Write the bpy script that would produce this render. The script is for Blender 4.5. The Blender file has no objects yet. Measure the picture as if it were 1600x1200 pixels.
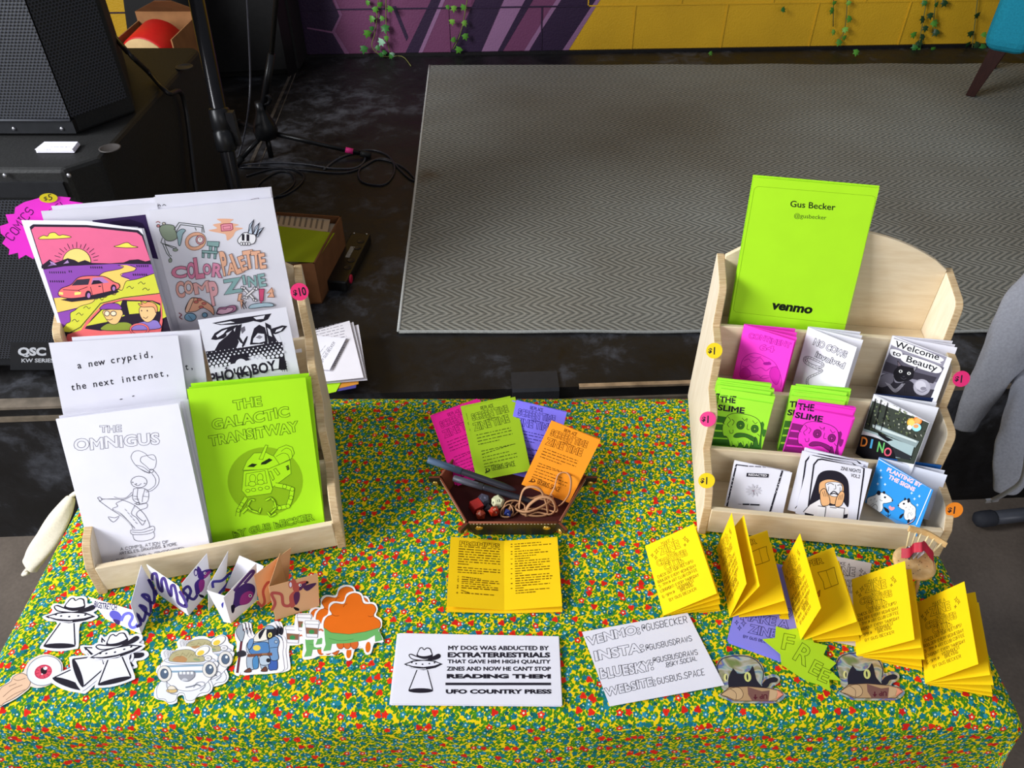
import bpy, bmesh, math, random
from mathutils import Vector as V, Matrix
from mathutils.geometry import interpolate_bezier
random.seed(7)
sc = bpy.context.scene
COL = sc.collection
# ------------------------------------------------------------------ camera
FPX, PITCH, CAMZ = 1210.0, math.radians(41.2), 1.60      # focal length in pixels of the 1600x1200 frame
cd = bpy.data.cameras.new('camera'); cam = bpy.data.objects.new('camera', cd); COL.objects.link(cam)
cam.location = (0, 0, CAMZ); cam.rotation_euler = (math.pi/2-PITCH, 0, 0)
cd.sensor_fit = 'HORIZONTAL'; cd.sensor_width = 36; cd.lens = 36*FPX/1600; cd.clip_start = 0.02; cd.clip_end = 60
sc.camera = cam
# ------------------------------------------------------------------ world, light, exposure
sc.view_settings.view_transform = 'Standard'; sc.view_settings.look = 'None'
sc.view_settings.gamma = 1; sc.view_settings.use_curve_mapping = False; sc.view_settings.exposure = 0.06
w = bpy.data.worlds.new('world'); sc.world = w; w.use_nodes = True
w.node_tree.nodes['Background'].inputs[0].default_value = (0.80, 0.86, 1.0, 1)
w.node_tree.nodes['Background'].inputs[1].default_value = 0.33
def area(name, loc, target, sx, sy, power, col):
    d = bpy.data.lights.new(name, 'AREA'); d.shape = 'RECTANGLE'; d.size = sx; d.size_y = sy; d.energy = power; d.color = col
    o = bpy.data.objects.new(name, d); COL.objects.link(o); o.location = loc
    o.rotation_euler = (V(target)-V(loc)).to_track_quat('-Z', 'Y').to_euler(); return o
area('window_daylight', (-2.75, -.55, 2.05), (0, .75, .75), 1.3, 1.0, 92, (.93, .96, 1))
area('front_fill_light', (1.0, -3.0, 2.3), (0.1, .9, .7), 2.6, 1.5, 34, (1, .97, .93))  # added fill from behind the camera, brightens sheets that face forward
area('stage_fill_light', (-2.6, .7, 2.5), (1.6, 3.3, .7), 1.2, 1.0, 46, (.95, .97, 1)).data.spread = math.radians(100)  # unseen light added to brighten back wall and rug, sided to suit their shadows

# ------------------------------------------------------------------ pixel <-> world helpers
CP, SP = math.cos(PITCH), math.sin(PITCH)
CAM = V((0, 0, CAMZ))
def ray(px, py):
    u = -(py-600)/FPX
    return V(((px-800)/FPX, CP+u*SP, -SP+u*CP))
def hit(px, py, p0, n):
    r = ray(px, py); return CAM + r*((p0-CAM).dot(n)/r.dot(n))
def at_z(px, py, z): return hit(px, py, V((0, 0, z)), V((0, 0, 1)))
def at_y(px, py, y): return hit(px, py, V((0, y, 0)), V((0, 1, 0)))
def proj(p):
    d = p-CAM; Z = d.y*CP-d.z*SP; U = d.y*SP+d.z*CP
    return 800+FPX*d.x/Z, 600-FPX*U/Z
TZ, SZ = 0.74, 0.45                     # cloth top, stage top

# ------------------------------------------------------------------ materials
def lin(c):
    if isinstance(c, str):
        c = c.lstrip('#'); c = [int(c[i:i+2], 16)/255 for i in (0, 2, 4)]
    return tuple(x/12.92 if x <= .04045 else ((x+.055)/1.055)**2.4 for x in c)
MATS = {}
def nodes_of(name):
    m = bpy.data.materials.new(name); m.use_nodes = True
    nt = m.node_tree; b = nt.nodes['Principled BSDF']
    return m, nt, b
def N(nt, t, **k):
    n = nt.nodes.new(t)
    for a, v in k.items():
        if a in ('operation', 'blend_type', 'noise_dimensions', 'voronoi_dimensions', 'feature', 'wave_type', 'bands_direction', 'data_type', 'distance', 'rings_direction'): setattr(n, a, v)
        else: n.inputs[a].default_value = v
    return n
def L(nt, a, b): nt.links.new(a, b)
def ramp(nt, src, stops, interp='LINEAR'):
    r = nt.nodes.new('ShaderNodeValToRGB'); r.color_ramp.interpolation = interp
    e = r.color_ramp.elements
    while len(e) < len(stops): e.new(.5)
    for q, (p, c) in zip(e, stops):
        q.position = p; q.color = (*(lin(c) if not isinstance(c, (int, float)) else (c, c, c)), 1)
    if src is not None: L(nt, src, r.inputs[0])
    return r
def mat(c, rough=.75, metal=0, noise=.05, scale=60, bump=0, spec=.3, coat=0, stretch=None):
    """flat colour broken up by a little noise"""
    key = (str(c), rough, metal, noise, scale, bump, spec, coat, str(stretch))
    if key in MATS: return MATS[key]
    m, nt, b = nodes_of('surface_'+str(c).lstrip('#'))
    col = lin(c)
    tc = nt.nodes.new('ShaderNodeTexCoord'); mp = nt.nodes.new('ShaderNodeMapping')
    if stretch: mp.inputs['Scale'].default_value = stretch
    L(nt, tc.outputs['Object'], mp.inputs[0])
    nz = N(nt, 'ShaderNodeTexNoise', Scale=scale, Detail=3.0); L(nt, mp.outputs[0], nz.inputs['Vector'])
    r = nt.nodes.new('ShaderNodeValToRGB'); L(nt, nz.outputs[0], r.inputs[0])
    e = r.color_ramp.elements
    e[0].position = .3; e[1].position = .7
    e[0].color = (*[x*(1-noise) for x in col], 1); e[1].color = (*[min(1, x*(1+noise)) for x in col], 1)
    L(nt, r.outputs[0], b.inputs['Base Color'])
    b.inputs['Roughness'].default_value = rough; b.inputs['Metallic'].default_value = metal
    b.inputs['Specular IOR Level'].default_value = spec
    if coat: b.inputs['Coat Weight'].default_value = coat
    if bump:
        bp = N(nt, 'ShaderNodeBump', Strength=bump, Distance=.002); L(nt, nz.outputs[0], bp.inputs['Height']); L(nt, bp.outputs[0], b.inputs['Normal'])
    MATS[key] = m; return m
def ink(c): return mat(c, rough=.8, noise=.02, spec=.15)
INK = '#231f2a'

# ------------------------------------------------------------------ object helpers
def tag(o, label=None, cat=None, group=None, kind=None):
    if label: o['label'] = label
    if cat: o['category'] = cat
    if group: o['group'] = group
    if kind: o['kind'] = kind
    return o
def thing(name, loc, label, cat, group=None):
    o = bpy.data.objects.new(name, None); o.empty_display_size = .02; COL.objects.link(o); o.location = loc
    return tag(o, label, cat, group)
class MB:
    """collects faces with a material each; build() links them as ONE mesh object (coordinates in world space)"""
    def __init__(s): s.v = []; s.f = []; s.m = []; s.ms = []; s.sm = []
    def mi(s, m):
        if m not in s.ms: s.ms.append(m)
        return s.ms.index(m)
    def add(s, vs, fs, m, smooth=False):
        k = len(s.v); s.v += [V(p) for p in vs]; i = s.mi(m)
        for f in fs: s.f.append([k+j for j in f]); s.m.append(i); s.sm.append(smooth)
        return s
    def box(s, o, ex, ey, ez, m):
        """o corner, three edge vectors"""
        o, ex, ey, ez = map(V, (o, ex, ey, ez))
        vs = [o, o+ex, o+ex+ey, o+ey, o+ez, o+ex+ez, o+ex+ey+ez, o+ey+ez]
        fs = [(0, 3, 2, 1), (4, 5, 6, 7), (0, 1, 5, 4), (1, 2, 6, 5), (2, 3, 7, 6), (3, 0, 4, 7)]
        if ex.cross(ey).dot(ez) < 0: fs = [f[::-1] for f in fs]
        return s.add(vs, fs, m)
    def prism(s, pts, d, m):
        """pts: ring in world space, extruded along d"""
        pts = [V(p) for p in pts]; d = V(d); n = len(pts)
        nn = sum(((pts[i]-pts[0]).cross(pts[(i+1) % n]-pts[0]) for i in range(n)), V((0, 0, 0)))
        if nn.dot(d) < 0: pts = pts[::-1]
        fs = [tuple(range(n))[::-1], tuple(range(n, 2*n))]+[(i, (i+1) % n, n+(i+1) % n, n+i) for i in range(n)]
        return s.add(pts+[p+d for p in pts], fs, m)
    def tube(s, pts, r, m, n=10, cap=True, closed=False, flat=1.0):
        pts = [V(p) for p in pts]; rs = r if isinstance(r, (list, tuple)) else [r]*len(pts)
        up = None; vs = []; K = len(pts)
        for i, p in enumerate(pts):
            a = pts[(i-1) % K] if (i or closed) else p; b = pts[(i+1) % K] if (i < K-1 or closed) else p
            t = (b-a).normalized() if (b-a).length > 1e-9 else V((0, 0, 1))
            if up is None:
                up = V((0, 0, 1)) if abs(t.z) < .9 else V((0, 1, 0))
            x = t.cross(up)
            if x.length < 1e-6: x = t.orthogonal()
            x.normalize(); y = x.cross(t); up = y
            for k in range(n):
                q = 2*math.pi*k/n; vs.append(p+(x*math.cos(q)+y*math.sin(q)*flat)*rs[i])
        fs = []
        for i in range(K if closed else K-1):
            j = (i+1) % K
            for k in range(n): fs.append((i*n+k, i*n+(k+1) % n, j*n+(k+1) % n, j*n+k))
        if cap and not closed: fs += [tuple(range(n))[::-1], tuple((K-1)*n+k for k in range(n))]
        return s.add(vs, fs, m, True)
    def lathe(s, o, prof, m, n=20, axis=(0, 0, 1)):
        """prof: (radius, height) list along the axis"""
        q = V((0, 0, 1)).rotation_difference(V(axis)); o = V(o); vs = []
        for r, h in prof:
            for k in range(n):
                a = 2*math.pi*k/n; vs.append(o+q @ V((r*math.cos(a), r*math.sin(a), h)))
        fs = [(i*n+k, i*n+(k+1) % n, (i+1)*n+(k+1) % n, (i+1)*n+k) for i in range(len(prof)-1) for k in range(n)]
        fs += [tuple(range(n))[::-1], tuple((len(prof)-1)*n+k for k in range(n))]
        return s.add(vs, fs, m, True)
    def build(s, name, parent=None, label=None, bevel=0, sub=0, loc=None, weld=False):
        me = bpy.data.meshes.new(name); o = bpy.data.objects.new(name, me)
        base = V(loc) if loc is not None else (parent_world(parent) if parent else V((0, 0, 0)))
        me.from_pydata([p-base for p in s.v], [], s.f)
        for m in s.ms: me.materials.append(m)
        me.polygons.foreach_set('material_index', s.m); me.polygons.foreach_set('use_smooth', s.sm)
        me.update()
        COL.objects.link(o)
        if parent: o.parent = parent
        else: o.location = base
        if weld:
            bm = bmesh.new(); bm.from_mesh(me); bmesh.ops.remove_doubles(bm, verts=bm.verts, dist=1e-5); bmesh.ops.recalc_face_normals(bm, faces=bm.faces); bm.to_mesh(me); bm.free()
        if bevel:
            b = o.modifiers.new('b', 'BEVEL'); b.width = bevel; b.segments = 2; b.limit_method = 'ANGLE'
        if sub:
            b = o.modifiers.new('s', 'SUBSURF'); b.levels = sub; b.render_levels = sub
        if label: o['label'] = label
        return o
def parent_world(p):
    l = V((0, 0, 0))
    while p is not None: l = l+p.location; p = p.parent
    return l
def copy_thing(src, off, label=None, rotz=0):
    """a copy of a thing with copies of its parts and sub-parts"""
    r = src.copy(); COL.objects.link(r); r.location = src.location+V(off)
    r.rotation_euler = (0, 0, src.rotation_euler.z+rotz)
    if label: r['label'] = label
    for ch in src.children:
        c = ch.copy(); COL.objects.link(c); c.parent = r
        for g in ch.children:
            d = g.copy(); COL.objects.link(d); d.parent = c
    return r
def spline(pts, k=8, closed=False):
    """Catmull-Rom through 2-D or 3-D points"""
    P = [V(p) for p in pts]; n = len(P); out = []
    for i in range(n if closed else n-1):
        a, b, c, d = (P[(i+j) % n] if closed else P[min(max(i+j, 0), n-1)] for j in (-1, 0, 1, 2))
        for t in (j/k for j in range(k)):
            out.append(.5*(2*b+(c-a)*t+(2*a-5*b+4*c-d)*t*t+(3*b-a-3*c+d)*t**3))
    if not closed: out.append(P[-1])
    return out

# ------------------------------------------------------------------ lettering
_tc = bpy.data.curves.new('lettering', 'FONT'); _to = bpy.data.objects.new('lettering', _tc); COL.objects.link(_to)
_tc.size = 1.0; _tc.resolution_u = 3
def _ev(body, off):
    _tc.body = body; _tc.offset = off
    dg = bpy.context.evaluated_depsgraph_get(); e = _to.evaluated_get(dg); me = e.to_mesh()
    vs = [(p.co.x, p.co.y) for p in me.vertices]; fs = [tuple(p.vertices) for p in me.polygons]; e.to_mesh_clear()
    return vs, fs
def _w(vs): return max(p[0] for p in vs)-min(p[0] for p in vs) if vs else 0
_GL = {}
def glyph(c, bold=0.0):
    k = (c, bold)
    if k in _GL: return _GL[k]
    a = _w(_ev('||', 0)[0]); adv = _w(_ev('|'+c+'|', 0)[0])-a
    vs, fs = _ev(c, bold) if c.strip() else ([], [])
    if c == 'M' and bold > 0:
        o = bold; vs = [(.07-o, -o), (.17+o, -o), (.17+o, .47), (.36, .2-o), (.42, .2-o), (.61-o, .47), (.61-o, -o), (.71+o, -o), (.71+o, .68+o), (.615-o*.3, .68+o), (.39, .40+o*.6), (.165+o*.3, .68+o), (.07-o, .68+o)]; fs = [tuple(range(13))]
    # boundary loops
    cnt = {}
    for f in fs:
        for i in range(len(f)):
            e = (f[i], f[(i+1) % len(f)]); cnt[e] = 1
    nxt = {e[0]: e[1] for e in cnt if (e[1], e[0]) not in cnt}
    loops = []
    while nxt:
        s0 = next(iter(nxt)); lp = []; cur = s0
        while cur in nxt: lp.append(vs[cur]); cur = nxt.pop(cur)
        loops.append(lp)
    _GL[k] = (vs, fs, loops, adv); return _GL[k]
SF = dict(A="002640 1232", B="00063645443303 3342413000", C="4536160501103041", D="00062644422000", E="46060040 0333", F="460600 0333",
 G="45361605011030414323", H="0006 4046 0343", I="2026 1636 1030", J="4641301001", K="0006 460340", L="060040", M="0006234640", N="00064046",
 O="103041453616050110", P="00063645443303", Q="103041453616050110 2240", R="00063645443303 2340", S="453616050413334241301001", T="0646 2026",
 U="060110304146", V="062046", W="0610243046", X="0046 0640", Y="062346 2320", Z="06460040")
SF.update({'0': SF['O'], '1': "152620", '2': "05163645440040", '3': "05163645443323 3342413010", '4': "30360242", '5': "460604344341301001", '6': "4536160501103041423303",
 '7': "064610", '8': "133342413010010213040516364544 33", '9': "43130405163645413010", '!': "2622 2120", ':': "2425 2122", '.': "2021", ',': "2110", '-': "1333", "'": "2625",
 '@': "3423142232343243453616050110 40", '&': "40051626341001103042", '/': "0046", '?': "051636452322 2120"})

# ------------------------------------------------------------------ printed artwork: flat shapes in a sheet's own plane
class Art:
    def __init__(s, conv=None): s.it = []; s.conv = conv or (lambda p: (p[0], p[1])); s.z = 0
    def crop(s, ox, oy, k, fr):
        """from here on coordinates are read off an enlarged crop of the photograph and carried onto the plane of frame fr"""
        s.conv = lambda p: fr.uv(ox+p[0]/k, oy+p[1]/k); return s
    def raw(s, pts, faces, col):
        s.it.append(([s.conv(p) for p in pts], faces, col, s.z))
    def poly(s, pts, col, up=True):
        if up: s.z += 1
        s.raw(pts, [tuple(range(len(pts)))], col); return s
    def blob(s, pts, col, k=5, line=0, lc=INK):
        q = [(p.x, p.y) for p in spline([(p[0], p[1], 0) for p in pts], k, True)]
        s.poly(q, col)
        if line: s.line(q, line, lc, True)
        return s
    def line(s, pts, w, col=INK, closed=False, up=True):
        if up: s.z += 1
        P = [V((p[0], p[1])) for p in pts]
        Q = [P[0]]
        for p in P[1:]:
            if (p-Q[-1]).length > 1e-6: Q.append(p)
        if closed and len(Q) > 2 and (Q[0]-Q[-1]).length < 1e-6: Q.pop()
        n = len(Q)
        if n < 2: return s
        vs = []
        for i in range(n):
            a = Q[i-1] if (i or closed) else Q[i]; b = Q[(i+1) % n] if (i < n-1 or closed) else Q[i]
            d1 = (Q[i]-a); d2 = (b-Q[i])
            d1 = d1.normalized() if d1.length > 1e-9 else d2.normalized(); d2 = d2.normalized() if d2.length > 1e-9 else d1
            t = d1+d2
            t = t.normalized() if t.length > .2 else d1
            k = 1/max(.5, t.dot(d1)); nn = V((-t.y, t.x))*(w/2*k)
            vs += [tuple(Q[i]+nn), tuple(Q[i]-nn)]
        fs = [(2*i, 2*i+1, (2*i+3) % (2*n), (2*i+2) % (2*n)) for i in range(n if closed else n-1)]
        s.raw(vs, fs, col); return s
    def curve(s, pts, w, col=INK, closed=False, k=6):
        return s.line([(p.x, p.y) for p in spline([(p[0], p[1], 0) for p in pts], k, closed)], w, col, closed)
    def ell(s, x, y, rx, ry, col, rot=0, n=20, line=0, lc=INK, fill=True, a0=0, a1=360):
        c, q = math.cos(math.radians(rot)), math.sin(math.radians(rot)); full = a1-a0 >= 360
        pts = []
        for i in range(n if full else n+1):
            a = math.radians(a0+(a1-a0)*i/n); u, v = rx*math.cos(a), ry*math.sin(a); pts.append((x+u*c-v*q, y+u*q+v*c))
        if fill: s.poly(pts, col)
        if line: s.line(pts, line, lc, full)
        return s
    def rect(s, x0, y0, x1, y1, col): return s.poly([(x0, y0), (x1, y0), (x1, y1), (x0, y1)], col)
    def text(s, t, a, b, h, col=INK, bold=0.0, outline=0, fit=True, mono=False, wob=0):
        """lettering on the baseline a -> b (fills that length when fit); h: height of the capitals; y runs down"""
        a = V(a); b = V(b); d = (b-a); ln = d.length; d.normalize(); up = V((d.y, -d.x)); s.z += 1
        G = [glyph(c, bold) for c in t]; adv = [.6 if mono else g[3] for g in G]; tot = sum(adv)
        sy = h/(.682+2*bold); sx = ln/max(tot, 1e-6) if fit else sy
        x = 0
        for g, w in zip(G, adv):
            off = ((w-g[3])/2 if mono else 0); wy = random.uniform(-wob, wob)*h; wr = random.uniform(-wob, wob)*.5
            f = lambda p, x=x, off=off, wy=wy, wr=wr: tuple(a+d*((x+off+p[0])*sx)+up*(p[1]*sy+wy+p[0]*sx*wr))
            if outline:
                for lp in g[2]: s.line([f(p) for p in lp], outline, col, True, up=False)
            elif g[0]: s.raw([f(p) for p in g[0]], g[1], col)
            x += w
        return s
    def hand(s, t, a, b, h, col=INK, w=1.0, gap=1.7, wob=.06):
        """hand-written capitals, single strokes, filling a -> b"""
        a = V(a); b = V(b); d = (b-a); ln = d.length; d.normalize(); up = V((d.y, -d.x)); s.z += 1
        adv = [2.6 if c in " .,:'!" else (3.2 if c == 'I' else 4+gap) for c in t]; sx = ln/max(1, sum(adv)-gap); x = 0; sy = h/6
        for c, ad in zip(t, adv):
            x0 = x-(1.0 if c in ".,:'!" else .8 if c == 'I' else 0)
            for st in SF.get(c.upper(), '').split():
                pts = [tuple(a+d*((x0+int(st[i])+random.uniform(-wob, wob)*4)*sx)+up*((int(st[i+1])+random.uniform(-wob, wob)*4)*sy)) for i in range(0, len(st)-1, 2)]
                if len(pts) > 1: s.line(pts, w, col, up=False)
            x += ad
        return s
    def scribble(s, a, b, w, col=INK, words=6):
        """a line of print too small to read"""
        a = V(a); b = V(b); s.z += 1; x = 0; rnd = random.Random(int(a.x*7+a.y*13))
        while x < .98:
            e = min(1, x+rnd.uniform(.5, 1.5)/words); s.line([tuple(a.lerp(b, x)), tuple(a.lerp(b, e-.15/words))], w*rnd.uniform(.75, 1.1), col, up=False); x = e+.12/words
        return s
class Frame:
    """a sheet's plane: origin p, unit vectors a (across), b (up), n (towards the reader)"""
    def __init__(s, p, a, b):
        s.p = V(p); s.a = V(a).normalized(); n = s.a.cross(V(b)).normalized(); s.n = n; s.b = n.cross(s.a)
    def uv(s, px, py):
        q = hit(px, py, s.p, s.n)-s.p; return (q.dot(s.a), q.dot(s.b))
    def at(s, u, v, z=0): return s.p+s.a*u+s.b*v+s.n*z
    def px(s, x, y): return s.at(*s.uv(x, y))
LAY, LAY0 = .000008, .00012
def emit(mb, fr, art, z0=0.0, clip=None):
    for pts, faces, col, z in art.it:
        if clip:
            w, h = clip; pts = [(min(max(p[0], .0003), w-.0003), min(max(p[1], .0003), h-.0003)) for p in pts]
        P = [fr.at(p[0], p[1], z0+LAY0+LAY*z) for p in pts]
        nn = V((0, 0, 0))
        for f in faces[:1]:
            for i in range(len(f)): nn += (P[f[i]]-P[f[0]]).cross(P[f[(i+1) % len(f)]]-P[f[0]])
        fs = faces if nn.dot(fr.n) > 0 else [tuple(reversed(f)) for f in faces]
        mb.add(P, fs, ink(col))
def sheet(name, fr, ring, thick, col, parent, art=None, label=None, edge=None):
    """one sheet of paper or card: ring in the frame's plane, thickness behind it, artwork printed on its face"""
    mb = MB()
    mb.prism([fr.at(u, v, -thick) for u, v in ring], fr.n*thick, col if not isinstance(col, str) else mat(col, .7, noise=.025, scale=25))
    if art: emit(mb, fr, art)
    return mb.build(name, parent, label)
def rect_ring(w, h): return [(0, 0), (w, 0), (w, h), (0, h)]
# ================================================================== setting
def structure(mb, name, **k): return tag(mb.build(name, **k), kind='structure')
# stage line and wall line, parallel in the room
pL, pR = at_z(50, 632, SZ), at_z(1550, 583, SZ)
sx = (pR-pL).normalized(); sy = V((-sx.y, sx.x, 0))           # along the stage front, towards the wall
def on_stage(a, b, z=SZ): return V((pL.x, pL.y, 0))+sx*a+sy*b+V((0, 0, z))
WALL_D = (at_z(1000, 80.5, SZ)-on_stage(0, 0)).dot(sy)
# black scuffed stage paint
def stage_mat():
    m, nt, b = nodes_of('black_stage_paint')
    tc = nt.nodes.new('ShaderNodeTexCoord')
    n1 = N(nt, 'ShaderNodeTexNoise', Scale=2.2, Detail=6.0, Roughness=.65); L(nt, tc.outputs['Object'], n1.inputs['Vector'])
    n2 = N(nt, 'ShaderNodeTexNoise', Scale=11.0, Detail=8.0, Roughness=.72, Distortion=.35); L(nt, tc.outputs['Object'], n2.inputs['Vector'])
    mx = N(nt, 'ShaderNodeMath', operation='MULTIPLY'); L(nt, n1.outputs[0], mx.inputs[0]); L(nt, n2.outputs[0], mx.inputs[1])
    r = ramp(nt, mx.outputs[0], [(.17, '#0a0808'), (.27, '#171617'), (.34, '#35363b'), (.48, '#585a61')]); L(nt, r.outputs[0], b.inputs['Base Color'])
    rr = ramp(nt, n2.outputs[0], [(.3, .42), (.7, .68)]); L(nt, rr.outputs[0], b.inputs['Roughness'])
    b.inputs['Specular IOR Level'].default_value = .35
    bp = N(nt, 'ShaderNodeBump', Strength=.25, Distance=.004); L(nt, n2.outputs[0], bp.inputs['Height']); L(nt, bp.outputs[0], b.inputs['Normal'])
    return m
STAGE = stage_mat()
mb = MB(); mb.box(on_stage(-3, 0, 0), sx*8, sy*(WALL_D+.05), (0, 0, SZ), STAGE); structure(mb, 'floor_stage')
def concrete():
    m, nt, b = nodes_of('brown_concrete')
    tc = nt.nodes.new('ShaderNodeTexCoord'); n1 = N(nt, 'ShaderNodeTexNoise', Scale=3.0, Detail=8.0, Roughness=.6); L(nt, tc.outputs['Object'], n1.inputs['Vector'])
    n2 = N(nt, 'ShaderNodeTexNoise', Scale=120.0, Detail=2.0); L(nt, tc.outputs['Object'], n2.inputs['Vector'])
    mx = N(nt, 'ShaderNodeMath', operation='MULTIPLY_ADD'); L(nt, n2.outputs[0], mx.inputs[0]); mx.inputs[1].default_value = .25; L(nt, n1.outputs[0], mx.inputs[2])
    r = ramp(nt, mx.outputs[0], [(.4, '#4f463e'), (.62, '#665b51'), (.8, '#776b60')]); L(nt, r.outputs[0], b.inputs['Base Color']); b.inputs['Roughness'].default_value = .55
    return m
mb = MB(); mb.box(on_stage(-3, -4, -.1), sx*8, sy*4.2, (0, 0, .1), concrete()); structure(mb, 'floor')
# worn wooden and metal nosing along the stage front, with a taped cable cover
mb = MB(); mb.box(on_stage(-3, -.006, SZ-.045), sx*8, sy*.006, (0, 0, .012), mat('#6b6052', .5, noise=.3, scale=30)); structure(mb, 'trim_stage')
mb = MB(); mb.box(on_stage(-3, -.010, SZ-.005), sx*(3+(at_z(480, 612, SZ)-on_stage(0, 0)).dot(sx)), sy*.03, (0, 0, .007), mat('#6e6458', .45, .2, noise=.4, scale=25))
a0 = (at_z(905, 604, SZ)-on_stage(0, 0)).dot(sx); mb.box(on_stage(a0, -.004, SZ-.004), sx*.3, sy*.012, (0, 0, .006), mat('#b09a80', .35, .4, noise=.4, scale=25))
structure(mb, 'trim_nosing')
a0 = (at_z(800, 606, SZ)-on_stage(0, 0)).dot(sx)
mb = MB(); pts = []
for t in range(7):
    q = math.pi/2*t/6; pts.append(on_stage(a0, -.012+.012*(1-math.sin(q))-.0, SZ-.03+.03*math.sin(q)+.006))
ring = [on_stage(a0, .05, SZ+.0005), on_stage(a0, .05, SZ+.006), on_stage(a0, -.008, SZ+.007), on_stage(a0, -.014, SZ+.001), on_stage(a0, -.014, SZ-.05), on_stage(a0, -.0085, SZ-.05), on_stage(a0, -.0085, SZ+.0005)]
mb.prism(ring, sx*.105, mat('#26272b', .55, noise=.1))
tag(mb.build('tape_patch', loc=on_stage(a0, 0)), 'black tape patch folded over the stage edge behind the tablecloth', 'tape')

# ---- painted block wall
def wall_mat(c, name):
    m, nt, b = nodes_of(name); tc = nt.nodes.new('ShaderNodeTexCoord')
    n1 = N(nt, 'ShaderNodeTexNoise', Scale=140.0, Detail=3.0); L(nt, tc.outputs['Object'], n1.inputs['Vector'])
    n2 = N(nt, 'ShaderNodeTexNoise', Scale=4.0, Detail=3.0); L(nt, tc.outputs['Object'], n2.inputs['Vector'])
    c = lin(c); r = nt.nodes.new('ShaderNodeValToRGB'); L(nt, n2.outputs[0], r.inputs[0]); e = r.color_ramp.elements
    e[0].position = .3; e[1].position = .7; e[0].color = (*[x*.9 for x in c], 1); e[1].color = (*[min(1, x*1.08) for x in c], 1)
    L(nt, r.outputs[0], b.inputs['Base Color']); b.inputs['Roughness'].default_value = .55; b.inputs['Specular IOR Level'].default_value = .35
    bp = N(nt, 'ShaderNodeBump', Strength=.5, Distance=.003); L(nt, n1.outputs[0], bp.inputs['Height']); L(nt, bp.outputs[0], b.inputs['Normal'])
    return m
WY, WP, WD, WM, WL = wall_mat('#cfa01e', 'yellow_wall_paint'), wall_mat('#6d3a5c', 'plum_wall_paint'), wall_mat('#2c1a36', 'dark_purple_wall_paint'), wall_mat('#7d4f73', 'mauve_wall_paint'), wall_mat('#8c6488', 'lilac_wall_paint')
wp0 = on_stage(0, WALL_D)
WF = Frame(V((wp0.x, wp0.y, SZ)), sx, V((0, 0, 1)))
class WArt:
    pass
mb = MB(); mb.box(on_stage(-3, WALL_D, -.0), sx*8, sy*.15, (0, 0, 3.0), WY)
def wpoly(pts, m, lay):
    P = [WF.px(*p)+WF.n*(.0006+.0003*lay) for p in pts]
    P = [V((p.x, p.y, max(p.z, SZ+.001))) for p in P]
    nn = sum(((P[i]-P[0]).cross(P[(i+1) % len(P)]-P[0]) for i in range(len(P))), V((0, 0, 0)))
    mb.add(P if nn.dot(WF.n) > 0 else P[::-1], [tuple(range(len(P)))], m)
def f1(x, y): return (600+x/3.2, y/3.2)           # read off the enlarged crop of the wall
def g1(x, y): return (300+x/4, y/4)
wpoly([(262, 95), (262, -260), (1075, -260), (878, 82)], WP, 0)
for q, m, l in [([f1(1080, 0), f1(1480, -600), f1(1425, -600), f1(1060, -2), f1(885, 262), f1(915, 262)], WL, 2),
  ([f1(885, 0), f1(1260, -600), f1(1425, -600), f1(1062, 0), f1(888, 262), f1(715, 262)], WD, 1),
  ([f1(885, 0), f1(1260, -600), f1(1225, -600), f1(860, 0), f1(790, 110), f1(695, 262), f1(720, 262), f1(800, 130)], WL, 3),
  ([f1(745, 0), f1(1110, -600), f1(1065, -600), f1(705, 0), f1(565, 262), f1(590, 262)], WD, 3),
  ([f1(595, 0), f1(930, -600), f1(1065, -600), f1(705, 0), f1(565, 262), f1(485, 262)], WL, 1),
  ([f1(455, 0), f1(770, -600), f1(930, -600), f1(600, 0), f1(485, 264), f1(330, 264)], WD, 1),
  ([f1(305, 0), f1(640, -600), f1(600, -600), f1(285, 0), f1(170, 268), f1(190, 268)], WL, 3),
  ([f1(235, 0), f1(560, -600), f1(620, -600), f1(292, 0), f1(172, 268), f1(105, 268)], WD, 2),
  ([f1(40, 30), f1(60, 30), f1(122, 185), f1(112, 205)], WD, 3),
  ([g1(0, 345), g1(0, -400), g1(770, -400), g1(880, 10), g1(925, 105), g1(885, 205), g1(965, 335)], WD, 4),
  ([g1(885, 0), g1(900, 0), g1(940, 90), g1(895, 195), g1(985, 335), g1(955, 335), g1(880, 208), g1(720, 178), g1(720, 170), g1(875, 195), g1(922, 100)], WM, 5)]: wpoly(q, m, l)
# mortar joints, standing a little proud of the painted blocks
JW = .005
def joint(a, b, m=None):
    A, B = WF.px(*a), WF.px(*b); d = (B-A).normalized(); s_ = d.cross(WF.n)
    mb.prism([A-s_*JW/2+WF.n*.002, B-s_*JW/2+WF.n*.002, B+s_*JW/2+WF.n*.002, A+s_*JW/2+WF.n*.002], WF.n*.0035, m or WY)
z1 = WF.px(1000, 8).z
for i, m in ((0, None), (1, None), (2, None)):
    zz = z1+.2*i; A = on_stage(-3, WALL_D, zz); pxy = WF.px(920, 8)
    xa = (pxy-on_stage(0, 0)).dot(sx)
    mb.box(on_stage(xa+.2*0, WALL_D-.003, zz-.002), sx*4, sy*.003, (0, 0, .005), WY)
    mb.box(on_stage(-2, WALL_D-.0045, zz-.002), sx*(2+xa), sy*.003, (0, 0, .005), WP if i else WD)
for x in (986, 1125, 1262, 1400, 1538):
    q = WF.px(x, 78); xx = (q-on_stage(0, 0)).dot(sx)
    mb.box(on_stage(xx-.002, WALL_D-.0035, SZ), sx*.005, sy*.0035, (0, 0, z1-SZ), WY)
    mb.box(on_stage(xx-.205, WALL_D-.0035, z1), sx*.005, sy*.0035, (0, 0, .2), WY)
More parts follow.
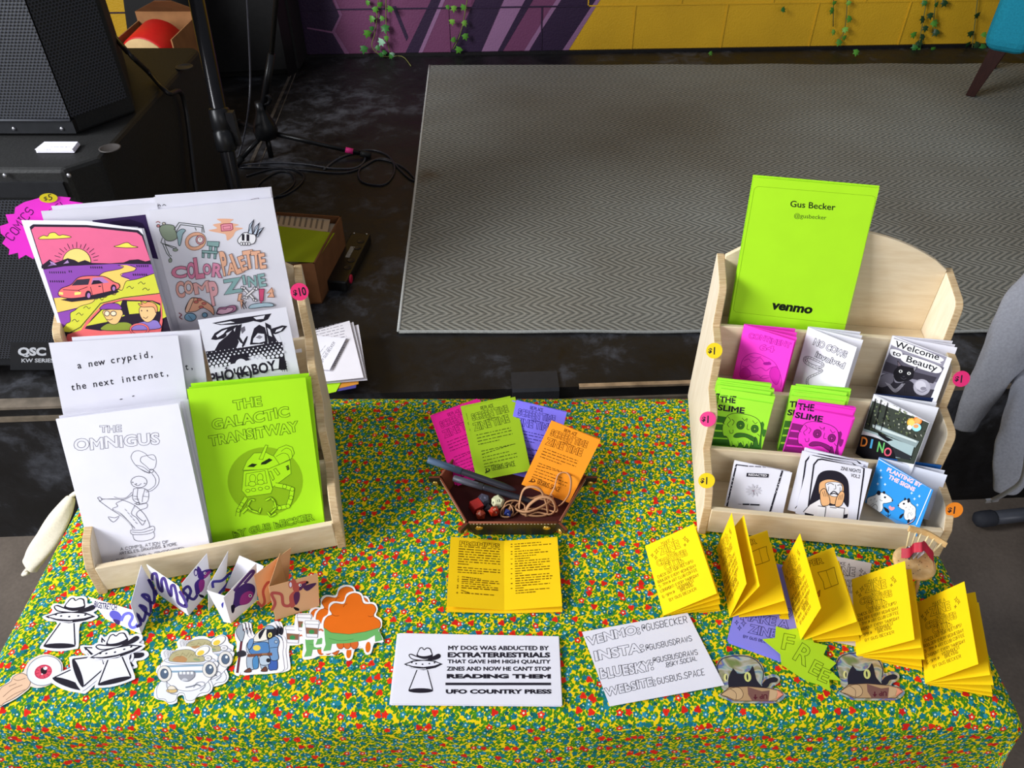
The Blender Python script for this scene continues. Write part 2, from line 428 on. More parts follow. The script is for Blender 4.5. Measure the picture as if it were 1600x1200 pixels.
for x in (845, 703):
    q = WF.px(x, 80); xx = (q-on_stage(0, 0)).dot(sx)
    mb.box(on_stage(xx-.002, WALL_D-.0045, SZ), sx*.005, sy*.0035, (0, 0, z1-SZ), WD if x == 845 else WP)
structure(mb, 'wall_back')
# black skirt where wall and stage meet
mb = MB(); mb.box(on_stage(-3, WALL_D-.012, SZ), sx*8, sy*.012, (0, 0, .012), mat('#141214', .5, noise=.2)); structure(mb, 'baseboard_back')
# pale chalky seam running across the stage boards
mb = MB()
for a, b, wd in (((389, 262), (456, 112), .012), ((404, 262), (463, 112), .004)):
    A, B = at_z(*a, SZ+.0004), at_z(*b, SZ+.0004); s_ = (B-A).cross(V((0, 0, 1))).normalized()*wd/2
    mb.prism([A-s_, B-s_, B+s_, A+s_], (0, 0, .0008), mat('#4a443e', .7, noise=.35, scale=40))
structure(mb, 'trim_seam')
mb = MB(); mb.box((-3.2, -1.2, 0), (.1, 0, 0), (0, 6, 0), (0, 0, 3), wall_mat('#2a2426', 'dark_side_wall_paint')); structure(mb, 'wall_left')

# ---- rug
def rug_mat():
    m, nt, b = nodes_of('herringbone_flatweave')
    tc = nt.nodes.new('ShaderNodeTexCoord'); sp = nt.nodes.new('ShaderNodeSeparateXYZ'); L(nt, tc.outputs['Object'], sp.inputs[0])
    nz = N(nt, 'ShaderNodeTexNoise', Scale=25.0, Detail=3.0); L(nt, tc.outputs['Object'], nz.inputs['Vector'])
    def M(op, a, b_, c=None):
        n = nt.nodes.new('ShaderNodeMath'); n.operation = op
        for i, x in enumerate((a, b_, c)):
            if x is None: continue
            if isinstance(x, (int, float)): n.inputs[i].default_value = x
            else: L(nt, x, n.inputs[i])
        return n.outputs[0]
    X, Y = sp.outputs[0], sp.outputs[1]
    band = M('PINGPONG', M('MULTIPLY', Y, 1/.036), 1.0)                # rows of the zigzag
    ph = M('ADD', M('MULTIPLY', X, 1/.022), M('MULTIPLY', band, 2.2))
    ph = M('ADD', ph, M('MULTIPLY', nz.outputs[0], .7))
    st = M('PINGPONG', ph, .5)
    yarn = M('PINGPONG', M('MULTIPLY', Y, 1/.0075), .5)
    h = M('ADD', M('MULTIPLY', st, 1.4), M('MULTIPLY', yarn, .6))
    big = N(nt, 'ShaderNodeTexNoise', Scale=1.3, Detail=4.0); L(nt, tc.outputs['Object'], big.inputs['Vector'])
    r1 = ramp(nt, h, [(.1, '#585a56'), (.4, '#82837d'), (.85, '#a6a59d')])
    r2 = ramp(nt, big.outputs[0], [(.35, '#b4a898'), (.65, '#e4e6e6')])
    mx = N(nt, 'ShaderNodeMix', data_type='RGBA', blend_type='MULTIPLY'); mx.inputs[0].default_value = .6
    L(nt, r1.outputs[0], mx.inputs[6]); L(nt, r2.outputs[0], mx.inputs[7])
    # a rusty stain near the edge of the weave
    d = N(nt, 'ShaderNodeVectorMath', operation='DISTANCE'); L(nt, tc.outputs['Object'], d.inputs[0]); st0 = at_z(668, 276, SZ)-RUG0; d.inputs[1].default_value = (st0.x, st0.y, .006)
    dn = M('ADD', d.outputs['Value'], M('MULTIPLY', nz.outputs[0], .06))
    sr = ramp(nt, dn, [(.035, .55), (.085, 0.0)]); m2 = N(nt, 'ShaderNodeMix', data_type='RGBA'); L(nt, sr.outputs[0], m2.inputs[0]); L(nt, mx.outputs[2], m2.inputs[6]); m2.inputs[7].default_value = (*lin('#5a4426'), 1)
    L(nt, m2.outputs[2], b.inputs['Base Color']); b.inputs['Roughness'].default_value = .9; b.inputs['Specular IOR Level'].default_value = .15
    bp = N(nt, 'ShaderNodeBump', Strength=.6, Distance=.004); L(nt, h, bp.inputs['Height']); L(nt, bp.outputs[0], b.inputs['Normal'])
    return m
A, B = at_z(624, 520, SZ), at_z(672, 104, SZ); RUG0 = A
RM = rug_mat(); C_ = at_z(1600, 519, SZ)+V((.5, 0, 0)); D_ = at_z(1600, 101, SZ)+V((.35, 0, 0))
rt = thing('rug', A, 'large grey herringbone flatweave rug lying on the black stage', 'rug')
mb = MB(); nx, ny = 60, 20; vs = []
def rugp(u, v):
    p = A.lerp(C_, u).lerp(B.lerp(D_, u), v); return p+V((0, 0, .006+.0022*math.sin(u*37+v*5)*math.sin(v*9+u*3)*min(1, 6*min(u, 1-u)+.3)))
for j in range(ny+1):
    for i in range(nx+1): vs.append(rugp(i/nx, j/ny))
mb.add(vs, [(j*(nx+1)+i, j*(nx+1)+i+1, (j+1)*(nx+1)+i+1, (j+1)*(nx+1)+i) for j in range(ny) for i in range(nx)], RM, True)
mb.add([A, C_, D_, B, rugp(0, 0), rugp(1, 0), rugp(1, 1), rugp(0, 1)], [(0, 3, 2, 1)], RM)
for f, g in ((lambda t: rugp(t, 0), 30), (lambda t: rugp(1, t), 20), (lambda t: rugp(1-t, 1), 30), (lambda t: rugp(0, 1-t), 20)):
    q = [f(i/g) for i in range(g+1)]; lo = [V((p.x, p.y, SZ+.0002)) for p in q]
    mb.add(lo+q, [(i, i+1, g+2+i, g+1+i) for i in range(g)], RM)
mb.build('weave', rt)
mb = MB(); mb.tube([rugp(0, t/20)+V((-.002, 0, -.001)) for t in range(21)], .004, mat('#b9bab6', .9, noise=.1, scale=200)); mb.build('selvedge', rt, 'pale bound edge')
mb = MB(); mb.tube([rugp(t/50, 0)+V((0, -.002, -.001)) for t in range(51)], .0045, mat('#8d8e8a', .9, noise=.2, scale=300)); mb.build('front_edge_binding', rt)

# ---- ivy hanging on the wall
IVY_G = [mat(c, .45, noise=.15, scale=30) for c in ('#4f8a2c', '#2f6a2a', '#6fa03a', '#8fb89a', '#1f3d1c')]
STEM = mat('#6b6a3a', .7)
def leaf(mb, c, sz, rot, m, tilt):
    pts = [(0, -.5), (.22, -.42), (.55, -.3), (.36, -.02), (.5, .28), (.2, .22), (0, .62), (-.2, .22), (-.5, .28), (-.36, -.02), (-.55, -.3), (-.22, -.42)]
    n = (sy*-1+V((random.uniform(-.6, .6), 0, random.uniform(-.3, .7)))).normalized()
    a = V((0, 0, 1)).cross(n).normalized(); b = n.cross(a)
    cr, sr = math.cos(rot), math.sin(rot); P = []
    for x, y in pts:
        x, y = x*cr-y*sr, x*sr+y*cr; P.append(c+(a*x+b*y)*sz+n*(-abs(x)*.25*sz))
    mid = c+n*.1*sz
    mb.add(P+[mid], [(i, (i+1) % 12, 12) for i in range(12)], m, True)
    mb.add([p-n*.0008 for p in P]+[mid-n*.0008], [((i+1) % 12, i, 12) for i in range(12)], m, True)
def ivy(label, stems, leaves, pal, floor=False):
    q0 = WF.px(*stems[0][0]); t = thing('ivy_vine', q0, label, 'ivy', 'ivy strands hanging down the painted wall')
    mb = MB()
    for s_ in stems:
        P = [WF.px(*p)-sy*random.uniform(.012, .03) if p[1] < 84 else at_z(*p, SZ+.004) for p in s_]
        P[0] = WF.px(s_[0][0]+4, -60)-sy*.02 if s_[0][1] <= 0 else P[0]
        mb.tube(spline(P, 4), .0022, STEM, 6)
    mb.build('stem', t)
    mb = MB()
    for x, y, s_ in leaves:
        p = WF.px(x, y)-sy*random.uniform(.02, .045) if y < 82 else at_z(x, y, SZ+.02)
        leaf(mb, p, s_*.0024, random.uniform(2.4, 3.9), random.choice(pal), 0)
    mb.build('leaves', t)
def gx(*l): return [(300+x/4, y/4, s_) for x, y, s_ in l]
def fx(*l): return [(600+x/3.2, y/3.2, s_) for x, y, s_ in l]
def hx(*l): return [(1100+x/3.2, y/3.2, s_) for x, y, s_ in l]
G = IVY_G
ivy('longest leafy ivy strand, on the plum part of the wall and trailing onto the stage', [[(592, 0), (588, 40), (582, 70), (600, 88), (628, 88), (642, 103)], [(600, 0), (604, 45), (610, 80)]],
    gx((1100, 10, 9), (1180, 20, 10), (1150, 50, 11), (1240, 40, 12), (1125, 110, 12), (1190, 105, 9), (1210, 165, 15), (1100, 200, 14), (1130, 165, 9), (1185, 245, 14), (1220, 220, 9), (1080, 290, 14), (1165, 285, 10), (1200, 330, 10), (1255, 325, 10), (1180, 345, 9), (1240, 355, 9)), [G[0], G[0], G[1], G[3]])
ivy('small ivy strand on the purple stripes with five pale leaves', [[(735, 0), (722, 40), (708, 75)]], fx((320, 25, 8), (350, 35, 11), (395, 30, 11), (340, 100, 11), (405, 105, 11), (408, 172, 12), (350, 185, 10), (372, 240, 13)), [G[0], G[2], G[0]])
ivy('thin bright green ivy strand alone in the middle of the yellow wall', [[(1320, 0), (1318, 40), (1306, 62)], [(1297, 0), (1300, 40)]], hx((638, 5, 8), (712, 8, 9), (630, 45, 12), (714, 85, 12), (692, 138, 11), (636, 150, 10), (692, 180, 9), (664, 203, 12), (762, 263, 12), (35, 267, 8)), [G[0], G[0], G[2]])
ivy('dense dark ivy strand on the yellow wall', [[(1452, 0), (1438, 40), (1432, 74)], [(1460, 0), (1455, 50)]], hx((1090, 10, 10), (1150, 15, 10), (1188, 10, 12), (1110, 65, 12), (1075, 85, 13), (1088, 130, 11), (1143, 110, 13), (1145, 157, 13), (1035, 165, 12), (1078, 175, 12), (1068, 210, 13), (1032, 225, 12), (1125, 238, 14), (1060, 240, 11)), [G[4], G[4], G[1], G[0]])
ivy('short ivy strand beside the teal armchair', [[(1526, 0), (1520, 40), (1515, 74)]], hx((1345, 65, 12), (1322, 163, 12), (1305, 212, 12), (1350, 220, 14), (1380, 160, 10), (1375, 225, 13), (388, 38, 10)), [G[4], G[4], G[1], G[0]])
# ================================================================== table, cloth
TX0, TX1, TY0, TY1 = -.632, .588, .405, .962
tb = thing('folding_table', ((TX0+TX1)/2, (TY0+TY1)/2, 0), 'folding table hidden under the floral tablecloth', 'table')
GREY = mat('#c9c7c2', .5); TUBE = mat('#5b5d60', .4, .6)
mb = MB(); mb.box((TX0+.022, TY0+.022, .70), (TX1-TX0-.044, 0, 0), (0, TY1-TY0-.044, 0), (0, 0, .0375), GREY); mb.build('tabletop', tb, bevel=.012)
for x in (TX0+.14, TX1-.14):
    for y in (TY0+.08, TY1-.08):
        mb = MB(); mb.tube([(x, y, .0), (x, y, .70)], .013, TUBE); mb.build('leg', tb)
def cloth_mat():
    m, nt, b = nodes_of('floral_cotton')
    uv = nt.nodes.new('ShaderNodeUVMap'); uv.uv_map = 'cloth'
    def M(op, a, b_=None, c=None):
        n = nt.nodes.new('ShaderNodeMath'); n.operation = op
        for i, x in enumerate((a, b_, c)):
            if x is None: continue
            if isinstance(x, (int, float)): n.inputs[i].default_value = x
            else: L(nt, x, n.inputs[i])
        return n.outputs[0]
    wob = N(nt, 'ShaderNodeTexNoise', Scale=330.0, Detail=1.0); L(nt, uv.outputs[0], wob.inputs['Vector'])
    base = nt.nodes.new('ShaderNodeRGB'); base.outputs[0].default_value = (*lin('#f2cf12'), 1)
    cur = base.outputs[0]
    def over(fac, col):
        nonlocal cur
        mx = N(nt, 'ShaderNodeMix', data_type='RGBA'); L(nt, fac, mx.inputs[0]); L(nt, cur, mx.inputs[6])
        if isinstance(col, str): mx.inputs[7].default_value = (*lin(col), 1)
        else: L(nt, col, mx.inputs[7])
        cur = mx.outputs[2]
    def mapped(off, rot=0, sc=(1, 1, 1)):
        mp = nt.nodes.new('ShaderNodeMapping'); L(nt, uv.outputs[0], mp.inputs[0]); mp.inputs['Location'].default_value = off; mp.inputs['Rotation'].default_value = (0, 0, rot); mp.inputs['Scale'].default_value = sc
        return mp.outputs[0]
    def less(v, t): return M('LESS_THAN', v, t)
    # green leaves: slim cells in two directions
    for off, rot in (((.3, .1, 0), .7), ((.8, .4, 0), -.6), ((.15, .9, 0), 2.0)):
        v = N(nt, 'ShaderNodeTexVoronoi', voronoi_dimensions='2D', Scale=112.0, Randomness=1.0)
        m2 = nt.nodes.new('ShaderNodeMapping'); m2.inputs['Scale'].default_value = (1, 2.1, 1); L(nt, mapped(off, rot), m2.inputs[0]); L(nt, m2.outputs[0], v.inputs['Vector'])
        over(less(M('ADD', v.outputs['Distance'], M('MULTIPLY', M('SUBTRACT', wob.outputs[0], .5), .35)), .305), '#4c8f16' if rot < 1 else '#3b7a1a')
    def flowers(scale, off, rad, petals, cols, centre, keep=None):
        """five-petalled flowers at the cells of a Voronoi field"""
        vec = mapped(off)
        v = N(nt, 'ShaderNodeTexVoronoi', voronoi_dimensions='2D', Scale=scale, Randomness=.8); L(nt, vec, v.inputs['Vector'])
        dlt = N(nt, 'ShaderNodeVectorMath', operation='SUBTRACT'); sc_ = N(nt, 'ShaderNodeVectorMath', operation='SCALE'); sc_.inputs['Scale'].default_value = scale
        L(nt, vec, sc_.inputs[0]); ps = N(nt, 'ShaderNodeVectorMath', operation='SCALE'); ps.inputs['Scale'].default_value = scale; L(nt, v.outputs['Position'], ps.inputs[0])
        L(nt, sc_.outputs[0], dlt.inputs[0]); L(nt, ps.outputs[0], dlt.inputs[1])
        sp = nt.nodes.new('ShaderNodeSeparateXYZ'); L(nt, dlt.outputs[0], sp.inputs[0])
        csp = nt.nodes.new('ShaderNodeSeparateXYZ'); L(nt, v.outputs['Color'], csp.inputs[0])
        ang = M('ADD', M('ARCTAN2', sp.outputs[1], sp.outputs[0]), M('MULTIPLY', csp.outputs[0], 6.28))
        r = M('MULTIPLY_ADD', M('COSINE', M('MULTIPLY', ang, petals)), rad*.2, rad)
        r = M('ADD', r, M('MULTIPLY', M('SUBTRACT', wob.outputs[0], .5), rad*.5))
        f = M('LESS_THAN', v.outputs['Distance'], r)
        if keep: f = M('MULTIPLY', f, less(csp.outputs[1], keep))
        cr = ramp(nt, csp.outputs[2], cols, 'CONSTANT')
        over(f, cr.outputs[0])
        g = M('MULTIPLY', M('LESS_THAN', v.outputs['Distance'], rad*.35), M('GREATER_THAN', csp.outputs[0], .35))
        if keep: g = M('MULTIPLY', g, less(csp.outputs[1], keep))
        over(g, centre)
    flowers(84.0, (.13, .57, 0), .28, 5, [(0, '#14707a'), (.4, '#0f6660'), (.7, '#1c7f92')], '#b8dede')
    flowers(92.0, (.71, .23, 0), .23, 5, [(0, '#17737c'), (.5, '#0e5f5a'), (.8, '#2a8aa0')], '#0c4a52', .6)
    flowers(54.0, (.37, .81, 0), .195, 5, [(0, '#df2614'), (.6, '#c81f16'), (.8, '#e8381c')], '#e8e0c8', .40)
    flowers(52.0, (.91, .47, 0), .195, 3, [(0, '#e02a12'), (.5, '#cf1f12')], '#d02014', .40)
    L(nt, cur, b.inputs['Base Color']); b.inputs['Roughness'].default_value = .85; b.inputs['Specular IOR Level'].default_value = .15
    wv = N(nt, 'ShaderNodeTexNoise', Scale=900.0); L(nt, uv.outputs[0], wv.inputs['Vector'])
    bp = N(nt, 'ShaderNodeBump', Strength=.15, Distance=.0006); L(nt, wv.outputs[0], bp.inputs['Height']); L(nt, bp.outputs[0], b.inputs['Normal'])
    return m
def make_cloth():
    W, D = TX1-TX0, TY1-TY0; r = .028; over = .26
    def fold(s, lo, hi):
        """distance along the cloth -> (position, drop)"""
        if s < lo: k, sg, e = lo-s, -1, lo
        elif s > hi: k, sg, e = s-hi, 1, hi
        else: return s, 0
        q = r*math.pi/2
        if k < q: a = k/r; return e+sg*r*math.sin(a), r*(1-math.cos(a))
        return e+sg*(r+(k-q)*.10), r+(k-q)*.995
    xs = [TX0+r-over+i*(W-2*r+2*over)/120 for i in range(121)]; ys = [TY0+r-over+j*(D-2*r+2*over)/90 for j in range(91)]
    bm = bmesh.new(); uvl = bm.loops.layers.uv.new('cloth'); grid = []
    for y in ys:
        row = []
        for x in xs:
            px, zx = fold(x, TX0+r, TX1-r); py, zy = fold(y, TY0+r, TY1-r)
            z = max(zx, zy)+.25*min(zx, zy)
            wv = .012*math.sin(x*19+y*3) if zy > r else 0
            wv2 = .012*math.sin(y*21+x*5) if zx > r else 0
            k = min(1, max(0, z-r)/.12)
            py += (-1 if y < TY0+r else 1)*wv*k if zy > r else 0; px += (-1 if x < TX0+r else 1)*wv2*k if zx > r else 0
            row.append((bm.verts.new((px, py, TZ-z)), (x+.0*y, y)))
        grid.append(row)
    for j in range(90):
        for i in range(120):
            q = [grid[j][i], grid[j][i+1], grid[j+1][i+1], grid[j+1][i]]
            f = bm.faces.new([p[0] for p in q]); f.smooth = True
            for lp, p in zip(f.loops, q): lp[uvl].uv = p[1]
    me = bpy.data.meshes.new('tablecloth'); bm.to_mesh(me); bm.free()
    o = bpy.data.objects.new('tablecloth', me); COL.objects.link(o); me.materials.append(cloth_mat())
    so = o.modifiers.new('thickness', 'SOLIDIFY'); so.thickness = .0008; so.offset = -1
    tag(o, 'yellow cotton tablecloth printed with small red and teal flowers', 'tablecloth')
make_cloth()

# ================================================================== the two stepped birch display racks
def wood_mat(name, c1, c2, axis=(1, 14, 14), sc=9):
    m, nt, b = nodes_of(name); tc = nt.nodes.new('ShaderNodeTexCoord'); mp = nt.nodes.new('ShaderNodeMapping'); mp.inputs['Scale'].default_value = axis; L(nt, tc.outputs['Object'], mp.inputs[0])
    n1 = N(nt, 'ShaderNodeTexNoise', Scale=float(sc), Detail=5.0, Roughness=.6, Distortion=.4); L(nt, mp.outputs[0], n1.inputs['Vector'])
    r = ramp(nt, n1.outputs[0], [(.3, c1), (.7, c2)]); L(nt, r.outputs[0], b.inputs['Base Color']); b.inputs['Roughness'].default_value = .5; b.inputs['Specular IOR Level'].default_value = .3
    return m
BIRCH = wood_mat('birch_board', '#dcc6a2', '#ead9ba'); BIRCHS = wood_mat('birch_side', '#e0cfb2', '#ecdfc8', (14, 14, 2)); PLY = wood_mat('plywood_edge', '#b8966a', '#dcc49a', (2, 40, 40), 12)
class Rack:
    def __init__(s, name, o, ang, W, label):
        a = math.radians(ang); s.o = V((o[0], o[1], TZ+.0006)); s.ex = V((math.cos(a), math.sin(a), 0)); s.ey = V((-math.sin(a), math.cos(a), 0)); s.ez = V((0, 0, 1)); s.W = W
        s.t = thing(name, s.o, label, 'display rack', 'birch display racks'); T = .011
        prof = [(0, 0), (.004, .05), (.022, .074), (.088, .078), (.092, .14), (.142, .1435), (.150, .203), (.205, .206), (.212, .264), (.258, .272), (.283, .276), (.287, .0)]
        ring = []
        for i, p in enumerate(prof):                      # rounded outer corners
            p = V(p); a_, c_ = V(prof[i-1]), V(prof[(i+1) % len(prof)])
            if i in (2, 4, 6, 8):
                for t in (0, .25, .5, .75, 1):
                    u = p+(a_-p).normalized()*.014; v = p+(c_-p).normalized()*.014; ring.append(u*(1-t)**2+p*2*t*(1-t)+v*t*t)
            else: ring.append(p)
        for x in (0, W-T):
            mb = MB(); P = [s.P(x, y, z) for y, z in ring]; mb.prism(P, s.ex*T, BIRCHS)
            for i, f in enumerate(mb.f):
                if i > 1: mb.m[i] = mb.mi(PLY)
            mb.build('side_panel', s.t, bevel=.0012)
        def board(nm, y0, z0, y1, z1):
            mb = MB(); mb.box(s.P(T, y0, z0), s.ex*(W-2*T), s.ey*(y1-y0), s.ez*(z1-z0), BIRCH); mb.build(nm, s.t, bevel=.0012)
        board('front_rail', .002, .004, .010, .049)
        board('divider_board', .091, .006, .098, .0765); board('divider_board', .142, .046, .149, .142); board('divider_board', .207, .11, .214, .204)
        for y0, y1, z in ((.010, .091, .006), (.098, .142, .046), (.149, .207, .11), (.214, .272, .17)): board('shelf_board', y0, z, y1, z+.006)
        mb = MB(); P = [s.P(T, .272, .0), s.P(W-T, .272, .0)]+[s.P(W-T-(W-2*T)*k/16, .272, .278+.052*math.sin(math.pi*k/16)**.8) for k in range(17)]
        mb.prism(P, s.ey*.007, BIRCH); mb.build('back_panel', s.t, bevel=.001)
    def P(s, x, y, z): return s.o+s.ex*x+s.ey*y+s.ez*z
    def tier(s, k, off=0.0):
        """the leaning plane of the sheets in tier k (0 in front)"""
        a, b = [((.022, .012), (.09, .075)), ((.102, .052), (.142, .143)), ((.154, .116), (.208, .205)), ((.218, .176), (.262, .33))][k]
        d = s.ey*(b[0]-a[0])+s.ez*(b[1]-a[1]); f = Frame(s.P(0, *a), s.ex, d); f.p = f.p+f.n*off; return f
    def lean(s, y0, z0, deg):
        a = math.radians(deg); return Frame(s.P(0, y0, z0), s.ex, s.ey*math.sin(a)+s.ez*math.cos(a))
    def price(s, px, py, rp, text, col, where, tilt=0, tc=INK):
        """round price sticker stuck on a side panel"""
        q = hit(px, py, s.P(-.001 if where == 'outer' else s.W, 0, 0), s.ex); y = (q-s.o).dot(s.ey)
        fr = Frame(s.P(0, y, q.z-s.o.z)-s.ey*.003, s.ex, s.ey*.45+s.ez*.9)
        c = fr.px(px, py); rr = .0108
        fr.p = c
        mb = MB(); mb.prism([fr.at(rr*math.cos(a), rr*math.sin(a), -.0002) for a in (2*math.pi*k/28 for k in range(28))], fr.n*.0003, mat(col, .5, noise=.02))
        A = Art(lambda p: (p[0]*rr, -p[1]*rr)); A.text(text[0], (-.76, .28), (-.28, .32), .62, tc, .03); A.text(text[1:], (-.2, .46), (.74 if len(text) > 2 else .3, .42), .95, tc, .03)
        emit(mb, fr, A)
        mb.build('price_sticker', s.t, f'round {text} price sticker')
RL = Rack('display_rack', (-.531, .570), 13.8, .315, 'stepped birch display rack filled with large white and lime zines')
RR = Rack('display_rack', (.256, .668), -7.0, .32, 'stepped birch display rack filled with small pocket zines and a payment card')
YEL, PNK, ORG = '#f6d414', '#f0428c', '#f58a16'
RR.price(1116, 548, 12, '$1', YEL, 'outer'); RR.price(1106, 655, 12, '$1', PNK, 'outer'); RR.price(1104, 751, 12, '$1', YEL, 'outer')
RR.price(1502, 592, 12, '$1', '#e0206e', 'edge'); RR.price(1491, 797, 13, '$1', ORG, 'edge')
RL.price(468, 456, 12, '$10', '#f02a72', 'edge')
# ================================================================== zines: folded paper booklets
WHITE = '#e6e4ed'; LIME = '#aeea1c'; MAG = '#f23cc6'; YELL = '#ffd60a'; ORNG = '#ff9c26'; VIOL = '#8480e6'
PAPER = {}
def paper(c):
    if c not in PAPER: PAPER[c] = mat(c, .75, noise=.025, scale=22, spec=.2)
    return PAPER[c]
def rot_about(a, n, deg): r = math.radians(deg); return a*math.cos(r)+n*math.sin(r)
def booklet(name, plane, tl, tr, bl, w, h, leaves, col, art, label, cat='zine', group=None, inner=None, thick=.0003, flip=0, backcol=None, spread=0.0, alpha=None, pagerows=None, ratio=.78, cut=0.0):
    """folded zine: spine tl-bl in the given plane, the cover opened until its corner meets tr, further leaves at the given angles.
    art(A, fr) draws the cover."""
    TL, BLd = plane.px(*tl), plane.px(*bl); dn = (BLd-TL).normalized(); n = plane.n; a0 = (n.cross(dn)).normalized()
    a0 = a0 if a0.dot(plane.a) > 0 else -a0
    h = min(h, ((TL-plane.p).dot(plane.b)-.003-w*max(0, -a0.dot(plane.b)))/max(.3, -dn.dot(plane.b)))
    best = None
    if alpha is None:
        for k in range(-40, 171):
            e = rot_about(a0, n, k*.5); x, y = proj(TL+e*w); d = (x-tr[0])**2+(y-tr[1])**2
            if best is None or d < best[0]: best = (d, k*.5)
        if best[0] > 150: print('booklet', label[:30], 'corner off by %.0f px at %.1f deg' % (best[0]**.5, best[1]))
        alpha = best[1]
    m = max(leaves)
    if alpha < 2: leaves = [alpha-1-i for i in range(len(leaves))]
    elif m > alpha*ratio: leaves = [g*alpha*ratio/m for g in leaves]
    BL = TL+dn*h
    fr = Frame(BL, rot_about(a0, n, alpha), -dn)
    t = thing(name, BL, label, cat, group)
    ring = [(0, 0), (w, 0), (w, h-cut), (w*.55, h-cut*.32), (0, h)] if cut else rect_ring(w, h)
    A = Art(fr.uv and (lambda p: p)); art(A, fr)
    mb = MB(); mb.prism([fr.at(u, v, -thick) for u, v in ring], fr.n*thick, paper(col)); emit(mb, fr, A, clip=(w, h)); mb.build('front_cover', t)
    for i, g in enumerate(leaves):
        e = rot_about(a0, n, g); f2 = Frame(BL-plane.n*.0006*(i+1), e, -dn); last = i == len(leaves)-1
        mb = MB(); ww = w-.001*(i % 3)+spread*(i+1); hh = h-.0008*(i % 2)
        mb.prism([f2.at(u, v, -thick) for u, v in ((0, 0), (ww, 0), (ww, hh-cut*1.15), (0, hh-cut*.1))], f2.n*thick, paper((backcol or col) if last else (inner or col)))
        if pagerows and i in pagerows: A2 = Art(lambda p: p); pagerows[i](A2, f2); emit(mb, f2, A2, clip=(ww, hh))
        mb.build('back_cover' if last else 'page', t)
    return t, fr
def C(A, fr, ox, oy, k): return A.crop(ox, oy, k, fr)

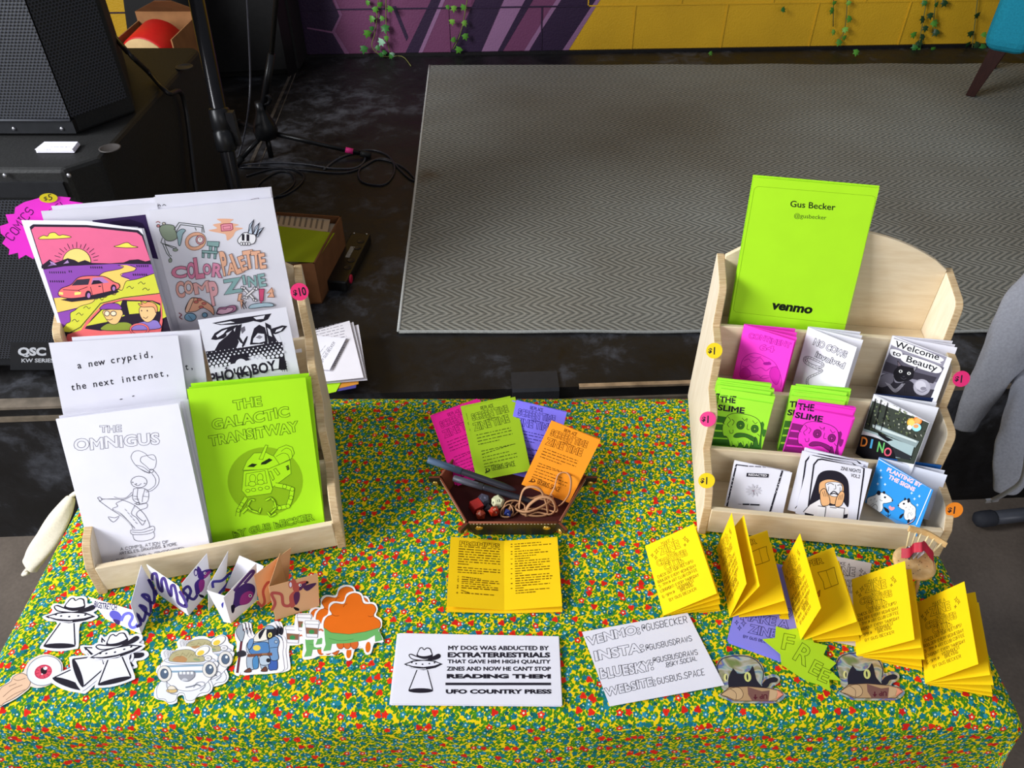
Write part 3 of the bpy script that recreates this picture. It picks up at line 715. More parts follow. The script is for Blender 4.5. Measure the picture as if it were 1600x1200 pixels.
# ---- driving comic (two copies behind one another)
SKY, SUN, PUR, DRK, CAR, BUSH, SAND = '#e0688e', '#f7d27a', '#8b4aa8', '#2a2030', '#ee6f70', '#d2d244', '#f2c766'
def art_car(A, fr):
    C(A, fr, 0, 270, 4.443)
    A.poly([(205, 375), (230, 357), (600, 362), (960, 398), (1010, 430), (1230, 1010), (1240, 1040), (1225, 1180), (470, 1185), (290, 640)], DRK)
    A.poly([(218, 395), (240, 375), (600, 378), (950, 415), (985, 440), (1083, 632), (295, 636)], SKY)
    A.blob([(275, 460), (300, 435), (330, 440), (345, 420), (380, 415), (410, 435), (440, 430), (495, 445), (440, 455)], '#f0da56', line=4)
    A.blob([(793, 512), (830, 500), (860, 488), (890, 485), (915, 503), (958, 517), (870, 520)], '#f0da56', line=4)
    for i in range(15):
        a = math.radians(187+i*166/14); A.line([(533+118*math.cos(a), 620+100*math.sin(a)), (533+(148+14*(i % 2))*math.cos(a), 620+(126+14*(i % 2))*math.sin(a))], 4, DRK)
    A.ell(533, 620, 98, 95, SUN, a0=180, a1=360, line=4)
    A.poly([(290, 665), (288, 645), (345, 600), (380, 625), (410, 615), (470, 592), (520, 605), (545, 620), (590, 605), (640, 625), (760, 628), (860, 622), (900, 605), (960, 600), (1010, 615), (1060, 605), (1083, 630), (1083, 650), (700, 640), (450, 650)], DRK)
    A.poly([(345, 612), (360, 640), (395, 640), (375, 622)], '#b08ac0').poly([(470, 605), (440, 632), (480, 625)], '#b08ac0').poly([(375, 640), (365, 625), (330, 650)], '#8b6aa0')
    A.poly([(300, 672), (450, 648), (780, 632), (1085, 632), (1120, 700), (1150, 830), (370, 870)], PUR)
    A.poly([(820, 640), (880, 640), (945, 660), (930, 680), (850, 700), (840, 720), (900, 740), (860, 820), (700, 900), (560, 930), (400, 970), (375, 870), (560, 850), (800, 790), (690, 712), (720, 690), (830, 670), (860, 655)], SAND)
    A.curve([(690, 712), (730, 688), (830, 668), (858, 650), (820, 640)], 4, DRK).curve([(905, 640), (945, 660), (930, 680), (845, 700), (845, 715), (900, 735)], 4, DRK)
    for x, y, n in ((345, 690, 8), (480, 683, 2), (350, 752, 7), (630, 655, 6), (950, 645, 6), (925, 705, 7)):
        for i in range(n): A.line([(x+i*15, y-6), (x+i*15+3, y+8)], 6, DRK)
    A.poly([(400, 968), (560, 930), (560, 1100), (440, 1100)], PUR).line([(400, 970), (560, 935)], 4, DRK)
    A.blob([(560, 925), (640, 900), (680, 860), (730, 865), (760, 840), (800, 845), (820, 810), (850, 812), (875, 755), (910, 745), (960, 735), (1020, 715), (1100, 690), (1125, 700), (1160, 830), (1160, 1000), (760, 1090), (455, 1105), (460, 1050), (490, 1030), (490, 975), (520, 955)], BUSH, line=4)
    for x, y in ((600, 940), (550, 985), (520, 1030), (900, 800), (670, 1000), (690, 880), (980, 770), (1010, 812)): A.curve([(x-20, y), (x, y-14), (x+18, y+2), (x+30, y-8)], 4, DRK)
    A.poly([(420, 880), (500, 895), (700, 870), (830, 825), (800, 805), (600, 850)], DRK)
    A.blob([(408, 830), (430, 800), (495, 775), (540, 730), (600, 715), (690, 715), (740, 725), (790, 755), (825, 770), (830, 795), (800, 815), (780, 818), (640, 850), (560, 865), (480, 870), (415, 855)], CAR, line=5, lc=DRK)
    A.poly([(497, 782), (535, 740), (628, 733), (615, 775)], '#3a3242').poly([(635, 775), (645, 728), (710, 722), (760, 760)], '#b07ab8').poly([(635, 775), (650, 745), (690, 745), (720, 765)], DRK)
    A.line([(630, 790), (645, 850)], 4, DRK).line([(710, 770), (720, 830)], 4, DRK).line([(545, 815), (610, 790)], 4, DRK).line([(440, 810), (545, 815), (560, 825)], 4, DRK).rect(685, 783, 703, 790, DRK)
    A.ell(615, 848, 22, 32, DRK).ell(618, 850, 11, 18, '#b07ab8').ell(790, 800, 20, 27, DRK).ell(792, 802, 10, 15, '#b07ab8')
    A.poly([(410, 825), (440, 828), (440, 846), (412, 842)], '#f6e07a').poly([(520, 828), (565, 824), (562, 842), (520, 848)], '#f6e07a')
    A.poly([(565, 1090), (600, 1030), (720, 905), (860, 870), (1150, 835), (1165, 880), (1130, 1030), (1105, 1190), (450, 1190), (470, 1120)], CAR)
    A.line([(455, 1125), (560, 1070), (700, 905), (860, 865), (1150, 832)], 5, DRK)
    A.poly([(590, 1080), (640, 1010), (735, 912), (860, 880), (1060, 885), (1115, 905), (1120, 990), (1105, 1060), (930, 1085), (700, 1095)], DRK)
    A.poly([(600, 1062), (650, 1012), (740, 918), (850, 886), (830, 950), (870, 990), (760, 1030)], BUSH).poly([(880, 890), (1060, 892), (1115, 920), (1110, 960), (900, 980)], BUSH)
    A.poly([(855, 883), (885, 883), (880, 985), (850, 985)], DRK)
    A.blob([(710, 1090), (735, 1050), (790, 1040), (880, 1035), (925, 1060), (930, 1090)], '#8a9a3a', line=4)
    A.blob([(722, 955), (730, 1000), (770, 1045), (815, 1045), (845, 1000), (855, 970), (830, 945)], '#f0c080', line=4)
    A.blob([(695, 945), (720, 915), (770, 903), (825, 910), (845, 945), (760, 945)], PUR, line=4)
    A.ell(745, 975, 18, 18, '#f4e0c0', line=5, lc=DRK).ell(790, 975, 20, 17, '#f4e0c0', line=5, lc=DRK).curve([(745, 1015), (765, 1020), (785, 1010)], 4, DRK)
    A.blob([(920, 1090), (935, 1050), (1000, 1030), (1080, 1020), (1110, 1045), (1105, 1080)], '#8a78c0', line=4)
    A.blob([(970, 940), (980, 1000), (1020, 1035), (1060, 1020), (1090, 970), (1080, 930), (1020, 915)], '#f2c287', line=4)
    A.blob([(962, 905), (990, 912), (980, 893), (1010, 903), (1030, 893), (1075, 905), (1095, 940), (1085, 970), (1065, 930), (990, 930)], '#f2a070', line=4)
    A.ell(985, 955, 4, 6, DRK).ell(1025, 955, 4, 6, DRK).curve([(995, 1000), (1015, 1008), (1030, 995)], 4, DRK)
    A.ell(970, 1085, 62, 38, DRK, fill=False, line=14).ell(970, 1085, 62, 38, DRK, fill=False, line=9, lc=CAR)
zl = RL.tier(3, .013)
car, _ = booklet('zine', zl, (33, 344), (226, 352), (98, 528), .140, .216, [5, 2, 0], WHITE, art_car, 'driving comic zine with two people in a pink car under a setting sun', group='large zines on the top tier', spread=-.004, cut=.022)
def art_back(A, fr):
    C(A, fr, 0, 270, 4.443); A.poly([(640, 330), (1010, 290), (1030, 370), (1100, 600), (700, 520)], '#3c2a58').poly([(760, 340), (900, 322), (990, 350), (1030, 420), (800, 400)], '#2a1c40')
car2, _ = booklet('zine', RL.tier(3, .006), (64, 330), (231, 318), (120, 528), .132, .212, [1, 0], WHITE, lambda A, fr: art_back(A, fr), 'white comic zine with a dark purple cover, directly behind the driving comic', group='large zines on the top tier', alpha=0)
# ---- colour comp zine
TEAL_, PINK_, PCH, BLU = '#8fb0ae', '#e58aa6', '#f0b696', '#a8c8d8'
def art_colour(A, fr):
    C(A, fr, 220, 270, 4.443)
    A.blob([(470, 400), (530, 385), (500, 360), (560, 345), (530, 320), (640, 322), (620, 345), (680, 360), (650, 375), (710, 385), (660, 405), (640, 440), (600, 470), (590, 430), (560, 420)], PCH, 4)
    A.poly([(555, 362), (575, 355), (635, 352), (640, 390), (625, 400), (560, 405)], '#ee9aaa').line([(555, 362), (575, 355), (635, 352), (640, 390), (625, 400), (560, 405)], 5, '#a03a50', True).line([(570, 372), (622, 366), (624, 388), (574, 392)], 3, '#a03a50', True)
    A.blob([(130, 385), (160, 360), (225, 365), (240, 400), (255, 445), (225, 470), (180, 470), (145, 435)], '#93a08a', line=4)
    A.blob([(255, 455), (250, 415), (285, 390), (310, 400), (290, 430), (275, 500), (262, 500)], '#9ab6bc', line=4)
    for q in ([(230, 395), (265, 345), (430, 365), (440, 415)], [(245, 410), (275, 360), (425, 378), (425, 415)], [(150, 450), (140, 485), (240, 530)], [(165, 465), (170, 495), (250, 520)], [(150, 490), (180, 560), (215, 600), (195, 622)], [(170, 500), (200, 570), (215, 580)], [(375, 378), (385, 400)]): A.line(q, 5, '#3a443c')
    A.ell(122, 368, 12, 10, '#c88a8a', line=4).ell(160, 352, 11, 9, '#c8c0b0', line=4).curve([(105, 345), (120, 338), (135, 348)], 5, '#a04a40').ell(240, 535, 18, 10, '#9aa694', line=3).ell(205, 608, 12, 14, '#9aa694', line=3)
    A.ell(380, 475, 62, 50, PCH, -20, fill=False, line=26, lc='#7a4a38').ell(380, 475, 62, 50, PCH, -20, fill=False, line=19, lc=PCH).ell(412, 465, 30, 32, '#eaa0a4', line=4).ell(412, 465, 20, 21, '#f4e8e8', line=4).line([(412, 465), (412, 452)], 3)
    for q in ([(462, 475), (545, 478), (540, 515), (460, 505)], [(475, 510), (495, 510), (492, 545), (475, 545)], [(512, 515), (530, 515), (528, 548), (510, 548)], [(425, 537), (535, 545), (530, 562), (425, 555)], [(425, 557), (440, 557), (440, 590), (425, 588)], [(465, 560), (482, 560), (480, 592), (464, 590)], [(508, 562), (524, 562), (520, 598), (506, 596)]): A.poly(q, TEAL_).line(q, 4, '#34484a', True)
    A.blob([(690, 440), (720, 415), (780, 420), (800, 450), (785, 490), (740, 495), (690, 495), (672, 470)], '#f4f2f4', line=5).rect(702, 425, 720, 470, INK).rect(734, 427, 754, 474, INK)
    for i in range(4): A.ell(698+i*18, 492, 8, 12, '#f4f2f4', line=4)
    for q in ([(745, 420), (755, 360), (785, 325), (770, 375), (775, 425)], [(780, 425), (795, 375), (825, 345), (812, 395), (800, 430)], [(800, 440), (820, 395), (855, 378), (830, 410), (812, 445)]): A.poly(q, '#c8d4e4').line(q, 5, INK, True).line([q[0], q[2]], 4).line([q[4], q[2]], 3)
    def word(t, a, b, h, col, wob=.1): A.text(t, a, b, h, col, .03, wob=wob); random.seed(3)
    for t, a, b, h, c in (('C', (215, 728), (320, 722), 82, PINK_), ('O', (325, 730), (385, 726), 115, '#e58aac'), ('L', (378, 730), (440, 722), 150, PINK_), ('O', (435, 705), (490, 700), 78, '#e896b4'), ('R', (488, 715), (556, 722), 98, '#e896b4'),
        ('C', (250, 862), (310, 855), 112, '#efb0a4'), ('O', (305, 838), (368, 832), 92, '#f0bcae'), ('M', (372, 842), (490, 820), 82, '#f0b4ae'), ('P', (492, 915), (548, 905), 172, '#efb0b4'),
        ('P', (572, 708), (612, 700), 175, PCH), ('A', (608, 705), (668, 695), 82, PCH), ('L', (660, 700), (712, 680), 150, PCH), ('E', (700, 680), (742, 665), 108, PCH), ('T', (725, 662), (790, 652), 130, PCH), ('T', (775, 660), (835, 655), 125, PCH), ('E', (825, 662), (872, 655), 110, PCH),
        ('Z', (590, 838), (700, 820), 105, '#8fb6b4'), ('I', (710, 775), (735, 770), 68, '#8fb6b4'), ('N', (745, 790), (810, 782), 78, '#8fb6b4'), ('E', (820, 790), (872, 780), 92, '#8fb6b4')):
        A.text(t, a, b, h, c, .05); A.text(t, a, b, h, '#4a3038', .05, outline=3.2)
    for a, b in (((710, 795), (790, 880)), ((795, 800), (725, 862))):
        A.line([a, b], 20, INK).line([a, b], 12, '#f4f0f2')
        for p in (a, b): A.ell(p[0]-6, p[1], 9, 9, '#f4f0f2', line=4).ell(p[0]+8, p[1]+4, 9, 9, '#f4f0f2', line=4)
    A.poly([(820, 805), (858, 805), (850, 888), (826, 888)], '#d8577e').line([(820, 805), (858, 805), (850, 888), (826, 888)], 4, '#6a2038', True).ell(835, 896, 8, 5, '#d8577e')
    A.poly([(910, 795), (875, 835), (905, 832), (880, 862), (928, 862), (918, 830), (925, 822)], PCH).line([(910, 795), (875, 835), (905, 832), (880, 862), (928, 862), (918, 830)], 4, '#7a4a38', True)
    A.poly([(680, 840), (705, 835), (695, 880), (712, 880), (700, 945), (690, 890), (672, 888)], PCH).line([(680, 840), (705, 835), (695, 880), (712, 880), (700, 945), (690, 890), (672, 888)], 4, '#5a3a38', True)
    A.blob([(310, 955), (340, 880), (375, 865), (440, 885), (500, 930), (508, 985), (480, 960), (430, 935), (380, 960)], '#f2b292', line=4).blob([(310, 955), (340, 880), (370, 868), (355, 910), (330, 965)], '#f4c4a8', line=4)
    for x, y in ((385, 895), (440, 905), (420, 930), (408, 878)): A.ell(x, y, 16, 9, '#e07a70', line=3)
    A.blob([(530, 960), (545, 935), (590, 930), (620, 920), (655, 920), (665, 945), (640, 965), (580, 980), (530, 980)], '#b87a9a', line=4).blob([(530, 970), (550, 945), (590, 945), (600, 935), (640, 935), (630, 960), (570, 980)], '#e8b8cc', line=4)
    A.blob([(755, 940), (765, 915), (810, 905), (880, 900), (920, 910), (915, 925), (850, 930)], '#c0dce8', line=4).ell(345, 1000, 40, 28, '#8ab8d4', line=4).ell(445, 985, 18, 16, '#8ab8d4', line=4).line([(330, 985), (360, 1020)], 3).curve([(265, 970), (285, 985), (270, 1000), (290, 1015)], 6, '#8a3a4a')
    A.line([(700, 890), (715, 905), (705, 920), (720, 945)], 5).line([(735, 890), (722, 910), (735, 940)], 5)
zc = RL.tier(3, .010)
colour, _ = booklet('zine', zc, (232, 329), (423, 318), (277, 500), .150, .216, [1, .5, 0], WHITE, art_colour, 'white zine with color palette comp zine in doodled pastel letters', group='large zines on the top tier', alpha=1.5)
for i, (tl, tr, lb) in enumerate((((242, 305), (417, 279), 'white zine peeking out tallest behind the doodled pastel zine'), ((240, 308), (414, 296), 'white zine squeezed between the doodled pastel zine and the tallest one behind it'))):
    def art_b(A, fr, i=i):
        C(A, fr, 220, 270, 4.443)
        if i == 1: A.line([(765, 185), (818, 175), (820, 212), (765, 218)], 3, '#8a7a80', True); A.text('No', (772, 212), (812, 206), 22, '#8a7a80')
        A.curve([(118, 232), (128, 222), (140, 232)], 4).curve([(150, 230), (160, 220), (175, 228)], 4)
    booklet('zine', RL.tier(3, .002+.003*i), tl, tr, (285, 500), .140, .216, [1, 0], WHITE, art_b, lb, group='large zines on the top tier', alpha=0)
booklet('zine', RL.tier(3, .0015), (80, 322), (228, 306), (140, 528), .140, .222, [1, 0], WHITE, lambda A, fr: None, 'plain white zine edge standing rearmost behind the driving comic', group='large zines on the top tier', alpha=0)
# ---- starburst price sign
fr = RL.tier(3, .0004)
def art_burst(A):
    A.crop(0, 270, 4.443, fr)
    A.hand('COMICS', (85, 475), (238, 270), 62, '#4a1650', 6); A.hand('HERE!', (330, 320), (440, 235), 40, '#4a1650', 5)
pts = [(0, 370), (60, 350), (38, 290), (100, 285), (105, 240), (165, 205), (260, 178), (300, 165), (420, 165), (490, 172), (480, 195), (575, 210), (500, 252), (430, 290), (480, 330), (400, 420), (300, 470), (230, 600), (180, 570), (130, 598), (125, 555), (60, 570), (65, 530), (15, 490), (40, 450), (5, 420)]
t = thing('starburst_sign', fr.px(40, 380), 'hot pink paper starburst sign at the corner of the comics rack', 'sign')
A = Art(); art_burst(A); sheet('paper_burst', fr, [fr.uv(x/4.443, 270+y/4.443) for x, y in pts], .0004, '#f230d0', t, A)
A = Art(); A.crop(0, 270, 4.443, fr); A.z = 60; A.text('$', (305, 192), (335, 188), 26); A.text('5', (338, 192), (372, 184), 42)
mb = MB(); c = [fr.px((338+64*math.cos(q))/4.443, 270+(174+33*math.sin(q))/4.443)+fr.n*.001 for q in (2*math.pi*k/28 for k in range(28))]
mb.prism(c, fr.n*.0003, mat('#d8c414', .5, noise=.02)); emit(mb, fr, A, .0008); mb.build('price_sticker', t, 'yellow round $5 price sticker')
# ---- a new cryptid
z1 = RL.tier(1, .016)
def art_cryptid(A, fr):
    C(A, fr, 50, 470, 4.443)
    A.text('a new cryptid,', (312, 472), (852, 388), 46, INK, .012, mono=True); A.text('the next internet,', (268, 624), (960, 518), 46, INK, .012, mono=True)
    A.text('.', (600, 690), (640, 682), 40, INK); A.text('.', (688, 668), (720, 660), 40, INK)
cry, _ = booklet('zine', z1, (76, 536), (274, 508), (97, 640), .150, .216, [1, 0], WHITE, art_cryptid, 'white zine reading a new cryptid, the next internet, in typewriter print', group='large zines on the second tier', alpha=2)
def art_cry2(A, fr): C(A, fr, 50, 470, 4.443); A.text('t,', (1060, 482), (1128, 472), 46, INK, .012, mono=True)
booklet('zine', RL.tier(1, .011), (112, 527), (316, 499), (133, 640), .150, .216, [1, 0], WHITE, art_cry2, 'second copy of the typewriter zine shifted behind the front one', group='large zines on the second tier', alpha=1)
# ---- black and white cow zine
def art_pho(A, fr):
    C(A, fr, 270, 470, 4.444); B = '#26222c'
    A.poly([(272, 155), (420, 125), (685, 88), (660, 130), (610, 150), (560, 140), (520, 150), (470, 160), (420, 165), (330, 168)], B)
    A.poly([(300, 158), (400, 142), (430, 150), (340, 162)], WHITE).poly([(560, 115), (640, 100), (630, 125), (580, 130)], WHITE)
    A.poly([(265, 268), (290, 225), (340, 195), (410, 175), (455, 165), (420, 200), (370, 225), (375, 255), (300, 272)], B).poly([(300, 240), (340, 210), (380, 195), (350, 230), (310, 255)], WHITE)
    A.poly([(290, 340), (330, 280), (395, 225), (450, 175), (520, 150), (560, 145), (620, 150), (660, 160), (700, 200), (740, 240), (760, 310), (500, 350), (320, 350)], WHITE)
    A.poly([(290, 345), (320, 290), (380, 240), (420, 195), (440, 240), (460, 285), (440, 330)], B)
    A.poly([(440, 175), (480, 160), (465, 250), (505, 312), (470, 290), (425, 230)], B).poly([(470, 190), (500, 175), (505, 205), (480, 230)], '#6a6670')
    A.poly([(535, 305), (545, 250), (565, 190), (600, 165), (640, 185), (655, 240), (660, 300), (600, 300)], B).poly([(560, 262), (590, 225), (635, 230), (640, 280), (600, 292), (555, 290)], WHITE).poly([(575, 255), (600, 238), (625, 250), (605, 265)], '#8a8690')
    A.poly([(640, 150), (680, 170), (690, 215), (720, 270), (745, 300), (665, 300)], B).poly([(655, 185), (675, 200), (690, 250), (668, 240)], WHITE)
    A.poly([(680, 195), (760, 170), (795, 175), (765, 210), (715, 232), (690, 228)], B).poly([(720, 200), (770, 182), (750, 208), (710, 220)], WHITE)
    A.ell(500, 285, 9, 45, B, 25)
    A.poly([(228, 352), (330, 340), (500, 322), (640, 300), (758, 285), (790, 475), (700, 480), (620, 370), (480, 400), (380, 455), (250, 462)], B)
    for r in range(6):
        for c in range(18):
            x = 240+c*30+(r % 2)*15+r*4; y = 362+r*19-c*5.0
            if x < 775 and not ((x-480)**2/85**2+(y-440)**2/75**2 < 1): A.ell(x, y, 3.5+r*1.7, 3.5+r*1.6, WHITE, n=8)
    A.ell(472, 445, 72, 72, B, -10).ell(476, 450, 44, 50, WHITE, -10)
    A.poly([(395, 470), (400, 440), (560, 405), (740, 400), (735, 470), (400, 500)], WHITE)
    A.text("PHO'(K)BOY", (262, 575), (720, 480), 74, B, .035, wob=.05); A.curve([(362, 472), (375, 462), (372, 482), (362, 490)], 7, B)
    for r in range(4): A.line([(738+r*3, 425+r*18), (788+r*3, 418+r*18)], 4, B)
    for c in range(3): A.line([(750+c*16, 415), (762+c*16, 490)], 4, B)
pho, _ = booklet('zine', RL.tier(1, .013), (309, 500), (444, 478), (333, 600), .110, .216, [1, 0], WHITE, art_pho, 'white zine with a black stencil cow head above halftone dots', group='large zines on the second tier', alpha=1)
# ---- the compilation zine, front
GR = '#55525c'
def art_omni(A, fr):
    C(A, fr, 60, 640, 4.443)
    A.text('THE', (428, 158), (578, 152), 48, GR, .03, outline=2.6, wob=.05)
    A.text('OMNIGUS', (248, 282), (842, 238), 82, GR, .04, outline=2.8, wob=.04)
    def K(p, w=3, c=GR, cl=False): A.curve(p, w, c, cl)
    K([(770, 440), (690, 400), (645, 340), (655, 300), (690, 285), (735, 300), (755, 318)]); K([(755, 318), (800, 315), (818, 350), (810, 400), (780, 420), (745, 390), (710, 360), (715, 330), (755, 318)]); K([(680, 385), (730, 400), (775, 440), (740, 432), (690, 400)]); K([(755, 322), (790, 345), (808, 350)])
    K([(800, 420), (835, 470), (830, 520), (790, 560), (745, 572)]); K([(785, 440), (812, 480), (808, 525), (770, 555), (745, 560)]); A.ell(785, 425, 14, 12, GR, fill=False, line=3)
    A.ell(698, 502, 56, 40, GR, fill=False, line=3); K([(665, 515), (690, 528), (715, 512)]); A.ell(655, 505, 5, 3, GR, fill=False, line=2).ell(738, 512, 5, 3, GR, fill=False, line=2).ell(680, 516, 4, 3, GR, fill=False, line=2)
    K([(660, 550), (655, 620), (700, 650), (755, 640), (765, 575), (735, 548), (690, 545), (660, 550)]); K([(690, 548), (685, 610), (700, 645)]); K([(740, 550), (725, 600), (720, 640)]); K([(660, 600), (690, 605)]); K([(725, 600), (762, 605)]); K([(665, 620), (700, 622)])
    K([(650, 572), (610, 610), (560, 615), (525, 605)]); K([(655, 590), (600, 622), (550, 622), (435, 620)]); A.line([(410, 612), (425, 605), (444, 622), (428, 636)], 3, GR, True)
    K([(420, 632), (500, 690), (570, 735), (640, 800), (655, 830)]); K([(440, 622), (560, 622), (660, 660), (730, 720), (765, 780), (775, 820)]); K([(580, 630), (540, 650), (550, 670), (515, 690), (570, 720), (620, 770), (670, 825)])
    A.poly([(520, 695), (560, 710), (640, 790), (655, 825), (640, 800), (570, 735)], '#c4c2c8')
    K([(665, 650), (700, 660), (750, 650), (752, 680), (700, 700), (680, 730), (720, 770), (745, 770)]); K([(670, 665), (645, 720), (680, 750), (710, 790), (725, 800), (745, 765)]); A.ell(690, 652, 12, 8, GR, fill=False, line=3)
    K([(565, 735), (530, 750), (485, 745), (520, 780), (560, 745)])
    K([(640, 835), (720, 835), (795, 808), (802, 845), (740, 865), (650, 865), (640, 835)]); K([(655, 868), (670, 905), (730, 912), (800, 890), (802, 850)]); K([(650, 850), (720, 852), (798, 830)])
    for i in range(5): A.line([(600+i*18, 690+i*22), (615+i*18, 705+i*22)], 2.5, GR)
    A.hand('A COMPILATION OF', (572, 978), (905, 925), 19, GR, 3); A.hand('ARTICLES, DRAWINGS, & MORE', (565, 1008), (962, 940), 18, GR, 3)
    A.text('BY GUS BECKER', (512, 1085), (1025, 990), 42, GR, .03, outline=2.8)
OY = lambda y: RL.lean(y, .013, 28)
def back_omni(A, fr): C(A, fr, 50, 470, 4.443); A.hand('DRAWINGS', (830, 748), (950, 735), 14, GR, 2.5)
for i, (tl, tr, o) in enumerate((((92, 650), (282, 605), .030), ((96, 649), (287, 634), .025))):
    booklet('zine', OY(o), tl, tr, (150, 888), .148, .222, [1, 0], WHITE, back_omni if i == 0 else (lambda A, fr: None), ('white zine standing rearmost behind the cowboy doodle zine, its top edge highest', 'white zine squeezed just behind the cowboy doodle zine')[i], group='large zines on the front tier', alpha=0)
omni, _ = booklet('zine', OY(.018), (87, 655), (276, 643), (148, 888), .148, .222, [6, 4, 2, 0], WHITE, art_omni, 'white zine with a hat-waving doodle figure riding a potted plant', group='large zines on the front tier', alpha=7)
# ---- lime zine with a walking machine
def art_gal(A, fr):
    C(A, fr, 290, 580, 3.75); G1, G2 = '#3d5a12', '#7fb010'
    A.text('THE', (285, 225), (448, 200), 58, G1, .04, outline=2.6, wob=.06); A.text('GALACTIC', (158, 345), (612, 262), 62, G1, .04, outline=2.6, wob=.06); A.text('TRANSITWAY', (143, 435), (660, 350), 62, G1, .04, outline=2.6, wob=.06)
    A.ell(466, 645, 220, 200, '#8cb814', n=40)
    def sh(p, c=LIME, w=2.6): A.poly(p, c); A.line(p, w, G1, True)
    sh([(505, 510), (545, 450), (590, 432), (625, 445), (637, 480), (620, 512), (545, 548)]); A.curve([(560, 470), (590, 450), (618, 465), (625, 500)], 2.6, G1); A.curve([(530, 500), (570, 480), (600, 490), (610, 520)], 2.6, G1)
    sh([(335, 580), (360, 525), (400, 480), (470, 475), (520, 500), (550, 545), (480, 575)]); sh([(430, 515), (468, 432), (482, 435), (452, 518)]); A.poly([(445, 535), (490, 510), (510, 520), (470, 545), (440, 548)], '#1c2a0c').poly([(360, 560), (390, 540), (420, 545), (400, 562)], '#1c2a0c')
    sh([(545, 548), (612, 520), (618, 600), (510, 680), (480, 575)]); sh([(340, 585), (480, 572), (510, 690), (500, 715), (360, 735), (330, 700)]); sh([(355, 600), (465, 582), (478, 655), (350, 672)])
    A.ell(393, 628, 18, 24, LIME, line=2.6, lc=G1).ell(437, 622, 17, 23, LIME, line=2.6, lc=G1).ell(390, 660, 22, 14, LIME, line=2.6, lc=G1).ell(440, 650, 20, 14, LIME, line=2.6, lc=G1)
    for x in (365, 398, 438, 478): A.ell(x, 700-(x-365)*.16, 13, 9, LIME, line=2.6, lc=G1)
    for q in ([(485, 590), (500, 585), (520, 630), (510, 640)], [(515, 575), (528, 568), (552, 600), (540, 610)]): sh(q)
    for i in range(3): A.line([(588+i*3, 560+i*9), (604+i*2, 552+i*9)], 7, '#1c2a0c')
    def limb(P, w):
        for a, b in zip(P, P[1:]): A.line([a, b], w+5, G1).line([a, b], w, LIME)
        for p in P[1:-1]: A.ell(p[0], p[1], w*.55, w*.55, LIME, line=2.4, lc=G1)
    limb([(525, 665), (580, 675), (625, 690), (618, 740), (600, 790), (550, 800), (515, 790)], 22); limb([(355, 740), (330, 780), (310, 815), (305, 850)], 20); limb([(330, 830), (360, 800)], 14)
    limb([(375, 770), (360, 790), (385, 815), (430, 830), (440, 800)], 9); limb([(365, 775), (385, 750), (405, 755)], 9); limb([(470, 755), (500, 740), (520, 760), (530, 800), (500, 830)], 9); limb([(480, 825), (500, 850), (530, 830)], 9)
    A.text('BY GUS BECKER', (280, 975), (752, 868), 40, G1, .03, outline=2.6, wob=.05)
for i in range(3):
    tl, tr = [(298, 599), (301, 603), (295, 605)][i], [(475, 573), (478, 578), (474, 576)][i]
    booklet('zine', OY(.032-.003*i), tl, tr, (338, 882), .146, .218, [1, 0], LIME, lambda A, fr: None, ('lime zine copy standing rearmost in the lime stack', 'lime zine copy in the middle of the lime stack', 'lime zine copy tucked right behind the walking machine cover')[i], group='lime zines on the front tier', alpha=0)
gal, _ = booklet('zine', OY(.020), (292, 608), (470, 579), (338, 882), .146, .218, [2, 1, 0], LIME, art_gal, 'lime green zine with a walking machine drawn on its front', group='lime zines on the front tier', alpha=3)
# ================================================================== right rack
# ---- payment card on the top tier (its square code is left out)
def art_card(A, fr):
    C(A, fr, 1110, 260, 4.6138); K = '#20301a'
    r = [(328, 150), (345, 144), (1165, 212), (1185, 220), (1190, 240), (990, 1120), (975, 1138), (955, 1138), (185, 1050), (168, 1035), (168, 1015), (315, 165)]
    A.line(r, 2.2, '#7fae12', True)
    A.text('Gus Becker', (572, 290), (898, 316), 45, '#182414', .012); A.text('@gusbecker', (600, 368), (835, 384), 30, '#3c5a1c', 0)
    # venmo wordmark, slanted bold
    a, b = V((440, 1026)), V((728, 1060)); d = (b-a).normalized(); A.z += 1; x = 0; G = [glyph(c, .045) for c in 'venmo']; tot = sum(g[3] for g in G); sx = (b-a).length/tot
    for g in G:
        A.raw([tuple(a+d*((x+p[0])*sx+p[1]*18)+V((d.y, -d.x))*(p[1]*88)) for p in g[0]], g[1], '#141c10'); x += g[3]
fr0 = RR.lean(.226, .178, 14.5)
TL, TR, BL = fr0.px(1178, 277), fr0.px(1374, 294), fr0.px(1136, 520)
fr = Frame(BL+(TL-BL)*0, TR-TL, TL-BL); w_, h_ = (TR-TL).length, (TL-BL).length
t = thing('payment_card', BL, 'bright lime folded payment card standing tall on the top tier of the pocket zine rack', 'card')
A = Art(); art_card(A, fr); hh = h_
ring = [fr.uv(*proj(BL)), fr.uv(*proj(BL+(TR-TL))), fr.uv(*proj(TR)), fr.uv(*proj(TL))]
sheet('front_panel', fr, ring, .0005, LIME, t, A)
f2 = Frame(fr.p-fr.n*.006, fr.a, fr.b); sheet('back_panel', f2, [(u+(.0015 if i in (1, 2) else -.0005), v+.002*(i > 1)) for i, (u, v) in enumerate(ring)], .0005, LIME, t)

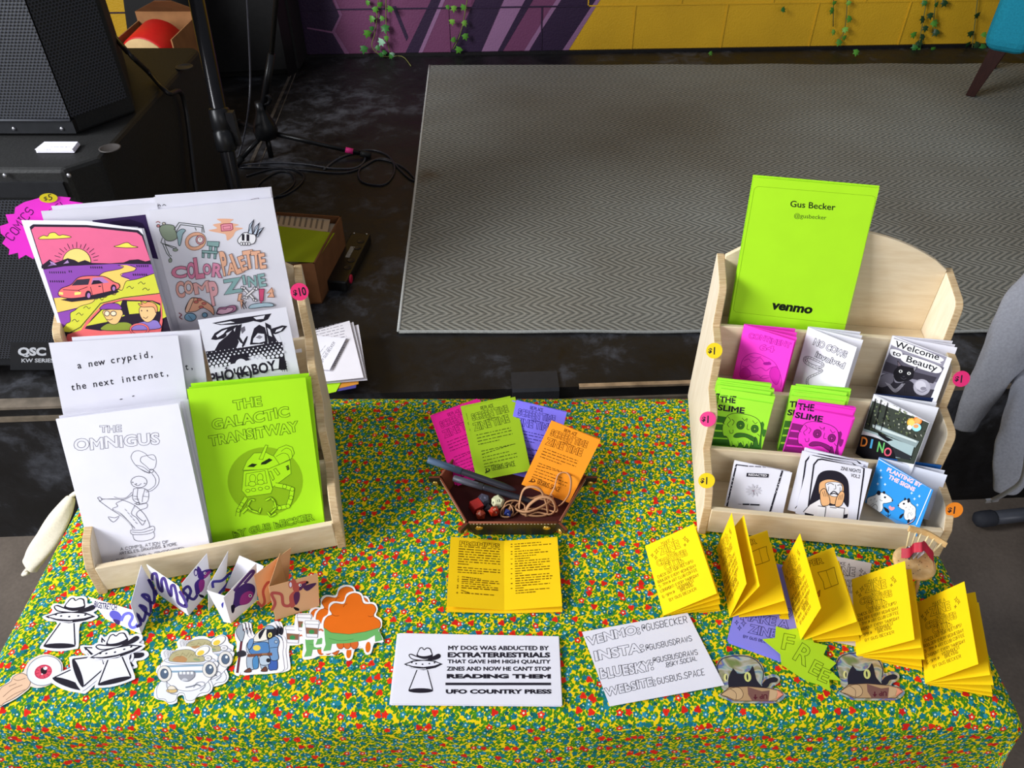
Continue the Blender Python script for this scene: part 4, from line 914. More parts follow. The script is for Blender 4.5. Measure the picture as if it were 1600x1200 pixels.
# ---- pocket zines
W8, H8 = .072, .106
def art_cont(A, fr):
    C(A, fr, 1080, 490, 5.217); M = '#a01890'
    A.text('CONTINENT', (465, 192), (805, 278), 44, M, .04, outline=3.2, wob=.08); A.text('64', (555, 292), (672, 315), 50, M, .04, outline=3.2)
    A.line([(p.x, p.y) for p in spline([(400, 500, 0), (410, 400, 0), (450, 345, 0), (520, 322, 0), (600, 350, 0), (680, 400, 0), (725, 490, 0), (735, 560, 0), (730, 600, 0)], 6)], 3.5, M)
    A.curve([(415, 425), (455, 435), (480, 420), (520, 450), (570, 440), (610, 465), (650, 440), (700, 430)], 3.5, M).curve([(430, 385), (470, 370), (500, 400), (560, 360), (600, 400), (640, 390)], 3, M).curve([(480, 345), (520, 360), (570, 350)], 3, M)
    A.blob([(400, 470), (440, 440), (480, 470), (480, 510), (440, 530), (400, 515)], '#d428b0', line=3, lc=M).blob([(640, 480), (660, 440), (700, 440), (725, 490), (715, 550), (690, 580), (650, 530)], '#d428b0', line=3, lc=M)
    A.blob([(590, 400), (640, 395), (650, 415), (600, 418)], M); A.curve([(480, 510), (540, 500), (580, 530), (640, 520)], 3, M).curve([(560, 530), (590, 505), (640, 510)], 3, M)
cont, _ = booklet('zine', RR.lean(.188, .117, 10), (1163, 507), (1244, 535), (1143, 600), W8, H8, [22, 9, 1], MAG, art_cont, 'hot pink pocket zine with a walnut-like planet drawing', group='pocket zines')
def art_cows(A, fr):
    C(A, fr, 1080, 380, 2.4); G_ = '#4a4650'
    A.text('NO COWS', (455, 380), (578, 432), 26, G_, .04, outline=2, wob=.12); A.text('involved', (463, 424), (572, 470), 24, G_, .04, outline=2, wob=.12)
    P = [(430, 430), (440, 450), (480, 465), (495, 455), (470, 440), (440, 428), (425, 432), (430, 448), (470, 470), (490, 478), (470, 490), (440, 505), (435, 525), (445, 540)]
    A.curve(P, 9, G_); A.curve(P, 5.5, '#e4e2ea')
    Q = [(p.x, p.y) for p in spline([(a, b, 0) for a, b in P], 3)]
    for a, b in zip(Q, Q[1:]): A.line([(a[0]-2, a[1]+2), (a[0]+2, a[1]-2)], 1.2, G_)
cows, _ = booklet('zine', RR.lean(.188, .117, 10), (1263, 511), (1341, 546), (1238, 604), W8, H8, [21, 9, 2], WHITE, art_cows, 'white pocket zine with a drawn lasso rope and wobbly letters', group='pocket zines')
def art_cat(A, fr):
    C(A, fr, 1280, 490, 5.219); B = '#1c1a20'
    A.poly([(610, 195), (1045, 345), (895, 720), (450, 650), (500, 480)], '#8e8a98')
    A.poly([(590, 300), (820, 360), (1020, 440), (960, 560), (480, 470), (530, 380)], '#5c5866'); A.poly([(545, 390), (640, 425), (760, 470), (960, 520), (930, 570), (700, 520), (510, 460)], '#38343e')
    A.poly([(470, 560), (640, 590), (940, 620), (895, 722), (450, 655)], '#3a3640')
    for q in ([(610, 205), (990, 355), (985, 395), (965, 400), (600, 260)], [(585, 290), (670, 310), (668, 365), (590, 340)], [(700, 335), (980, 430), (950, 485), (690, 395)]): A.blob(q, '#f2f0f4')
    A.text('Welcome', (615, 268), (975, 380), 52, B, .018); A.text('to', (595, 335), (665, 352), 40, B, .018); A.text('Beauty', (702, 388), (955, 470), 52, B, .018)
    A.blob([(455, 640), (480, 530), (540, 490), (600, 500), (620, 560), (680, 560), (720, 540), (775, 580), (780, 670), (600, 670)], '#2c2932'); A.blob([(500, 520), (550, 490), (600, 500), (600, 560), (520, 600), (480, 580)], '#6a6672')
    for i in range(4): A.curve([(540+i*12, 560+i*5), (620, 640-i*8), (700-i*8, 570)], 3, '#b8b4c0')
    for i in range(6): A.line([(690+i*14, 560), (700+i*14, 650)], 3, '#16141a')
    A.blob([(610, 470), (640, 430), (640, 382), (672, 420), (720, 432), (765, 440), (805, 432), (775, 480), (760, 530), (700, 552), (640, 555), (610, 520)], B); A.poly([(642, 390), (668, 422), (646, 430)], '#7a6a74').poly([(770, 440), (798, 438), (775, 470)], '#8a8690')
    A.ell(665, 470, 15, 13, '#e4e2e0').ell(665, 470, 6, 10, B).ell(733, 487, 15, 13, '#e4e2e0').ell(733, 487, 6, 10, B).ell(690, 512, 10, 6, '#3c3842').curve([(665, 520), (690, 535), (712, 525)], 3, '#5a5660')
    A.ell(838, 600, 70, 66, '#a8a4b0', 15).ell(828, 585, 45, 38, '#c4c0ca', 15).curve([(800, 620), (840, 640), (880, 620)], 5, '#6a6672').ell(850, 610, 24, 14, '#807c88')
welc, _ = booklet('zine', RR.lean(.187, .117, 10), (1395, 525), (1483, 554), (1365, 622), .080, .110, [16, 9, 3], WHITE, art_cat, 'pocket zine with a gray photo of a black cat in a pearl collar', group='pocket zines')
def art_slime(base, dark):
    def f(A, fr):
        C(A, fr, 1080, 490, 5.217)
        A.text('THE', (232, 720), (360, 730), 50, INK, .035); A.text('SLIME', (215, 785), (432, 812), 48, INK, .035)
        A.poly([(200, 830), (690, 905), (600, 1125), (150, 1070)], dark)
        for y in (845, 905, 965, 1030): A.poly([(195-(y-845)*.2, y+40), (420, y+58), (420, y+64), (300, y+60), (192-(y-845)*.2, y+54)], base)
        A.poly([(590, 880), (705, 700), (690, 690), (620, 1100), (598, 1120), (575, 1010)], base).blob([(575, 885), (595, 900), (590, 940), (612, 950), (600, 1000), (580, 990)], dark)
        A.blob([(270, 880), (300, 830), (360, 812), (440, 820), (510, 840), (555, 875), (570, 930), (565, 990), (550, 1075), (535, 1020), (515, 1010), (500, 1080), (490, 1050), (470, 1100), (455, 1060), (430, 1090), (400, 1050), (370, 1100), (345, 1070), (320, 1090), (305, 1030), (285, 1000), (262, 990), (255, 930)], base, 6, line=4)
        for q in ([(300, 840), (320, 870), (295, 900), (310, 925)], [(330, 860), (350, 880), (335, 910)], [(415, 850), (435, 870), (455, 855), (450, 880)], [(500, 870), (520, 895), (540, 885)], [(460, 900), (455, 940), (475, 945)], [(310, 950), (320, 975), (340, 970), (340, 945)], [(275, 900), (255, 890)], [(540, 980), (560, 1000)]): A.curve(q, 4, INK)
        A.ell(402, 908, 32, 34, dark, line=4).ell(518, 938, 30, 32, dark, line=4).ell(404, 912, 13, 13, INK).ell(518, 940, 13, 13, INK)
        for x, y in ((404, 912), (518, 940)): A.rect(x-10, y-2, x+10, y+2, base).rect(x-2, y-10, x+2, y+10, base)
        A.blob([(345, 1000), (370, 975), (430, 975), (500, 1000), (520, 1025), (505, 1040), (440, 1005), (370, 1010)], dark, line=4)
        for x in (330, 380, 420, 465, 505): A.curve([(x, 1040), (x+6, 1065), (x+2, 1085)], 3.5, dark)
    return f
GD = '#3f7a2a'; MD = '#8a1f74'
SLG = art_slime('#a8f03c', GD); SLP = art_slime('#f83cd0', MD)
sg, fsg = booklet('zine', RR.lean(0.1120, .053, 10), (1124, 618), (1213, 631), (1108, 694), W8, H8, [16, 6], '#a8f03c', SLG, 'lime slime zine in front of the stack next to the pink $1 sticker', group='lime slime zines')
# the same cover carried to the other copies
def recover(src_fr, draw):
    A0 = Art(); draw(A0, src_fr)
    def f(A, fr): A.it = [(list(p), fa, c, z) for p, fa, c, z in A0.it]; A.z = A0.z
    return f
SG2 = recover(fsg, SLG); SP2 = recover(fsg, SLP)
n1 = RR.tier(1).n
def stack(src_tl, src_tr, src_bl, offs, art, label, col, grp, lv):
    out = []
    for i, (dx, dy, of) in enumerate(offs):
        b, _ = booklet('zine', RR.lean(.1255-.9*of, .053, 10), (src_tl[0]+dx, src_tl[1]+dy), (src_tr[0]+dx, src_tr[1]+dy), (src_bl[0]+dx, src_bl[1]+dy), W8, H8, lv, col, art, label[i], group=grp, alpha=4+random.uniform(-1, 3)); out.append(b)
    return out
ordw = ['second from the front', 'third from the front', 'fourth from the front', 'fifth from the front', 'rearmost']
stack((1124, 618), (1213, 631), (1108, 694), [(3, -11, .0125), (-3, -17, .0095), (2, -20, .0065), (-4, -24, .0035), (-2, -28, .0010)], SG2, ['lime slime zine %s in the stack next to the pink $1 sticker' % o for o in ordw], '#a8f03c', 'lime slime zines', [2, 0])
sg2, _ = booklet('zine', RR.lean(0.1149, .053, 10), (1235, 618), (1318, 627), (1217, 694), W8, H8, [5, 0], '#a8f03c', SG2, 'lime slime zine half covered by the pink slime zine, front of its stack', group='lime slime zines', alpha=4)
stack((1235, 618), (1318, 627), (1217, 694), [(6, -6, .0095), (3, -9, .0070), (8, -13, .0045), (2, -16, .0024), (9, -18, .0008)], SG2, ['lime slime zine %s in the stack behind the pink slime zine' % o for o in ordw], '#a8f03c', 'lime slime zines', [2, 0])
sp, _ = booklet('zine', RR.lean(0.1071, .053, 10), (1245, 635), (1331, 644), (1223, 706), .076, H8, [8, 3, 1], '#f83cd0', SP2, 'hot pink slime zine standing in front of its pink copies', group='pink slime zines', alpha=9)
for i, (dx, dy, of) in enumerate(((2, -3, .0178), (3, -6, .0152))):
    booklet('zine', RR.lean(.1255-.9*of, .053, 10), (1245+dx, 630+dy), (1331+dx, 639+dy), (1223+dx, 706+dy), .075, H8, [4, 2], '#f83cd0', SP2, ['hot pink slime zine right behind the front pink one', 'hot pink slime zine rearmost of the three pink copies'][i], group='pink slime zines', alpha=6)
def art_dino(A, fr):
    C(A, fr, 1280, 490, 5.219); K = '#17151a'
    A.poly([(300, 640), (1100, 800), (900, 1300), (200, 1250)], '#3a4038'); rnd = random.Random(4)
    for i in range(170):
        x, y = rnd.uniform(400, 880), rnd.uniform(680, 1010); A.ell(x, y, rnd.uniform(4, 13), rnd.uniform(3, 8), rnd.choice(['#5c6a44', '#6f7a58', '#262c24', '#8a9078', '#474f3c', '#39402f', '#a8ab9c']), rnd.uniform(0, 90), 6)
    A.poly([(470, 900), (820, 1040), (790, 1090), (560, 990), (450, 930)], '#8a9a9c').poly([(440, 900), (800, 1035), (800, 1050), (440, 925)], '#c4d0ce')
    A.poly([(360, 930), (560, 1000), (780, 1080), (750, 1180), (600, 1170), (340, 960)], '#9fb4b6').poly([(350, 945), (470, 985), (560, 1060), (560, 1100), (330, 985)], '#d8d6dc').poly([(560, 1060), (760, 1160), (740, 1190), (560, 1150)], '#2a2c30').poly([(480, 960), (610, 1030), (560, 1040), (490, 990)], K)
    for x, y0, y1 in ((435, 690, 910), (465, 690, 920), (510, 700, 940), (565, 720, 950)): A.line([(x, y0), (x-55, y1)], 7, K)
    A.blob([(330, 990), (440, 1000), (560, 1050), (610, 1110), (600, 1200), (290, 1200), (310, 1080)], K)
    for c, col, a, b, h in (('D', '#f08a3a', (335, 1075), (395, 1085), 80), ('I', '#58b0e0', (410, 1090), (440, 1096), 75), ('N', '#6ac06a', (470, 1120), (530, 1132), 85), ('O', '#e05a70', (525, 1150), (590, 1165), 70)): A.text(c, a, b, h, col, .02)
    A.ell(760, 885, 38, 36, '#f0b040').ell(808, 870, 36, 34, '#e8823a').ell(800, 925, 38, 32, '#9adce8').ell(742, 925, 20, 20, '#f0eee8').ell(808, 870, 24, 22, '#f4a860').ell(795, 915, 22, 16, '#f09a60').ell(760, 885, 26, 24, '#f0c868')
    A.line([(445, 660), (880, 862)], 7, '#d8dcdc')
dino, _ = booklet('zine', RR.lean(.127, .053, 8), (1366, 616), (1449, 655), (1338, 706), .080, .108, [17, 8, 1], '#e4e4ea', art_dino, 'pocket zine with a collage photo cover and rainbow letters on black', group='pocket zines', backcol='#1c2a52')
def art_red(A, fr):
    C(A, fr, 1080, 680, 6.317); rnd = random.Random(9)
    def rough(a, b, w):
        a, b = V(a), V(b); A.line([tuple(a), tuple(b)], w, INK)
        for i in range(26): p = a.lerp(b, rnd.random())+V((rnd.uniform(-w, w), rnd.uniform(-w, w)))*.5; A.ell(p.x, p.y, rnd.uniform(2, 6), rnd.uniform(2, 5), rnd.choice([INK, WHITE, WHITE]), 0, 6)
    rough((445, 290), (345, 735), 16); rough((905, 325), (775, 765), 18); A.line([(440, 290), (560, 305)], 10, INK); A.line([(860, 318), (915, 322)], 12, INK); A.scribble((570, 305), (860, 322), 9, '#5a5662', 6)
    A.poly([(548, 372), (765, 382), (760, 418), (543, 408)], INK); A.text('REDACTED', (562, 398), (748, 408), 20, '#f0eef2', .02)
    for i in range(11):
        a = i*.571; A.ell(615+48*math.cos(a), 545+34*math.sin(a), 32, 10, '#cfccd4', math.degrees(math.atan2(34*math.sin(a), 48*math.cos(a))), 10)
    for i in range(14): a = i*.449; A.line([(615, 548), (615+62*math.cos(a), 548+44*math.sin(a))], 2, '#aaa6b0')
    A.ell(612, 548, 10, 6, '#a07a88').line([(615, 550), (618, 590)], 4, '#4a4650')
    A.poly([(507, 673), (573, 675), (572, 690), (505, 688)], INK).poly([(582, 676), (674, 680), (672, 695), (580, 691)], INK).scribble((462, 680), (496, 682), 6, '#7a7682', 3)
red, _ = booklet('zine', RR.lean(.026, .014, 38), (1148, 719), (1236, 726), (1131, 795), .078, .096, [-4, -14], WHITE, art_red, 'white pocket zine with a rough black border and a pale flower', group='pocket zines', alpha=3)
def art_nights(A, fr):
    C(A, fr, 1080, 380, 2.4); SKIN = '#eab27c'
    q = [(475, 812), (490, 810), (635, 832), (648, 845), (646, 870), (620, 1060), (430, 1040), (460, 830)]; A.line(q, 6, INK, True)
    A.text('ZINE NIGHTS', (560, 850), (635, 862), 13, INK, .015); A.text('VOL.2', (598, 876), (632, 882), 13, INK, .015)
    A.blob([(440, 990), (465, 900), (480, 865), (510, 852), (555, 858), (585, 885), (592, 930), (588, 990), (560, 960), (545, 1010), (500, 1000), (470, 970)], INK)
    A.poly([(430, 1040), (420, 1008), (445, 980), (480, 960), (520, 985), (575, 985), (590, 1000), (590, 1040), (560, 1060)], '#f0eaea').line([(420, 1008), (445, 980), (480, 960)], 3).poly([(425, 1010), (460, 1018), (455, 1030), (425, 1025)], INK).poly([(548, 1022), (588, 1015), (585, 1030), (552, 1036)], INK)
    A.blob([(478, 920), (485, 895), (520, 885), (565, 900), (572, 930), (560, 965), (535, 980), (505, 965), (482, 945)], SKIN, line=2.5)
    A.blob([(505, 900), (540, 895), (565, 905), (562, 935), (545, 950), (520, 945), (508, 925)], '#e8e6ea', line=2)
    A.curve([(510, 905), (522, 900), (535, 906)], 2.5).curve([(548, 908), (560, 906), (568, 912)], 2.5).curve([(520, 942), (535, 930), (552, 944), (536, 938), (520, 942)], 4).curve([(540, 905), (542, 920), (534, 922)], 2).curve([(516, 912), (514, 930)], 2).curve([(558, 915), (558, 935)], 2)
    A.blob([(483, 935), (500, 920), (515, 945), (520, 975), (505, 985), (488, 980)], SKIN, line=2.5).blob([(540, 985), (545, 955), (562, 930), (575, 940), (568, 975), (555, 988)], SKIN, line=2.5)
    for i in range(3): A.line([(492+i*7, 932-i*3), (498+i*6, 950)], 1.6).line([(556+i*6, 945-i*2), (552+i*6, 962)], 1.6)
    for x, y in ((475, 985), (520, 990), (545, 990)): A.poly([(x, y), (x+30, y+4), (x+24, y+50), (x-4, y+50)], '#f2eeee').line([(x, y), (x+30, y+4), (x+24, y+50)], 2.5)
ng, fng = booklet('zine', RR.lean(.022, .014, 38), (1266, 711), (1357, 726), (1240, 815), .082, .112, [1, 0], WHITE, art_nights, 'white zine nights booklet with a long-haired figure crying into its hands, front of its stack', group='zine nights booklets', alpha=3)
NG2 = recover(fng, art_nights)
for i, (dx, dy, of) in enumerate(((-12, -7, .0125), (-4, -10, .0085), (-8, -12, .0045))):
    booklet('zine', RR.lean(.039-of, .014, 38), (1266+dx, 711+dy), (1357+dx, 726+dy), (1240+dx, 813+dy), .082, .112, [1, 0], WHITE, NG2, 'white zine nights booklet %s in its stack' % ['second from the front', 'third from the front', 'rearmost'][i], group='zine nights booklets', alpha=2)
def art_plant(A, fr):
    C(A, fr, 1300, 680, 5); Bk = '#1c1a26'
    A.poly([(340, 175), (830, 340), (700, 760), (180, 700)], '#2f8ed6').poly([(225, 560), (420, 640), (660, 720), (620, 780), (180, 700)], '#5a8fc4').poly([(205, 630), (420, 700), (600, 760), (560, 790), (180, 700)], '#5b6f90')
    A.text('PLANTING BY', (425, 278), (690, 408), 34, '#f4c6c8', .04); A.text('THE SIGNS', (438, 335), (640, 440), 34, '#f4c6c8', .04)
    for x, y in ((382, 275), (385, 330), (358, 380), (415, 384), (623, 452), (683, 476), (645, 497), (600, 513), (668, 545)):
        A.poly([(x-12, y), (x-3, y-3), (x, y-13), (x+3, y-3), (x+12, y), (x+3, y+3), (x, y+13), (x-3, y+3)], '#d8ecf8')
    def poss(f):
        g = lambda l: [f(*p) for p in l]
        A.blob(g([(272, 530), (280, 490), (330, 470), (360, 450), (400, 450), (440, 470), (472, 500), (470, 518), (430, 530), (400, 535), (400, 570), (380, 600), (330, 600), (290, 580), (270, 555)]), '#eef0f0', line=4, lc=Bk)
        for q in ([(350, 450), (362, 432), (380, 440), (378, 465), (360, 468)], [(395, 445), (410, 436), (418, 450), (408, 460)], [(330, 590), (350, 600), (352, 622), (330, 618)], [(405, 560), (440, 580), (448, 605), (420, 595)]): A.blob(g(q), Bk)
        A.ell(*f(415, 485), 9, 8, Bk).ell(*f(472, 508), 6, 6, Bk); A.curve(g([(375, 500), (385, 512), (398, 510)]), 3, Bk); A.curve(g([(310, 560), (340, 540), (355, 560), (350, 585)]), 3, Bk)
        A.curve(g([(268, 560), (290, 600), (340, 630), (388, 662)]), 9, Bk); A.curve(g([(272, 565), (295, 600), (340, 626), (384, 656)]), 4, '#d8a8b0')
        for x, y in ((300, 510), (315, 540), (330, 500), (300, 550), (345, 520)): A.line(g([(x, y), (x+10, y-8)]), 3, Bk)
    poss(lambda x, y: (x, y)); poss(lambda x, y: (520+(472-x)*.68-(y-500)*.12+2, 545+(y-505)*1.0+(472-x)*.18-0))
    A.blob([(445, 565), (455, 550), (470, 562), (488, 560), (490, 575), (465, 588)], '#f29aa0').line([(440, 600), (440, 650)], 4, Bk).curve([(420, 622), (440, 632), (462, 618)], 4, Bk).curve([(410, 650), (440, 655), (455, 665)], 4, Bk)
    A.scribble((325, 680), (410, 705), 6, '#c8d4e0', 5); A.scribble((320, 692), (380, 712), 6, '#c8d4e0', 4)
    A.line([(345, 172), (830, 335)], 5, '#eef4f8').line([(782, 408), (660, 700)], 6, '#eef4f8')
plt, _ = booklet('zine', RR.lean(.066, .014, 16), (1374, 715), (1457, 761), (1343, 812), .084, .101, [19, 10, 2], '#2f86cc', art_plant, 'blue pocket zine with two white opossums planting a seedling', group='pocket zines', inner='#dfe2ee', backcol='#1f5fa8')
# ================================================================== loose paper goods on the tablecloth
TF = Frame((0, 0, TZ+.0008), (1, 0, 0), (0, 1, 0))
def flat(z): return Frame((0, 0, TZ+.0008+z), (1, 0, 0), (0, 1, 0))
def at_px(fr, q, k, ox=0, oy=0): return [fr.uv(ox+x/k, oy+y/k) for x, y in q]
def loose(name, ring_px, col, label, cat, art=None, z=0, thick=.0003, group=None, n=1):
    """a flat sheet, card or sticker lying on the cloth; ring in photo pixels"""
    fr = flat(z+thick); c = fr.px(sum(p[0] for p in ring_px)/len(ring_px), sum(p[1] for p in ring_px)/len(ring_px))
    t = thing(name, V((c.x, c.y, fr.p.z-thick)), label, cat, group)
    A = None
    if art: A = Art(); art(A, fr)
    sheet('printed_face' if art else 'paper', fr, [fr.uv(*p) for p in ring_px], thick, paper(col), t, A); return t
# ---- UFO drawing, shared by the sticker pack and the die-cut stickers (coordinates of the enlarged crop)
def ufo(A, beam=True):
    k = 9
    if beam:
        A.poly([(268, 395), (380, 395), (408, 580), (205, 580)], WHITE).line([(275, 410), (208, 578)], k).line([(362, 410), (405, 575)], k)
        A.ell(306, 582, 104, 20, INK)
    A.poly([(165, 362), (240, 332), (328, 325), (420, 332), (490, 362), (430, 392), (330, 412), (230, 395)], INK)
    A.poly([(185, 362), (250, 340), (328, 334), (410, 340), (465, 358), (420, 374), (330, 386), (240, 378)], WHITE).curve([(195, 375), (250, 395), (320, 402), (350, 400)], 6, WHITE)
    for x, y in ((232, 348), (268, 358), (321, 363), (378, 357), (421, 350)): A.ell(x, y, 8, 6, INK, n=12)
    A.blob([(205, 290), (225, 275), (265, 290), (330, 310), (400, 300), (450, 275), (472, 288), (465, 310), (420, 328), (330, 332), (240, 325)], INK)
    A.blob([(214, 292), (225, 284), (265, 300), (330, 320), (370, 318), (330, 326), (245, 318)], WHITE)
    A.blob([(272, 300), (285, 250), (300, 225), (320, 222), (335, 238), (355, 224), (385, 230), (398, 260), (402, 300), (335, 312)], INK)
    A.blob([(283, 285), (293, 250), (306, 231), (320, 231), (335, 246), (358, 232), (380, 238), (390, 262), (393, 283), (335, 296)], WHITE).curve([(322, 236), (338, 240), (346, 232)], 6)
UFO_RING = [(200, 310), (185, 290), (205, 262), (262, 268), (272, 232), (300, 205), (335, 212), (375, 207), (405, 225), (418, 266), (455, 258), (490, 275), (492, 310), (470, 332), (508, 362), (470, 395), (402, 418), (430, 580), (410, 606), (306, 622), (205, 606), (184, 582), (255, 416), (190, 395), (145, 362), (190, 338)]
# ---- bumper sticker pack
def art_press(A, fr):
    C(A, fr, 600, 970, 5.333); ufo(A)
    for t, y0, y1, x0, x1, h, bo in (('MY DOG WAS ABDUCTED BY', 243, 245, 532, 1370, 36, .03), ('EXTRATERRESTRIALS', 303, 304, 528, 1382, 42, .045), ('THAT GAVE HIM HIGH QUALITY', 354, 356, 530, 1384, 32, .03), ("ZINES AND NOW HE CAN'T STOP", 415, 416, 524, 1388, 34, .03), ('READING THEM', 478, 479, 520, 1390, 36, .06), ('UFO COUNTRY PRESS', 606, 606, 514, 1394, 36, .05)):
        A.text(t, (x0, y0), (x1, y1), h, INK, bo)
    A.line([(512, 527), (1390, 527)], 21)
ring = [(600+x/5.333, 970+y/5.333) for x, y in ((125, 104), (1455, 130), (1482, 703), (60, 692))]
for i in range(6):
    dx, dy = [(-3, 1), (-2.5, .5), (1, 1), (-1, 2), (.5, -.3), (0, 0)][i]
    loose('bumper_sticker', [(x+dx, y+dy) for x, y in ring], WHITE, ['white bumper sticker at the very bottom of the flying saucer pack', 'white bumper sticker one above the bottom of the flying saucer pack', 'white bumper sticker third up in the flying saucer pack', 'white bumper sticker third down in the flying saucer pack', 'white bumper sticker right under the printed top of the flying saucer pack', 'white bumper sticker with a flying saucer wearing a cowboy hat, top of its pack'][i], 'sticker', art_press if i == 5 else None, .0006*i, .0005, 'bumper stickers in the pack')
# ---- die-cut UFO stickers
def affine(p0, p1, p2, q0, q1, q2):
    a, b, c = (V(p) for p in (p0, p1, p2)); A_, B_, C_ = (V(q) for q in (q0, q1, q2)); u, v = b-a, c-a; det = u.x*v.y-u.y*v.x
    def f(p):
        d = V(p)-a; s_ = (d.x*v.y-d.y*v.x)/det; t_ = (u.x*d.y-u.y*d.x)/det; return tuple(A_+(B_-A_)*s_+(C_-A_)*t_)
    return f
def ufo_sticker(left, right, base, z, label):
    f = affine((165, 362), (490, 362), (306, 582), left, right, base); g = lambda p: (f(p)[0]/4.286, 830+f(p)[1]/4.286); fr = flat(z+.0003)
    t = thing('die_cut_sticker', fr.px(*g((320, 400))), label, 'sticker', 'flying saucer stickers'); A = Art(lambda p: fr.uv(*g(p))); ufo(A)
    sheet('printed_face', fr, [fr.uv(*g((p.x, p.y))) for p in spline([(x, y, 0) for x, y in UFO_RING], 3, True)], .0003, paper(WHITE), t, A)
ufo_sticker((302, 572), (640, 572), (398, 768), .0002, 'cowboy-hat flying saucer sticker lying alone above the other saucers')
ufo_sticker((560, 775), (900, 905), (462, 1022), .0002, 'cowboy-hat flying saucer sticker at the bottom of the trio, tilted most')
ufo_sticker((680, 710), (790, 1010), (522, 950), .0008, 'cowboy-hat flying saucer sticker in the middle of the trio, beam pointing sideways')
ufo_sticker((600, 848), (955, 768), (768, 1003), .0014, 'cowboy-hat flying saucer sticker on top of the overlapping trio')
# ---- eyeball sticker
def art_eye(A, fr):
    C(A, fr, 0, 830, 4.286); FL = '#e2bc9c'
    A.blob([(0, 1060), (70, 1010), (90, 975), (150, 952), (200, 990), (195, 1040), (150, 1080), (90, 1120), (30, 1150), (0, 1165)], FL, line=4, lc='#7a5a48')
    for q in ([(20, 1110), (80, 1060), (150, 1030)], [(40, 1130), (100, 1090), (170, 1060)], [(90, 990), (120, 1000), (170, 985)], [(60, 1040), (110, 1020)]): A.curve(q, 3.5, '#8a6650')
    A.ell(297, 935, 122, 98, '#7c8088', -22, 36).ell(297, 935, 117, 93, '#dfe2ea', -22, 36).ell(305, 925, 100, 78, '#ebedf4', -22, 36).ell(290, 942, 60, 47, '#c23450', -18, 28).ell(292, 942, 52, 40, '#d84a62', -18).ell(294, 935, 22, 24, '#2a1420', -10).ell(304, 918, 14, 12, '#f4f0f4').ell(282, 958, 6, 5, '#f0dce0')
    for i in range(9): a = i*.7; A.line([(290+30*math.cos(a), 942+24*math.sin(a)), (290+52*math.cos(a), 942+40*math.sin(a))], 4, '#a82a44')
ring = [(x/4.286, 830+y/4.286) for x, y in ((-20, 1070), (60, 1005), (85, 965), (150, 945), (165, 920), (200, 865), (270, 828), (340, 828), (405, 865), (422, 920), (395, 980), (330, 1030), (250, 1050), (205, 1040), (190, 1060), (110, 1120), (20, 1165), (-20, 1180))]
loose('die_cut_sticker', [(p.x, p.y) for p in spline([(x, y, 0) for x, y in ring], 3, True)], '#e6d8cc', 'bloodshot eyeball sticker trailing a fleshy stalk at the table edge', 'sticker', art_eye)
